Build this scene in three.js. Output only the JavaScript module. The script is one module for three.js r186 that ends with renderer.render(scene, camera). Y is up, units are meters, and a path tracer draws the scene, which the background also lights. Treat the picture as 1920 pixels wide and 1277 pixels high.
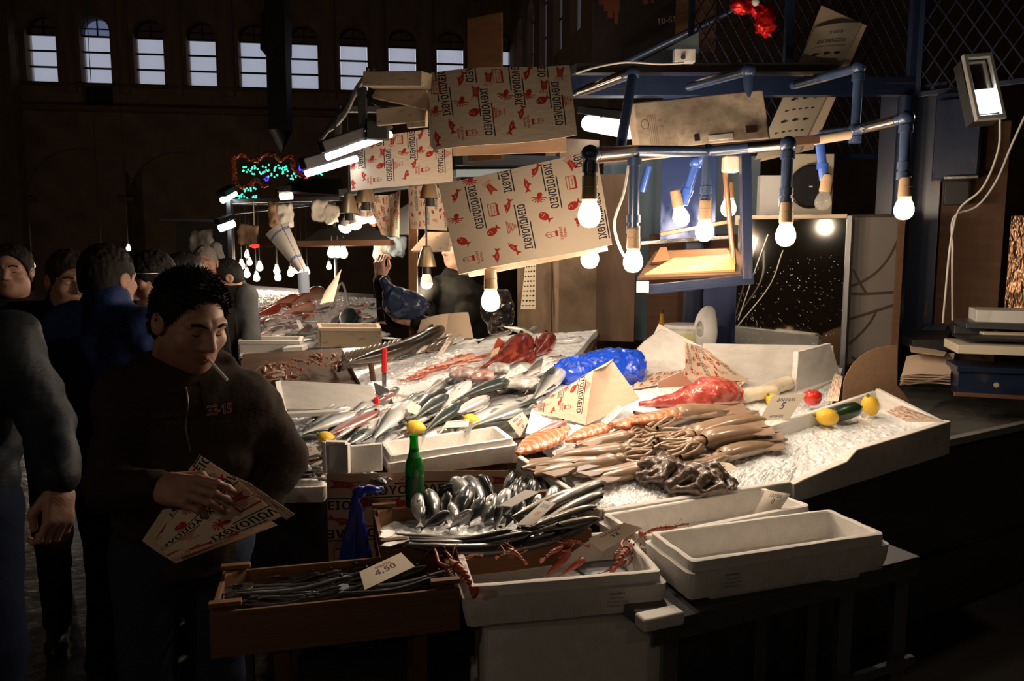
import * as THREE from 'three';
import { RoundedBoxGeometry } from 'three/addons/geometries/RoundedBoxGeometry.js';
import { DecalGeometry } from 'three/addons/geometries/DecalGeometry.js';
import { mergeGeometries, mergeVertices, toCreasedNormals } from 'three/addons/utils/BufferGeometryUtils.js';
import { ImprovedNoise } from 'three/addons/math/ImprovedNoise.js';
import { RectAreaLightUniformsLib } from 'three/addons/lights/RectAreaLightUniformsLib.js';

// ---------- camera, sky, exposure ----------
const F = 1440, CX = 960, CY = 638.5, EYE = 1.70, TILT = Math.atan((638.5 - 470) / F);
const scene = new THREE.Scene();
const camera = new THREE.PerspectiveCamera(2 * Math.atan(CY / F) * 180 / Math.PI, 1920 / 1277, 0.05, 200);
camera.position.set(0, EYE, 0); camera.rotation.x = -TILT;
scene.background = new THREE.Color().setRGB(0.56, 0.58, 0.68);
const renderer = new THREE.WebGLRenderer({ antialias: true });
renderer.toneMapping = THREE.LinearToneMapping;
renderer.toneMappingExposure = 1.1;
renderer.shadowMap.enabled = true;
RectAreaLightUniformsLib.init();
const BULB_I = 0.82;                       // candela of one near bulb
const WARM = new THREE.Color().setRGB(1.0, 0.79, 0.58), COOL = new THREE.Color().setRGB(0.86, 0.95, 1.0);

// ---------- helpers ----------
let seed = 12345;
const rnd = () => { seed = (seed * 1664525 + 1013904223) >>> 0; return seed / 4294967296; };
const rr = (a, b) => a + (b - a) * rnd();
const pick = a => a[Math.floor(rnd() * a.length)];
const V = (x, y, z) => new THREE.Vector3(x, y, z);
const noiseGen = new ImprovedNoise();
const N3 = (x, y, z) => noiseGen.noise(x, y, z);
const fbm = (x, y, z) => N3(x, y, z) + .5 * N3(2.1 * x + 7, 2.1 * y, 2.1 * z) + .25 * N3(4.3 * x, 4.3 * y + 3, 4.3 * z);
const cT = Math.cos(TILT), sT = Math.sin(TILT);
function ray(px, py) { const a = (px - CX) / F, b = -(py - CY) / F; return V(a, b * cT - sT, -cT - b * sT); }
const at = (px, py, d) => ray(px, py).multiplyScalar(d).add(V(0, EYE, 0));                    // a point of the place from its bearing and distance
const onH = (px, py, h) => { const r = ray(px, py); return r.multiplyScalar((h - EYE) / r.y).add(V(0, EYE, 0)); };
// sloping display surfaces: height h0 at (x0, z0), rising by slope along (vx, vz)
const plane = (x0, z0, h0, vx, vz, slope) => ({ x0, z0, h0, vx, vz, slope, h(x, z) { return h0 + slope * ((x - x0) * vx + (z - z0) * vz); }, n: V(-slope * vx, 1, -slope * vz).normalize() });
function onP(px, py, P, lift = 0) {
  const r = ray(px, py);
  const k = (P.h0 + lift - EYE - P.slope * (P.x0 * P.vx + P.z0 * P.vz)) / (r.y - P.slope * (r.x * P.vx + r.z * P.vz));
  return r.multiplyScalar(k).add(V(0, EYE, 0));
}
const counts = {};
function numbered(n) { const k = counts[n] = (counts[n] === undefined ? 0 : counts[n] + 1); return k ? `${n}_${String(k).padStart(3, '0')}` : n; }
function mesh(name, geo, mat, parent) {
  const m = new THREE.Mesh(geo, mat); m.name = name; m.castShadow = m.receiveShadow = true;
  if (parent) parent.add(m); return m;
}
function thing(name, label, category, group) {
  const g = new THREE.Group(); g.name = numbered(name); g.userData = { label, category };
  if (group) g.userData.group = group;
  scene.add(g); return g;
}
function solo(name, geo, mat, label, category, group) {
  const m = mesh(numbered(name), geo, mat, scene); m.userData = { label, category };
  if (group) m.userData.group = group;
  return m;
}
function struct(name, geo, mat, label) { const m = geo ? mesh(numbered(name), geo, mat, scene) : new THREE.Group(); if (!geo) { m.name = numbered(name); scene.add(m); } m.userData = { kind: 'structure' }; if (label) m.userData.label = label; return m; }
// move a thing's origin to the middle of its base, leaving its parts where they stand
function settle(g) {
  g.updateMatrixWorld(true);
  const b = new THREE.Box3().setFromObject(g), c = b.getCenter(V(0, 0, 0)); c.y = b.min.y;
  if (g.isMesh) { g.geometry.translate(-c.x, -c.y, -c.z); g.position.add(c); return g; }
  for (const k of g.children) k.position.sub(c);
  g.position.add(c); return g;
}
function pose(o, p, X, Y) {             // put o at p with its x axis along X and its y axis near Y
  const x = X.clone().normalize(), z = x.clone().cross(Y).normalize(), y = z.clone().cross(x);
  o.quaternion.setFromRotationMatrix(new THREE.Matrix4().makeBasis(x, y, z)); o.position.copy(p); return o;
}
const UP = V(0, 1, 0);
const rbox = (w, h, d, r = 0.004, s = 1) => new RoundedBoxGeometry(w, h, d, s, Math.min(r, w / 2.01, h / 2.01, d / 2.01));
const bx = (w, h, d, x = 0, y = 0, z = 0) => new THREE.BoxGeometry(w, h, d).translate(x, y, z);
function tube(pts, r, n = 0, rs = 10, closed = false) { return new THREE.TubeGeometry(new THREE.CatmullRomCurve3(pts, closed, 'centripetal'), n || Math.max(4, pts.length * 6), r, rs, closed); }
function bar(a, b, r, rs = 12) {        // straight round bar
  const d = b.clone().sub(a), g = new THREE.CylinderGeometry(r, r, d.length(), rs);
  g.applyQuaternion(new THREE.Quaternion().setFromUnitVectors(UP, d.clone().normalize())); const c = a.clone().add(b).multiplyScalar(.5); return g.translate(c.x, c.y, c.z);
}
function beam(a, b, w, h, up = UP, r = 0.003) {   // straight square bar, h measured along up
  const d = b.clone().sub(a), L = d.length(), x = d.normalize(), z = x.clone().cross(up).normalize(), y = z.clone().cross(x);
  const c = a.clone().add(b).multiplyScalar(.5);
  return rbox(L, h, w, r).applyMatrix4(new THREE.Matrix4().makeBasis(x, y, z).setPosition(c));
}
function merge(list) { return mergeGeometries(list.map(g => { const q = g.index ? g.toNonIndexed() : g; for (const k of Object.keys(q.attributes)) if (!['position', 'normal', 'uv'].includes(k)) q.deleteAttribute(k); if (!q.attributes.uv) q.setAttribute('uv', new THREE.BufferAttribute(new Float32Array(q.attributes.position.count * 2), 2)); return q; })); }
function lathe(pts, n = 24) { return new THREE.LatheGeometry(pts.map(p => new THREE.Vector2(p[0], p[1])), n); }
function boxUV(g, s = 1) {              // uv in metres by the face's main direction
  const p = g.attributes.position, n = g.attributes.normal, uv = new Float32Array(p.count * 2);
  for (let i = 0; i < p.count; i++) {
    const ax = Math.abs(n.getX(i)), ay = Math.abs(n.getY(i)), az = Math.abs(n.getZ(i));
    const [u, v] = ay >= ax && ay >= az ? [p.getX(i), p.getZ(i)] : ax >= az ? [p.getZ(i), p.getY(i)] : [p.getX(i), p.getY(i)];
    uv[2 * i] = u * s; uv[2 * i + 1] = v * s;
  }
  g.setAttribute('uv', new THREE.BufferAttribute(uv, 2)); return g;
}
// a quad sheet with thickness through four corners (a b along the top, d c along the bottom), gently curled
function sheet(a, b, c, d, nu = 14, nv = 10, bend = () => 0, thick = 0.0012) {
  const nrm = b.clone().sub(a).cross(d.clone().sub(a)).normalize().negate();
  const pos = [], uv = [], idx = [];
  for (const s of [0, 1]) for (let j = 0; j <= nv; j++) for (let i = 0; i <= nu; i++) {
    const u = i / nu, v = j / nv;
    const p = a.clone().multiplyScalar((1 - u) * (1 - v)).addScaledVector(b, u * (1 - v)).addScaledVector(c, u * v).addScaledVector(d, (1 - u) * v).addScaledVector(nrm, bend(u, v) - s * thick);
    pos.push(p.x, p.y, p.z); uv.push(u, 1 - v);
  }
  const M = (nu + 1) * (nv + 1), q = (s, i, j) => s * M + j * (nu + 1) + i;
  for (let j = 0; j < nv; j++) for (let i = 0; i < nu; i++) {
    idx.push(q(0, i, j), q(0, i, j + 1), q(0, i + 1, j), q(0, i + 1, j), q(0, i, j + 1), q(0, i + 1, j + 1));
    idx.push(q(1, i, j), q(1, i + 1, j), q(1, i, j + 1), q(1, i + 1, j), q(1, i + 1, j + 1), q(1, i, j + 1));
  }
  const side = (i0, j0, i1, j1) => idx.push(q(0, i0, j0), q(0, i1, j1), q(1, i0, j0), q(0, i1, j1), q(1, i1, j1), q(1, i0, j0));
  for (let i = 0; i < nu; i++) { side(i, 0, i + 1, 0); side(i + 1, nv, i, nv); }
  for (let j = 0; j < nv; j++) { side(0, j + 1, 0, j); side(nu, j, nu, j + 1); }
  const g = new THREE.BufferGeometry(); g.setAttribute('position', new THREE.Float32BufferAttribute(pos, 3)); g.setAttribute('uv', new THREE.Float32BufferAttribute(uv, 2)); g.setIndex(idx);
  const t = toCreasedNormals(g, 0.7); return t;
}
// naive surface nets over a distance field
function surfNet(f, lo, hi, cell, color) {
  const n = [0, 1, 2].map(i => Math.ceil((hi.getComponent(i) - lo.getComponent(i)) / cell) + 2), [nx, ny, nz] = n;
  const val = new Float32Array(nx * ny * nz);
  let q = 0;
  for (let k = 0; k < nz; k++) for (let j = 0; j < ny; j++) for (let i = 0; i < nx; i++) val[q++] = f(lo.x + (i - .5) * cell, lo.y + (j - .5) * cell, lo.z + (k - .5) * cell);
  const id = new Int32Array(nx * ny * nz).fill(-1), pos = [], idx = [], st = [1, nx, nx * ny];
  const E = []; for (let a = 0; a < 8; a++) for (let b = 0; b < 3; b++) if (!(a & (1 << b))) E.push([a, a | (1 << b)]);
  const off = a => (a & 1 ? 1 : 0) + (a & 2 ? nx : 0) + (a & 4 ? nx * ny : 0);
  for (let k = 0; k < nz - 1; k++) for (let j = 0; j < ny - 1; j++) for (let i = 0; i < nx - 1; i++) {
    const o = i + j * nx + k * nx * ny; let m = 0;
    for (let a = 0; a < 8; a++) if (val[o + off(a)] < 0) m |= 1 << a;
    if (m === 0 || m === 255) continue;
    let x = 0, y = 0, z = 0, c = 0;
    for (const [a, b] of E) {
      const va = val[o + off(a)], vb = val[o + off(b)]; if ((va < 0) === (vb < 0)) continue;
      const t = va / (va - vb);
      x += (a & 1 ? 1 : 0) + t * ((b & 1 ? 1 : 0) - (a & 1 ? 1 : 0)); y += (a & 2 ? 1 : 0) + t * ((b & 2 ? 1 : 0) - (a & 2 ? 1 : 0)); z += (a & 4 ? 1 : 0) + t * ((b & 4 ? 1 : 0) - (a & 4 ? 1 : 0)); c++;
    }
    id[o] = pos.length / 3; pos.push(lo.x + (i - .5 + x / c) * cell, lo.y + (j - .5 + y / c) * cell, lo.z + (k - .5 + z / c) * cell);
  }
  for (let k = 1; k < nz - 1; k++) for (let j = 1; j < ny - 1; j++) for (let i = 1; i < nx - 1; i++) {
    const o = i + j * nx + k * nx * ny, s0 = val[o] < 0;
    for (let a = 0; a < 3; a++) {
      const s1 = val[o + st[a]] < 0; if (s0 === s1) continue;
      const u = st[(a + 1) % 3], v = st[(a + 2) % 3];
      const A = id[o], B = id[o - u], C = id[o - u - v], D = id[o - v]; if (A < 0 || B < 0 || C < 0 || D < 0) continue;
      if (s0) idx.push(A, B, C, A, C, D); else idx.push(A, C, B, A, D, C);
    }
  }
  const g = new THREE.BufferGeometry(); g.setAttribute('position', new THREE.Float32BufferAttribute(pos, 3));
  const uv = new Float32Array(pos.length / 3 * 2), col = color ? new Float32Array(pos.length) : null;
  for (let i = 0; i < pos.length / 3; i++) { uv[2 * i] = pos[3 * i] + .7 * pos[3 * i + 2]; uv[2 * i + 1] = pos[3 * i + 1]; if (color) { const c = color(pos[3 * i], pos[3 * i + 1], pos[3 * i + 2]); col[3 * i] = c[0]; col[3 * i + 1] = c[1]; col[3 * i + 2] = c[2]; } }
  g.setAttribute('uv', new THREE.BufferAttribute(uv, 2)); if (color) g.setAttribute('color', new THREE.BufferAttribute(col, 3));
  g.setIndex(idx); g.computeVertexNormals(); return g;
}
const smin = (a, b, k) => { const h = Math.max(k - Math.abs(a - b), 0) / k; return Math.min(a, b) - h * h * k * .25; };
function cap(x, y, z, a, b, r0, r1) {   // tapered capsule
  const bx_ = b.x - a.x, by = b.y - a.y, bz = b.z - a.z, px = x - a.x, py = y - a.y, pz = z - a.z;
  const t = Math.min(1, Math.max(0, (px * bx_ + py * by + pz * bz) / (bx_ * bx_ + by * by + bz * bz + 1e-9)));
  return Math.hypot(px - bx_ * t, py - by * t, pz - bz * t) - (r0 + (r1 - r0) * t);
}
const ell = (x, y, z, cx, cy, cz, rx, ry, rz) => { const k = Math.hypot((x - cx) / rx, (y - cy) / ry, (z - cz) / rz); return (k - 1) * Math.min(rx, ry, rz) ; };

// ---------- textures and materials ----------
function canvasTex(w, h, draw) { const c = document.createElement('canvas'); c.width = w; c.height = h; const x = c.getContext('2d'); draw(x, w, h); const t = new THREE.CanvasTexture(c); t.colorSpace = THREE.SRGBColorSpace; t.anisotropy = 8; t.wrapS = t.wrapT = THREE.RepeatWrapping; return t; }
function noiseTex(n, fn, srgb = false) {
  const d = new Uint8Array(n * n * 4);
  for (let j = 0; j < n; j++) for (let i = 0; i < n; i++) { const c = fn(i / n, j / n, i, j), o = 4 * (j * n + i); const a = Array.isArray(c) ? c : [c, c, c]; for (let k = 0; k < 3; k++) d[o + k] = Math.max(0, Math.min(255, a[k] * 255)); d[o + 3] = 255; }
  const t = new THREE.DataTexture(d, n, n); t.magFilter = THREE.LinearFilter; t.minFilter = THREE.LinearMipmapLinearFilter; t.generateMipmaps = true; t.wrapS = t.wrapT = THREE.RepeatWrapping; if (srgb) t.colorSpace = THREE.SRGBColorSpace; t.needsUpdate = true; return t;
}
// seamless noise on a torus-like blend
const tile = (fn, u, v, s) => { const a = fn(u * s, v * s), b = fn(u * s - s, v * s), c = fn(u * s, v * s - s), d = fn(u * s - s, v * s - s); const p = u, q = v; return (a * (1 - p) + b * p) * (1 - q) + (c * (1 - p) + d * p) * q; };
const rep = (t, x, y) => { const c = t.clone(); c.repeat.set(x, y); c.needsUpdate = true; return c; };
const T_grain = noiseTex(256, (u, v) => .5 + .5 * tile((a, b) => fbm(a, b, .3), u, v, 8));
const T_fine = noiseTex(256, (u, v) => .5 + .5 * tile((a, b) => fbm(a, b, 5.3), u, v, 40));
const T_foam = noiseTex(256, (u, v) => { const n = tile((a, b) => N3(a, b, 2.2), u, v, 50), s = tile((a, b) => fbm(a, b, 9), u, v, 6); return [.86 + .05 * n + .05 * s, .845 + .05 * n + .055 * s, .825 + .05 * n + .065 * s]; }, true);
const T_stain = noiseTex(256, (u, v) => { const s = tile((a, b) => fbm(a, b, 4), u, v, 5), n = tile((a, b) => N3(a, b, 1), u, v, 40); const k = s > .25 ? Math.min(1, (s - .25) * 2) : 0; return [.78 - .3 * k + .04 * n, .70 - .32 * k + .04 * n, .60 - .3 * k + .04 * n]; }, true);
const T_wood = noiseTex(256, (u, v) => { const g = tile((a, b) => N3(a * .15, b * 3, 1.5), u, v, 14) + .5 * tile((a, b) => N3(a * .5, b * 9, 4), u, v, 14); const m = .5 + .5 * g; return [.42 + .20 * m, .29 + .16 * m, .17 + .11 * m]; }, true);
const T_wall = noiseTex(256, (u, v) => { const s = tile((a, b) => fbm(a, b, 1.4), u, v, 5), n = tile((a, b) => N3(a, b, 6), u, v, 60); return [.46 + .08 * s + .03 * n, .38 + .08 * s + .03 * n, .30 + .07 * s + .03 * n]; }, true);
const T_rust = noiseTex(256, (u, v) => { const s = tile((a, b) => fbm(a, b, 7), u, v, 7), n = tile((a, b) => N3(a, b, 3), u, v, 50); const k = s > .45 ? 1 : 0; return k ? [.30 + .05 * n, .20, .13] : [.10 + .02 * n, .145 + .02 * n, .25 + .03 * n]; }, true);
const std = (o) => new THREE.MeshStandardMaterial(o), phy = (o) => new THREE.MeshPhysicalMaterial(o);
const lin = (r, g, b) => new THREE.Color().setRGB(r, g, b);
const M = {
  foam: std({ map: T_foam, roughness: .75, bumpMap: T_fine, bumpScale: .0006 }),
  foamOld: std({ map: T_stain, roughness: .8, bumpMap: T_fine, bumpScale: .0008 }),
  wood: std({ map: T_wood, color: lin(.62, .58, .55), roughness: .8, bumpMap: T_wood, bumpScale: .001 }),
  woodDark: std({ map: T_wood, color: lin(.35, .3, .27), roughness: .75, bumpMap: T_wood, bumpScale: .001 }),
  wall: std({ map: rep(T_wall, .35, .35), roughness: .95 }),
  stoneTrim: std({ map: rep(T_wall, .5, .5), color: lin(.75, .72, .7), roughness: .9 }),
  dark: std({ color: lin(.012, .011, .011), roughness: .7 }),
  black: std({ color: lin(.02, .02, .021), roughness: .45 }),
  blue: phy({ map: T_rust, roughness: .38, clearcoat: .4, clearcoatRoughness: .3, bumpMap: T_grain, bumpScale: .0006 }),
  blueBright: phy({ color: lin(.03, .09, .38), roughness: .3, clearcoat: .6, clearcoatRoughness: .2 }),
  bluePipe: phy({ color: lin(.035, .06, .13), roughness: .3, clearcoat: .5, clearcoatRoughness: .25, bumpMap: T_grain, bumpScale: .0006 }),
  paleBlue: std({ color: lin(.25, .33, .40), roughness: .6 }),
  steel: std({ color: lin(.55, .54, .52), metalness: 1, roughness: .28, roughnessMap: T_grain, bumpMap: T_fine, bumpScale: .0002 }),
  chrome: std({ color: lin(.7, .68, .64), metalness: 1, roughness: .18 }),
  steelDark: std({ color: lin(.16, .16, .17), metalness: .7, roughness: .42, bumpMap: T_grain, bumpScale: .0005 }),
  brass: std({ color: lin(.62, .46, .28), metalness: .85, roughness: .35 }),
  copper: std({ color: lin(.45, .24, .14), metalness: .8, roughness: .4 }),
  porcelain: std({ map: T_stain, color: lin(.62, .5, .4), roughness: .5 }),
  white: std({ color: lin(.78, .76, .72), roughness: .5 }),
  cream: std({ color: lin(.66, .58, .45), roughness: .5 }),
  cord: std({ color: lin(.55, .52, .47), roughness: .5 }),
  card: std({ color: lin(.36, .22, .13), map: T_foam, roughness: .9 }),
  cardPale: std({ color: lin(.62, .46, .32), roughness: .9 }),
  red: phy({ color: lin(.62, .02, .02), roughness: .35, clearcoat: .4 }),
  ice: phy({ color: lin(.86, .88, .9), roughness: .35, clearcoat: .7, clearcoatRoughness: .2, bumpMap: T_fine, bumpScale: .004 }),
  glassClear: phy({ color: lin(.95, .97, .97), roughness: .05, transmission: 1, thickness: 0 }),
};

// ---------- the market hall ----------
const W0 = at(131, 470, 24), W1 = at(800, 470, 25.5);
const wd = V(W1.x - W0.x, 0, W1.z - W0.z).normalize(), wn = V(-wd.z, 0, wd.x);          // along the back wall, and out of it towards the hall
if (wn.z < 0) wn.negate();
function onWall(px, py) { const r = ray(px, py), o = V(0, EYE, 0), k = W0.clone().sub(o).dot(wn) / r.dot(wn); const p = o.addScaledVector(r, k); return [p.clone().sub(W0).dot(wd), p.y]; }
const wallMat = (m, off = 0) => { m.matrixAutoUpdate = true; pose(m, V(W0.x, 0, W0.z).addScaledVector(wn, off), wd, UP); return m; };   // local x along wall, y up, z = wd x up
const wz = wd.clone().cross(UP).dot(wn);      // sign of local z against wn
const sL = onWall(22, 300)[0], sR = onWall(978, 300)[0], CEIL = 12.5;
const s1 = onWall(80, 150)[0], s9 = onWall(845, 150)[0], pitch = (s9 - s1) / 8;
const winBot = onWall(80, 153)[1], winTop = onWall(80, 26)[1], winW = 0.88;
const winS = []; for (let i = 0; i < 10; i++) winS.push(s1 + pitch * i + (i === 9 ? .15 : 0));
function archPath(P, s, y0, y1, w) { P.moveTo(s - w / 2, y0); P.lineTo(s + w / 2, y0); P.lineTo(s + w / 2, y1 - w / 2); P.absarc(s, y1 - w / 2, w / 2, 0, Math.PI, false); P.lineTo(s - w / 2, y0); return P; }
{
  const sh = new THREE.Shape(); sh.moveTo(sL - 1, -0.2); sh.lineTo(sR + 1, -0.2); sh.lineTo(sR + 1, CEIL + .3); sh.lineTo(sL - 1, CEIL + .3); sh.closePath();
  winS.forEach((s, i) => sh.holes.push(archPath(new THREE.Path(), s, i === 1 ? winBot - .75 : winBot, winTop, winW)));
  const arches = [[148, 278, 3.3], [336, 285, 3.2]];
  for (const [px, py, w] of arches) { const [s, y] = onWall(px, py); sh.holes.push(archPath(new THREE.Path(), s, 0.3, y, w)); }
  const wb = struct('wall_back', boxUV(new THREE.ExtrudeGeometry(sh, { depth: .5, bevelEnabled: false, curveSegments: 16 })), M.wall, 'tall dim plastered end wall with arched windows'); wallMat(wb, wz > 0 ? -.5 : 0);
  for (const [px, py, w] of arches) { const [s, y] = onWall(px, py); const f = mesh('arch_panel', boxUV(bx(w + .2, y, .1, s, y / 2 + .2, wz > 0 ? .3 : .2)), M.wall, wb); }
  const cor = struct('trim_1', bx(sR - sL, .16, .28, (sR + sL) / 2, onWall(350, 209)[1], 0), M.stoneTrim, 'projecting string course below the high windows'); wallMat(cor, .1);
  const cor2 = struct('trim_2', bx(sR - sL, .07, .14, (sR + sL) / 2, winBot - .08, 0), M.stoneTrim, 'thin sill band under the row of windows'); wallMat(cor2, .05);
  const pil = struct('trim_3', null, null, 'flat pilasters between the high windows'); wallMat(pil, .04);
  for (let i = 0; i < 9; i++) mesh('pilaster', bx(.42, winTop - winBot + 1.2, .1, s1 + pitch * (i + .5), (winTop + winBot) / 2 + .3, 0), M.wall, pil);
  const imp = struct('trim_4', null, null, 'impost blocks between the blind arches'); wallMat(imp, .06);
  for (const px of [52, 238, 425]) { const [s, y] = onWall(px, 374); mesh('impost', bx(.5, .14, .2, s, y, 0), M.stoneTrim, imp); }
  // windows: three frosted lights, transoms and a dark fanlight
  const frost = phy({ color: lin(.93, .94, .97), roughness: .55, transmission: .92, thickness: 0 });
  const smoke = phy({ color: lin(.16, .15, .17), roughness: .25, transmission: .9, thickness: 0, map: rep(T_stain, 2, 2) });
  const frameM = std({ color: lin(.02, .018, .017), roughness: .7 });
  const paneH = (winTop - winBot - winW / 2 - .12) / 3;
  winS.forEach((s, i) => {
    const w = struct(`window_${i + 1}`, null, null, 'round-headed window with three frosted panes'); wallMat(w, -.3);
    for (let k = 0; k < 3; k++) {
      mesh('pane', bx(winW - .06, paneH - .04, .012, s, winBot + paneH * (k + .5) + .02, 0), frost, w);
      mesh('transom', bx(winW, .05, .07, s, winBot + paneH * (k + 1) + .02, .02 * wz), frameM, w);
    }
    mesh('sill', bx(winW, .04, .2, s, winBot + .01, .1 * wz), M.stoneTrim, w);
    const ys = winBot + paneH * 3 + .04;
    const fs = new THREE.Shape(); fs.moveTo(s - winW / 2, ys); fs.lineTo(s + winW / 2, ys); fs.lineTo(s + winW / 2, winTop - winW / 2); fs.absarc(s, winTop - winW / 2, winW / 2, 0, Math.PI, false); fs.closePath();
    mesh('fanlight_pane', new THREE.ExtrudeGeometry(fs, { depth: .012, bevelEnabled: false }), i === 1 ? phy({ color: lin(.45, .5, .6), roughness: .3, transmission: .9, thickness: 0 }) : smoke, w);
    mesh('mullion', bx(.035, winTop - ys, .05, s, (winTop + ys) / 2, 0), frameM, w);
    mesh('mullion', bx(winW, .035, .05, s, (winTop + ys) / 2 - .05, 0), frameM, w);
    if (i === 1) mesh('lower_panel', bx(winW, .75, .05, s, winBot - .37, 0), M.dark, w);
  });
  // right-hand wall, running from the far corner past the stalls, with tall arched windows
  const C0 = V(W0.x, 0, W0.z).addScaledVector(wd, sR), C1 = C0.clone().addScaledVector(wn, 34); C1.x += 1.2;
  const rdir = C1.clone().sub(C0).normalize();
  const SEG = 11, ss = new THREE.Shape(); ss.moveTo(-.6, -.2); ss.lineTo(SEG, -.2); ss.lineTo(SEG, CEIL + .3); ss.lineTo(-.6, CEIL + .3); ss.closePath();
  const ws = []; for (let i = 0; i < 5; i++) ws.push(1.5 + i * 1.72);
  for (const s of ws) ss.holes.push(archPath(new THREE.Path(), s, winBot - .3, winTop, .95));
  const wr = struct('wall_right', boxUV(new THREE.ExtrudeGeometry(ss, { depth: .35, bevelEnabled: false, curveSegments: 14 })), M.wall, 'side wall of the hall with a row of arched windows'); pose(wr, C0, rdir, UP);
  const rz = rdir.clone().cross(UP);   // local z
  if (rz.x < 0) wr.position.addScaledVector(rz, -.0);
  ws.forEach((s, i) => {
    const w = struct(`window_${11 + i}`, null, null, 'tall arched side window'); pose(w, C0.clone().addScaledVector(rz, .17), rdir, UP);
    const fs = archPath(new THREE.Shape(), s, winBot - .3, winTop, .95);
    mesh('pane', new THREE.ExtrudeGeometry(fs, { depth: .012, bevelEnabled: false, curveSegments: 14 }), frost, w);
    for (const y of [.9, 1.8]) mesh('transom', bx(.95, .04, .06, s, winBot - .3 + y, 0), frameM, w);
  });
  // beyond the windows the hall is widened, to keep the lattice background dark
  const R0 = C0.clone().addScaledVector(rdir, SEG), od = V(rdir.z, 0, -rdir.x); if (od.x < 0) od.negate(); const R1 = R0.clone().addScaledVector(od, 10), R2 = R1.clone().addScaledVector(rdir, 34 - SEG);
  struct('wall_right', boxUV(beam(R0.clone().setY(CEIL / 2), R1.clone().setY(CEIL / 2), .4, CEIL + .4)), M.wall, 'short return wall added where the hall is widened for darkness'); struct('wall_right', boxUV(beam(R1.clone().setY(CEIL / 2), R2.clone().addScaledVector(rdir, .3).setY(CEIL / 2), .4, CEIL + .4)), M.wall, 'side wall added far back to keep it dark behind the lattice');
  C1.copy(R2);
  // left wall, wall behind, ceiling, floor
  const L0 = V(W0.x, 0, W0.z).addScaledVector(wd, sL), L1 = L0.clone().addScaledVector(wn, 34);
  const wl = struct('wall_left', boxUV(beam(L0.clone().setY(CEIL / 2), L1.clone().setY(CEIL / 2), .4, CEIL + .4)), M.wall, 'left side wall of the hall');
  const lp = struct('trim_5', boxUV(merge([beam(L0.clone().addScaledVector(wn, .5).addScaledVector(wd, .25).setY(0), L0.clone().addScaledVector(wn, .5).addScaledVector(wd, .25).setY(CEIL), .5, .5, wn)])), M.stoneTrim, 'corner pilaster of the hall');
  const f0 = C1.clone().add(L1).multiplyScalar(.5);
  struct('wall_front', boxUV(beam(L1.clone().addScaledVector(wd, -1).setY(CEIL / 2), C1.clone().addScaledVector(wd, 1).setY(CEIL / 2), .4, CEIL + .4)), M.wall, 'end wall of the hall behind the viewer');
  struct('ceiling', bx(52, .3, 50, -1, CEIL + .25, -10), M.woodDark, 'dark timber ceiling of the hall');
  const wetM = phy({ color: lin(.055, .05, .048), roughness: .38, roughnessMap: rep(T_grain, .9, .9), bumpMap: rep(T_grain, 2.5, 2.5), bumpScale: .0025, clearcoat: .4, clearcoatRoughness: .25 });
  struct('floor', boxUV(bx(52, .2, 50, -1, -.1, -10)), wetM, 'dark wet market floor');
}
// a dark duct hanging in front of the far windows
{
  const g = thing('hanging_duct', 'dark square duct hanging with a pointed end before the far windows', 'duct');
  const a = at(526, 95, 17), b = at(526, 245, 17);
  mesh('shaft', beam(a.clone().setY(CEIL), b, .42, .42, V(0, 0, 1)), M.black, g);
  mesh('head', beam(at(518, 30, 17), at(518, 100, 17), .55, .5, V(0, 0, 1)), M.black, g);
  mesh('tip', new THREE.ConeGeometry(.28, .5, 4).rotateY(Math.PI / 4).rotateX(Math.PI).translate(b.x, b.y - .25, b.z), M.black, g);
  settle(g);
}

// ---------- printed wrapping paper ----------
const WORD = 'ΙΧΘΥΟΠΩΛΕΙΟ', INK = '#17182a', RED = '#a8231c';
function word(c, x, y, up, s = 1.26) {
  c.save(); c.translate(x, y); c.rotate(up ? -Math.PI / 2 : Math.PI / 2); c.scale(s, s); c.fillStyle = INK; c.font = 'bold 62px sans-serif'; c.textAlign = 'center'; c.textBaseline = 'middle';
  c.save(); c.scale(.78, 1.1); c.fillText(WORD, 0, 0); c.restore();
  c.fillRect(-170, 34, 200, 7); c.fillRect(-60, -42, 230, 7); c.restore();
}
function fishMark(c, x, y, a, s = 1.15) { c.save(); c.translate(x, y); c.rotate(a); c.scale(s, s); c.fillStyle = RED; c.beginPath(); c.moveTo(-52, 0); c.quadraticCurveTo(-10, -30, 40, -6); c.lineTo(66, -22); c.lineTo(60, 2); c.lineTo(66, 24); c.lineTo(40, 6); c.quadraticCurveTo(-10, 26, -52, 0); c.fill(); c.beginPath(); c.moveTo(-15, -14); c.lineTo(8, -34); c.lineTo(18, -10); c.fill(); c.fillStyle = '#d3bfa9'; c.beginPath(); c.arc(-36, -3, 4, 0, 7); c.fill(); c.fillRect(-14, -3, 30, 3); c.restore(); }
function bream(c, x, y, a) { c.save(); c.translate(x, y); c.rotate(a); c.fillStyle = RED; c.beginPath(); c.ellipse(0, 0, 44, 34, 0, 0, 7); c.fill(); c.beginPath(); c.moveTo(36, 0); c.lineTo(72, -32); c.lineTo(62, 0); c.lineTo(72, 30); c.fill(); c.strokeStyle = '#d3bfa9'; c.lineWidth = 4; c.beginPath(); c.arc(-26, 0, 22, -.9, .9); c.stroke(); c.beginPath(); c.arc(-28, -8, 4, 0, 7); c.stroke(); c.restore(); }
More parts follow.
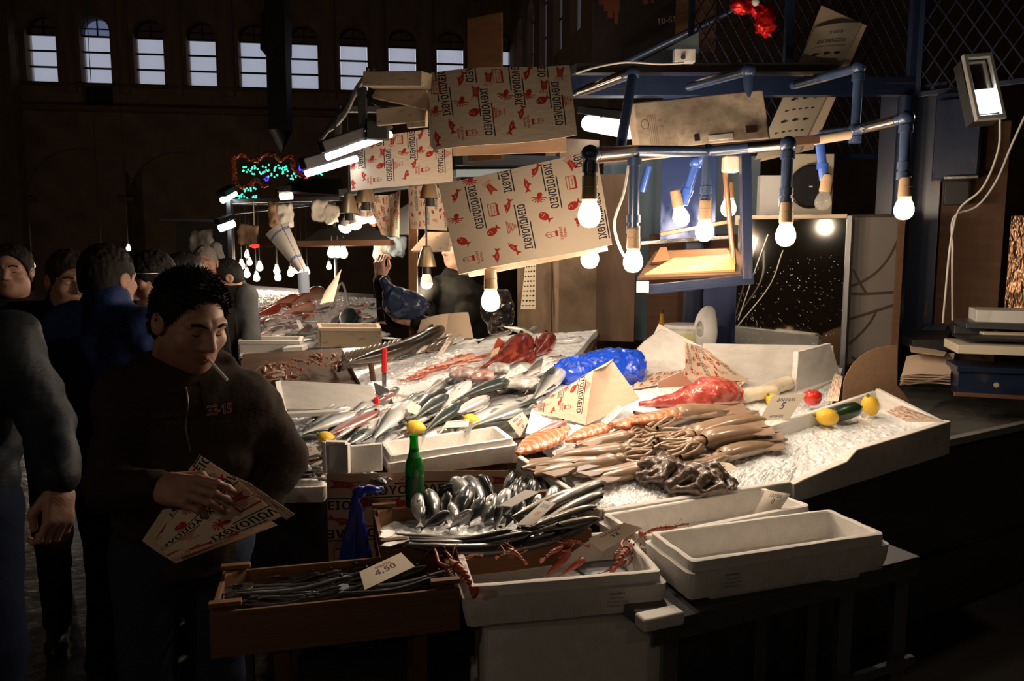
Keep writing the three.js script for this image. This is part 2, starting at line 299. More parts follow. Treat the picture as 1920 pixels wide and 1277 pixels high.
function octo(c, x, y) { c.save(); c.translate(x, y); c.fillStyle = RED; c.strokeStyle = RED; c.lineWidth = 8; c.lineCap = 'round'; c.beginPath(); c.ellipse(10, -18, 20, 24, .5, 0, 7); c.fill(); for (let k = 0; k < 7; k++) { const a = .1 + k * .48; c.beginPath(); c.moveTo(0, 0); c.bezierCurveTo(30 * Math.cos(a), 24 * Math.sin(a), 34 * Math.cos(a + .7), 46 * Math.sin(a + .4), 58 * Math.cos(a + .2), 50 * Math.sin(a + .2)); c.stroke(); } c.restore(); }
function shrimp(c, x, y, a) { c.save(); c.translate(x, y); c.rotate(a); c.strokeStyle = RED; c.lineWidth = 9; for (let k = 0; k < 7; k++) { c.beginPath(); c.arc(0, -50 + k * 13, 28 - k * 1.5, .2, 2.9); c.stroke(); } c.lineWidth = 4; for (let k = -2; k <= 2; k++) { c.beginPath(); c.moveTo(k * 9, 30); c.lineTo(k * 16 - 4, 86); c.stroke(); } c.restore(); }
function stamp(c, x, y) { c.save(); c.translate(x, y); c.fillStyle = RED; c.fillRect(-28, -52, 62, 112); c.fillStyle = '#d3bfa9'; c.fillRect(-42, -60, 62, 112); c.strokeStyle = RED; c.lineWidth = 5; c.strokeRect(-42, -60, 62, 112); c.rotate(-Math.PI / 2); c.fillStyle = RED; c.font = 'bold 15px sans-serif'; c.textAlign = 'center'; c.fillText('Φρέσκα ψάρια', 4, -16); c.fillText('κάθε μέρα', 4, 6); c.restore(); }
function handMark(c, x, y, flip) { c.save(); c.translate(x, y); if (flip) c.rotate(Math.PI); c.rotate(-Math.PI / 2); c.fillStyle = RED; c.font = 'bold 28px sans-serif'; c.textAlign = 'center'; c.fillText('ΨΑΡΙΑ', 6, -40); c.fillText('ΕΚΛΕΚΤΑ', 6, -10); c.fillRect(-24, 4, 52, 16); c.strokeStyle = RED; c.lineWidth = 5; c.strokeRect(-18, 22, 40, 36); c.beginPath(); c.moveTo(-18, 58); c.bezierCurveTo(-30, 100, 20, 120, 30, 60); c.moveTo(0, 60); c.lineTo(4, 96); c.stroke(); c.restore(); }
function listMark(c, x, y) { c.save(); c.translate(x, y); c.fillStyle = RED; for (let k = 0; k < 8; k++) c.fillRect(-40 + k * 11, -60 + k * 7, 5, 120 - k * 14); c.rotate(-Math.PI / 2); c.font = 'bold 20px sans-serif'; c.fillText('ΨΑΡΙΑ', -20, 66); c.restore(); }
const PAPER = '#d3bfa9';
const T_paperA = canvasTex(1120, 680, (c, w, h) => {
  c.fillStyle = PAPER; c.fillRect(0, 0, w, h);
  for (const [u, v, up] of [[.11, .28, 1], [.62, .2, 1], [.385, .58, 0], [.885, .52, 0], [.30, -.12, 0], [.80, -.16, 0]]) word(c, u * w, v * h, up);
  for (const [u, v] of [[.22, .42], [.53, .36], [.69, .36], [.03, .5]]) octo(c, u * w, v * h);
  for (const [u, v] of [[.33, .3], [.43, .12], [.81, .24], [.93, .08]]) shrimp(c, u * w, v * h, .1);
  for (const [u, v, a] of [[.24, .14, -1.2], [.13, .72, 1.4], [.63, .62, -1.3], [.55, .78, 1.9], [.7, .1, -1.2], [.02, .85, 1.5]]) fishMark(c, u * w, v * h, a);
  for (const [u, v] of [[.3, .58], [.78, .46]]) bream(c, u * w, v * h, -.5);
  stamp(c, .06 * w, .2 * h); stamp(c, .5 * w, .12 * h); handMark(c, .22 * w, .84 * h); handMark(c, .69 * w, .74 * h); listMark(c, .46 * w, .6 * h); listMark(c, .955 * w, .5 * h);
});
const T_paperB = canvasTex(1210, 860, (c, w, h) => {
  c.fillStyle = PAPER; c.fillRect(0, 0, w, h);
  for (const [u, v, up] of [[.2, .33, 0], [.69, .27, 0], [.42, .0, 1], [.48, .64, 1], [.95, .68, 1], [.88, -.1, 1]]) word(c, u * w, v * h, up);
  for (const [u, v] of [[.06, .4], [.6, .36], [.2, .02]]) octo(c, u * w, v * h);
  shrimp(c, .32 * w, .17 * h, 2.7); shrimp(c, .84 * w, .1 * h, 2.7);
  for (const [u, v, a] of [[.09, .17, -1.1], [.54, .2, 1.5], [.61, .08, -1], [.4, .4, -1.2], [.38, .84, 1], [.27, .9, -1.4], [.82, .68, -1.3], [.9, .6, 1.1], [.92, .32, 1.4]]) fishMark(c, u * w, v * h, a);
  for (const [u, v, a] of [[.27, .63, -.6], [.07, .66, .7], [.61, .57, .8], [.8, .52, -.5]]) bream(c, u * w, v * h, a);
  stamp(c, .31 * w, .4 * h); stamp(c, .82 * w, .28 * h); handMark(c, .13 * w, .86 * h, 1); handMark(c, .68 * w, .77 * h, 1); listMark(c, .4 * w, .62 * h);
});
const paperMat = (t, tint = [1, 1, 1]) => std({ map: t, color: lin(...tint), roughness: .85, bumpMap: rep(T_grain, 2, 2), bumpScale: .002 });
const M_paperA = paperMat(T_paperA), M_paperB = paperMat(T_paperB), M_paperW = M_paperA;
const M_plainPaper = std({ color: lin(.56, .43, .32), roughness: .9, bumpMap: T_grain, bumpScale: .002 });

// ---------- bulbs ----------
const KD = 1.18, ak = (px, py, d) => at(px, py, d < 4.25 ? d * KD : d);
const bulbM = std({ color: lin(.9, .8, .6), roughness: .3, emissive: lin(1, .80, .50), emissiveIntensity: 3.2 });
const ledM = std({ color: lin(.9, .85, .75), roughness: .4, emissive: lin(1, .86, .62), emissiveIntensity: 2.6 });
const clearM = phy({ color: lin(.95, .93, .88), roughness: .05, transmission: .9, thickness: 0 });
const bulbG = lathe([[0, -.066], [.014, -.064], [.025, -.055], [.031, -.04], [.031, -.026], [.026, -.01], [.019, .004], [.0145, .018], [.0135, .03]], 24);
const sockG = lathe([[0, .075], [.016, .075], [.019, .07], [.0205, .045], [.0205, .043], [.019, .042], [.0205, .041], [.022, .012], [.020, .006], [.0135, .006]], 20);
const ringG = new THREE.TorusGeometry(.0208, .0012, 6, 20).rotateX(Math.PI / 2).translate(0, .043, 0);
const ledTop = lathe([[.0, .06], [.012, .058], [.014, .05], [.014, .035], [.019, .03], [.030, -.012], [.031, -.018]], 20), ledDome = lathe([[.0305, -.018], [.030, -.028], [.022, -.042], [.01, -.048], [0, -.049]], 20);
function bulb(px, py, d, label, opt = {}) {
  const g = thing('light_bulb', label, 'light bulb', opt.group || 'lit bulbs hanging over the fish stalls');
  const s = opt.scale || KD; g.position.copy(ak(px, py, d)); g.position.y += .03 * s;
  if (opt.lean) g.rotation.z = opt.lean; g.scale.setScalar(s);
  if (opt.led) { mesh('heat_sink', ledTop, M.white, g); mesh('dome', ledDome, ledM, g); }
  else { mesh('glass', bulbG, opt.off ? clearM : bulbM, g); if (!opt.bare) { const sk = mesh('socket', sockG, M.porcelain, g); mesh('socket_ring', ringG, M.porcelain, sk); } }
  if (!opt.off) { const L = new THREE.PointLight(WARM, BULB_I * (opt.k || 1)); L.shadow.radius = 1.4; L.position.set(0, opt.led ? -.038 : -.034, 0); L.name = 'glow'; g.add(L); } if (opt.bare) { const cl = opt.cordTop ? (opt.cordTop - g.position.y) / s - .03 : opt.cord || .7; mesh('cord', new THREE.CylinderGeometry(.004, .004, cl, 6).translate(0, .03 + cl / 2, 0), M.black, g); }
  return g;
}
const vbk = (xa, da, xb, db, yT, yB, th) => { const hA = ak(xa, yT, da).y, hB = ak(xa, yB, da).y, a = ak(xa, (yT + yB) / 2, da), b = ak(xb, (yT + yB) / 2, db); a.y = b.y = (hA + hB) / 2; return beam(a, b, th, Math.abs(hA - hB)); };
const vb = (xa, da, xb, db, yT, yB, th) => { const hA = at(xa, yT, da).y, hB = at(xa, yB, da).y, a = at(xa, (yT + yB) / 2, da), b = at(xb, (yT + yB) / 2, db); a.y = b.y = (hA + hB) / 2; return beam(a, b, th, Math.abs(hA - hB)); };
bulb(1105, 402, 2.08, 'big bright bulb on the short black pipe before the lower printed sheet', { k: .66 });
bulb(1187, 490, 2.42, 'bulb under the long black pipe beside the crate shelf');
bulb(1321, 433, 2.62, 'bulb hanging just above the pale wooden crate end', { k: .75 });
bulb(1273, 408, 2.9, 'bulb on the slanting bright blue pipe', { lean: .25, k: 1.1 });
bulb(1473, 441, 2.42, 'bulb on the black pipe before the mirror', { k: .75 });
bulb(1695, 392, 2.55, 'rightmost bulb beside the tall blue post', { k: .7 });
bulb(1545, 378, 3.0, 'unlit bulb socket on the short blue pipe before the round dial', { off: true, lean: -.12 });
bulb(1366, 390, 3.15, 'bulb half hidden behind the copper tube', { k: 1.1 });
bulb(1106, 484, 2.62, 'bulb peeping out under the lower printed sheet', { k: 1.1 });
bulb(920, 564, 2.5, 'low bulb hanging over the red fish left of the pillar', { k: 1.5 });

// ---------- blue pipe frame that carries the lamps ----------
function pipeRun(g, name, pts, r, mat, elbows = true) {
  for (let i = 0; i + 1 < pts.length; i++) mesh(name, bar(pts[i], pts[i + 1], r, 14), mat, g);
  if (elbows) for (const p of pts.slice(1, -1)) mesh('elbow', new THREE.SphereGeometry(r * 1.45, 14, 10).translate(p.x, p.y, p.z), mat, g);
}
const collar = (g, p, dir, r, mat) => mesh('collar', bar(p.clone().addScaledVector(dir, -.014), p.clone().addScaledVector(dir, .014), r, 14), mat, g);
{
  const g = thing('lamp_pipe_frame', 'dark blue plumbing pipe frame carrying the bulbs over the counter', 'pipe frame');
  const R = .0205, dn = V(0, -1, 0);
  const e1 = ak(1187, 137, 2.75), t1 = ak(1162, 286, 2.62);
  pipeRun(g, 'pipe', [ak(1082, 176, 3.25), e1, t1], R, M.bluePipe);
  const e2 = ak(1403, 133, 2.75); pipeRun(g, 'pipe', [ak(1292, 163, 3.3), e2, e2.clone().setY(e2.y - .28)], R, M.bluePipe);
  const e3 = ak(1610, 127, 2.8), t3 = e3.clone().setY(ak(1605, 238, 2.75).y); pipeRun(g, 'pipe', [ak(1487, 160, 3.35), e3, t3], R, M.bluePipe);
  for (const [a, b] of [[[1088, 172, 3.2], [1172, 140, 2.8]], [[1300, 160, 3.26], [1388, 136, 2.82]], [[1495, 158, 3.3], [1592, 132, 2.88]]]) mesh('bright_sleeve', bar(ak(...a), ak(...b), R * 1.06, 14), M.chrome, g);
  // lower run
  const b1 = ak(1106, 345, 2.08), b2 = ak(1187, 436, 2.42), b3 = ak(1324, 380, 2.62), b5 = ak(1473, 385, 2.42), b6 = ak(1693, 335, 2.55);
  const l1 = b1.clone().setY(ak(1108, 290, 2.08).y), l2 = b2.clone().setY(ak(1187, 285, 2.42).y), l3 = b3.clone().setY(ak(1328, 285, 2.62).y), l5 = b5.clone().setY(ak(1472, 272, 2.42).y), l6 = b6.clone().setY(ak(1693, 224, 2.55).y);
  pipeRun(g, 'pipe', [b1, l1, l2], R, M.bluePipe); pipeRun(g, 'pipe', [l2, b2], R * .95, M.bluePipe);
  mesh('bright_sleeve', bar(l1.clone().lerp(l2, .12), l1.clone().lerp(l2, .9), R * 1.05, 14), M.chrome, g);
  pipeRun(g, 'pipe', [l2, l3, b3], R, M.bluePipe); pipeRun(g, 'pipe', [l3, l5, b5], R, M.bluePipe);
  mesh('bright_sleeve', bar(l3.clone().lerp(l5, .55), l3.clone().lerp(l5, .93), R * 1.06, 14), M.chrome, g);
  const hub = t3; pipeRun(g, 'pipe', [ak(1538, 252, 2.9), hub, l6, b6], R, M.bluePipe); mesh('tee', new THREE.SphereGeometry(R * 1.6, 14, 10).translate(hub.x, hub.y, hub.z), M.bluePipe, g);
  mesh('bright_sleeve', bar(hub.clone().lerp(l6, .2), hub.clone().lerp(l6, .85), R * 1.06, 14), M.chrome, g);
  for (const p of [b1, b2, b3, b5, b6]) { for (const k of [.01, .05]) collar(g, p.clone().setY(p.y + k), dn, R * 1.25, M.bluePipe); }
  for (const p of [l2, l5, l6, e3, hub]) collar(g, p.clone().setY(p.y - .04), dn, R * 1.3, M.bluePipe);
  // bright blue secondary pipes
  const q0 = ak(1330, 292, 2.85), q1 = ak(1305, 305, 2.88), q2 = ak(1281, 384, 2.9); pipeRun(g, 'bright_blue_pipe', [q0, q1, q2], R, M.blueBright); collar(g, q1.clone().lerp(q2, .7), q2.clone().sub(q1).normalize(), R * 1.25, M.blueBright);
  const o0 = ak(1535, 250, 2.98), o1 = ak(1545, 338, 3.0); pipeRun(g, 'bright_blue_pipe', [o0, o1], R, M.blueBright, false); collar(g, o0.clone().lerp(o1, .7), dn, R * 1.25, M.blueBright);
  const n0 = ak(1216, 312, 3.4), n1 = ak(1203, 360, 3.42); pipeRun(g, 'bright_blue_pipe', [n0, n1], R, M.blueBright, false);
  mesh('rail', beam(ak(1092, 300, 2.5), ak(1530, 262, 2.75), .05, .035), M.woodDark, g);
  mesh('rail_end', bar(ak(1528, 262, 2.75), ak(1592, 252, 2.78), .022), M.cardPale, g);
  settle(g);
}
for (const [pts, label] of [[[[1180, 300, 2.5], [1170, 360, 2.5], [1152, 420, 2.5], [1165, 470, 2.5], [1188, 505, 2.5]], 'thin cream cord looping beside the pale panel'],
  [[[1080, 138, 3.1], [1110, 128, 3.1], [1170, 117, 3.1], [1240, 120, 3.1], [1282, 118, 3.1]], 'grey cable lying along the top of the blue beam'],
  [[[690, 128, 3.2], [740, 165, 3.1], [790, 190, 3.05], [808, 212, 3.0]], 'pale twisted string tied from the lamp rail to the upper sheet'],
  [[[1875, 224, 3.05], [1872, 280, 3.1], [1840, 355, 3.15], [1800, 390, 3.2], [1785, 440, 3.2], [1772, 560, 3.25], [1768, 605, 3.3]], 'pale cord hanging from the floodlight'],
  [[[1935, 190, 3.05], [1900, 265, 3.1], [1865, 345, 3.15], [1830, 388, 3.2], [1790, 405, 3.22], [1786, 470, 3.2], [1786, 600, 3.3]], 'pale cord crossing the floodlight cord by the blue cabinet'],
  [[[1560, 0, 3.5], [1520, 5, 3.5], [1468, 470, 3.0], [1440, 540, 3.3], [1384, 610, 3.45]].slice(2), 'thin white string slanting down the mirror'],
  [[[1440, 440, 3.2], [1418, 500, 3.3], [1384, 600, 3.45]], 'second thin white string beside the mirror edge']]) settle(solo('cord', tube(pts.map(p => ak(...p)), label.includes('string') ? .003 : .0055, 40, 6), M.cord, label, 'cord'));

// ---------- hanging sheets of paper ----------
function hang(label, mat, cs, back, bend) { const g = thing('paper_sheet', label, 'paper sheet', 'printed wrapping sheets hung over the stall'); const [a, b, c, d] = cs.map(p => ak(...p)); mesh('printed_sheet', sheet(a, b, c, d, 16, 10, bend), mat, g); if (back) { const o = V(0, 0, -.03); const q = back.map(p => ak(...p)); mesh('backing_sheet', sheet(...q, 6, 4, () => 0), M_plainPaper, g); } return settle(g); }
hang('upper printed brown sheet hanging from the blue beam', M_paperA, [[798, 138, 2.75], [1068, 118, 2.75], [1082, 258, 2.6], [818, 290, 2.6]], [[830, 150, 2.85], [1060, 130, 2.85], [1062, 285, 2.72], [850, 292, 2.72]], (u, v) => .012 * Math.sin(u * 5 + v) + .02 * v * v);
hang('larger printed brown sheet hanging low beside the big bulb', M_paperB, [[822, 347, 2.55], [1118, 282, 2.5], [1148, 458, 2.42], [860, 515, 2.47]], [[830, 352, 2.6], [1110, 290, 2.56], [1140, 470, 2.5], [880, 520, 2.54]], (u, v) => .01 * Math.sin(u * 6) * v);
hang('whiter printed sheet hanging behind at the left of the upper sheet', M_paperW, [[655, 268, 3.2], [845, 232, 3.15], [848, 338, 3.1], [660, 360, 3.15]], null, (u, v) => .012 * Math.sin(u * 4 + 1));
hang('crumpled printed sheet hanging far behind the bulb clusters', M_paperA, [[690, 372, 4.6], [752, 358, 4.6], [748, 445, 4.6], [715, 440, 4.6]], null, (u, v) => .03 * Math.sin(u * 7 + 3 * v));
hang('printed sheet far behind beside the wooden upright', M_paperB, [[765, 350, 4.5], [840, 352, 4.5], [838, 432, 4.5], [770, 430, 4.5]], null, (u, v) => .02 * Math.sin(u * 5));
{ // side flap folded back at the left of the upper sheet
  settle(solo('paper_sheet', sheet(ak(796, 150, 2.76), ak(801, 138, 2.75), ak(822, 290, 2.6), ak(808, 275, 2.72), 3, 6), M_plainPaper, 'narrow plain flap folded behind the left edge of the upper sheet', 'paper sheet'));
  settle(solo('paper_sheet', sheet(ak(985, 495, 4.98), ak(1005, 493, 4.97), ak(1004, 580, 4.97), ak(976, 580, 4.98), 4, 6), std({ map: canvasTex(128, 320, (c, w, h) => { c.fillStyle = '#c9bba4'; c.fillRect(0, 0, w, h); c.fillStyle = '#2a2420'; for (let j = 0; j < 9; j++) for (let i = 0; i < 4; i++) { c.beginPath(); c.ellipse(18 + i * 30, 22 + j * 34, 11, 4 + (i * j) % 4, .1, 0, 7); c.fill(); } }), roughness: .9 }), 'narrow fish chart hanging on the wall beside the low bulb', 'poster'));
}
// fish chart posters strung between the lattice and the pipe frame
{
  const chart = canvasTex(360, 760, (c, w, h) => { c.fillStyle = '#a89d8d'; c.fillRect(0, 0, w, h); c.fillStyle = '#1d1a18'; c.textAlign = 'center'; c.font = 'bold 26px sans-serif'; c.fillText('ΤΑ ΨΑΡΙΑ', w / 2, 60); c.font = 'bold 30px sans-serif'; c.fillText('ΚΑΙ ΘΑΛΑΣΣΙΝΑ', w / 2, 110); c.fillRect(50, 130, 260, 3);
    for (let j = 0; j < 9; j++) for (let i = 0; i < (j % 2 ? 5 : 3); i++) { const n = j % 2 ? 5 : 3, x = 50 + (i + .5) * 260 / n, y = 175 + j * 64, s = 70 / n * 2; c.beginPath(); c.ellipse(x, y, s * .45, s * .19, 0, 0, 7); c.fill(); c.beginPath(); c.moveTo(x + s * .4, y); c.lineTo(x + s * .65, y - s * .2); c.lineTo(x + s * .65, y + s * .2); c.fill(); } });
  const pm = std({ map: chart, roughness: .85 });
  const g = thing('fish_chart', 'long fish chart poster hanging slanted behind the blue beam', 'poster'); mesh('sheet', sheet(ak(1528, 52, 3.82), ak(1618, 40, 3.82), ak(1500, 285, 3.76), ak(1415, 300, 3.76), 8, 10, (u, v) => .02 * Math.sin(4 * u)), pm, g); mesh('backing_card', sheet(ak(1540, 10, 3.86), ak(1625, 48, 3.85), ak(1525, 280, 3.8), ak(1425, 303, 3.79), 4, 4), M_plainPaper, g); settle(g);
}

// ---------- structure of the right-hand stall ----------
{
  const g = thing('overhead_beam', 'long blue steel beam across the top of the stall', 'beam');
  mesh('channel', beam(ak(1060, 163, 3.3), ak(1712, 163, 3.75), .07, .1), M.blue, g);
  mesh('top_ledge', beam(ak(1072, 132, 3.42), ak(1560, 130, 3.8), .12, .05), M.steelDark, g);
  settle(g);
}
function lattice(label, O, U, W, H, step, mat) {
  const g = thing('lattice_screen', label, 'lattice'); const bars = []; const Z = U.clone().cross(UP);
  const seg = (x0, y0, x1, y1, off) => { const a = O.clone().addScaledVector(U, x0).addScaledVector(UP, y0).addScaledVector(Z, off), b = O.clone().addScaledVector(U, x1).addScaledVector(UP, y1).addScaledVector(Z, off); if (a.distanceTo(b) > .02) bars.push(beam(a, b, .004, .008, Z.clone().cross(b.clone().sub(a)).normalize(), .001)); };
  const k = 1.55;
  for (let c = -H / k; c < W; c += step) { // rising
    let x0 = c, y0 = 0, x1 = c + H / k, y1 = H; if (x0 < 0) { y0 = -x0 * k; x0 = 0; } if (x1 > W) { y1 -= (x1 - W) * k; x1 = W; } seg(x0, y0, x1, y1, 0);
    x0 = c; y0 = H; x1 = c + H / k; y1 = 0; if (x0 < 0) { y0 += x0 * k; x0 = 0; } if (x1 > W) { y1 += (x1 - W) * k; x1 = W; } seg(x0, y0, x1, y1, .005);
  }
  const m = mesh('diamond_mesh', merge(bars), mat, g); m.userData.kind = 'stuff';
  for (const [x0, y0, x1, y1] of [[0, 0, W, 0], [0, H, W, H], [0, 0, 0, H], [W, 0, W, H]]) mesh('frame_bar', beam(O.clone().addScaledVector(U, x0).addScaledVector(UP, y0), O.clone().addScaledVector(U, x1).addScaledVector(UP, y1), .03, .03, Z), mat, g);
  return settle(g);
}
{
  const a = ak(1290, 285, 3.95), b = ak(1722, 285, 4.2); const U = V(b.x - a.x, 0, b.z - a.z), W = U.length(); U.normalize();
  lattice('blue diamond lattice screen above the beam, left of the tall post', a, U, W, 1.35, .075, M.blue);
  const a2 = ak(1722, 178, 3.7), b2 = ak(1990, 178, 3.3); const U2 = V(b2.x - a2.x, 0, b2.z - a2.z), W2 = U2.length(); U2.normalize();
  lattice('wide blue diamond lattice in the upper right corner behind the floodlight', a2, U2, W2, 1.1, .095, M.blue);
  for (const [px, d] of [[1478, 3.9], [1712, 3.72]]) { const p = ak(px, 100, d); settle(solo('lattice_post', beam(V(p.x, px < 1600 ? ak(px, 280, d).y : 0.9, p.z), V(p.x, 3.6, p.z), .05, .05, V(0, 0, 1)), M.blue, px < 1600 ? 'slim blue upright in the middle of the lattice screen' : 'tall blue steel post at the right of the stall', 'post')); }
  // tall pipe-faced blue post and panels behind the bulb
  const g = thing('blue_partition', 'dark blue steel partition behind the rightmost bulb', 'partition');
  mesh('panel', vbk(1640, 3.95, 1760, 3.75, 175, 680, .03), M.blue, g); mesh('half_round_post', bar(ak(1697, 180, 3.66), V(ak(1697, 180, 3.66).x, .95, ak(1697, 180, 3.66).z), .035), M.blue, g); mesh('panel', vbk(1760, 3.75, 1880, 3.6, 240, 690, .03), M.woodDark, g); settle(g);
  settle(solo('steel_sheet', vbk(1888, 3.55, 1960, 3.45, 405, 620, .01), std({ color: lin(.3, .17, .1), metalness: .9, roughness: .32, bumpMap: T_grain, bumpScale: .02 }), 'coppery reflecting metal sheet at the right edge', 'metal sheet'));
  const cb = thing('electrical_cabinet', 'blue steel electrical cabinet below the floodlight', 'cabinet'); mesh('body', vbk(1752, 3.6, 1838, 3.52, 182, 338, .14), M.blue, cb); mesh('door', vbk(1756, 3.52, 1836, 3.44, 190, 334, .015), M.blue, cb); mesh('bottom_lip', vbk(1770, 3.48, 1834, 3.42, 331, 337, .03), M.steel, cb); mesh('junction_box', vbk(1770, 3.56, 1815, 3.52, 342, 385, .06), M.black, cb); settle(cb);
}
{ // floodlight
  const g = thing('floodlight', 'tilted rectangular floodlight glaring white at the upper right', 'floodlight');
  const a = ak(1793, 110, 3.0), b = ak(1843, 104, 3.0), c = ak(1894, 222, 2.95), d = ak(1838, 225, 2.95);
  const X = b.clone().sub(a).add(c.clone().sub(d)).multiplyScalar(.5), Y = a.clone().sub(d).add(b.clone().sub(c)).multiplyScalar(.5), w = X.length(), h = Y.length();
  const ctr = a.clone().add(b).add(c).add(d).multiplyScalar(.25); pose(g, ctr, X, Y);
  const fr = new THREE.Shape(); fr.moveTo(-w / 2, -h / 2); fr.lineTo(w / 2, -h / 2); fr.lineTo(w / 2, h / 2); fr.lineTo(-w / 2, h / 2); fr.closePath(); const ho = new THREE.Path(); ho.moveTo(-w * .4, -h * .45); ho.lineTo(w * .4, -h * .45); ho.lineTo(w * .4, h * .45); ho.lineTo(-w * .4, h * .45); ho.closePath(); fr.holes.push(ho);
  mesh('frame', new THREE.ExtrudeGeometry(fr, { depth: .02, bevelSize: .002, bevelThickness: .002, bevelSegments: 1 }), std({ color: lin(.5, .48, .45), metalness: .5, roughness: .4 }), g);
  mesh('housing', bx(w * .92, h * .95, .06, 0, 0, -.05), M.black, g); mesh('reflector', bx(w * .8, h * .5, .006, 0, h * .2, -.012), M.chrome, g);
  mesh('lamp', bx(w * .62, h * .36, .008, .01, -h * .2, -.005), std({ color: lin(.9, .9, .9), emissive: lin(.85, .95, 1), emissiveIntensity: 4 }), g);
  const L = new THREE.RectAreaLight(COOL, 40, w * .62, h * .36); L.position.set(.01, -h * .2, .006); L.lookAt(V(.01, -h * .2, 1)); g.add(L); L.rotation.set(0, Math.PI, 0);
}
{ // sign boards and slanting rail at the top
  const g = thing('hanging_board', 'dark hanging signboard with worn orange paint at the top', 'signboard'); mesh('board', vbk(1112, 5.2, 1268, 5.2, -60, 120, .03), std({ map: canvasTex(320, 360, (c, w, h) => { c.fillStyle = '#1a0f0c'; c.fillRect(0, 0, w, h); c.fillStyle = '#5e2d18'; for (const [x, y, q, r] of [[40, 115, 60, 50], [55, 150, 20, 40], [20, 120, 30, 20], [80, 150, 16, 60], [190, 100, 20, 40], [220, 110, 14, 26]]) c.fillRect(x, y, q, r); c.fillStyle = '#8c8070'; c.font = 'bold 30px serif'; c.save(); c.translate(270, 210); c.rotate(-.15); c.fillText('10-61', -24, 0); c.restore(); }), roughness: .9 }), g); mesh('edge_board', vbk(1268, 5.1, 1345, 5.0, -60, 100, .04), M.woodDark, g); settle(g);
  settle(solo('slanting_rail', bar(ak(1165, 122, 4.2), ak(1398, 8, 3.9), .022), M.bluePipe, 'slanting dark blue rail rising from the beam to the lattice', 'rail'));
  settle(solo('gable_board', (() => { const s = [ak(1190, 122, 4.3), ak(1310, 122, 4.3), ak(1310, 60, 4.3)]; return sheet(s[0], s[2], s[1], s[1].clone().lerp(s[0], .3), 2, 2, () => 0, .01); })(), M.paleBlue, 'triangular grey blue panel under the slanting rail', 'panel'));
  const s = thing('socket_box', 'white cable junction box on top of the beam', 'junction box'); mesh('box', vbk(1263, 3.35, 1302, 3.35, 94, 118, .05), M.white, s); mesh('hole', bar(ak(1281, 107, 3.31), ak(1281, 107, 3.345), .012), M.black, s); settle(s);
  settle(solo('leaning_board', vbk(878, 3.6, 942, 3.5, 40, 302, .015), M.woodDark, 'dark board standing behind the upper sheet before the windows', 'board'));
  const o = thing('foil_ornament', 'shiny red foil ornament hanging at the top', 'ornament'); mesh('foil', surfNet((x, y, z) => smin(ell(x, y, z, .03, -.05, 0, .05, .075, .045), ell(x, y, z, -.09, .02, 0, .06, .045, .04), .03) + .014 * fbm(x * 30, y * 30, z * 30), V(-.18, -.16, -.08), V(.12, .1, .08), .008), phy({ color: lin(.75, .02, .02), metalness: .6, roughness: .25 }), o); mesh('tie', new THREE.SphereGeometry(.02, 10, 8).translate(-.03, .03, .02), M.white, o); o.position.copy(ak(1425, 18, 3.2));
}
{ // old foam box lying on the rail
  const g = thing('foam_box', 'stained old foam box lying on its side on the pipe rail', 'foam box');
  const a = ak(1187, 193, 2.74), b = ak(1432, 168, 2.76), c = ak(1438, 262, 2.74), d = ak(1197, 290, 2.72);
  const X = b.clone().sub(a), Y = a.clone().sub(d).add(b.clone().sub(c)).multiplyScalar(.5); const w = X.length(), h = Y.length();
  const ctr = a.clone().add(b).add(c).add(d).multiplyScalar(.25); pose(g, ctr, X, Y);
  mesh('bottom', rbox(w, h, .025, .012, 3), std({ map: (() => { const t = canvasTex(640, 256, (q, W, H) => { q.fillStyle = '#d0c0ac'; q.fillRect(0, 0, W, H); for (let i = 0; i < 420; i++) { const k = rnd(); q.fillStyle = `rgba(${90 + 60 * k},${66 + 50 * k},${48 + 40 * k},.06)`; q.beginPath(); q.ellipse(rnd() * W, rnd() * H, 8 + 34 * rnd(), 5 + 20 * rnd(), rnd() * 3, 0, 7); q.fill(); } q.fillStyle = 'rgba(70,40,22,.35)'; for (let i = 0; i < 5; i++) q.fillRect(60 + i * 9, 70, 3, 160); q.strokeStyle = '#5c4a3c'; q.lineWidth = 3; q.beginPath(); q.ellipse(45, 118, 18, 24, 0, 0, 7); q.stroke(); q.font = '12px sans-serif'; q.fillStyle = '#5c4a3c'; q.fillText('110', 110, 110); q.fillText('25', 118, 140); }); return t; })(), roughness: .85 }), g);
  for (const s of [-1, 1]) { mesh('side_wall', rbox(w, .022, .1, .008).translate(0, s * (h / 2 - .012), -.05), M.foamOld, g); mesh('end_wall', rbox(.022, h, .1, .008).translate(s * (w / 2 - .012), 0, -.05), M.foamOld, g); }
  mesh('notch', bx(.022, .026, .008, -.03, -h * .33, .012), M.dark, g); mesh('notch', bx(.045, .03, .008, w * .36, -h * .27, .012), M.woodDark, g); mesh('label_patch', bx(.1, .022, .006, .07, -h * .36, .013), M.foam, g);
}
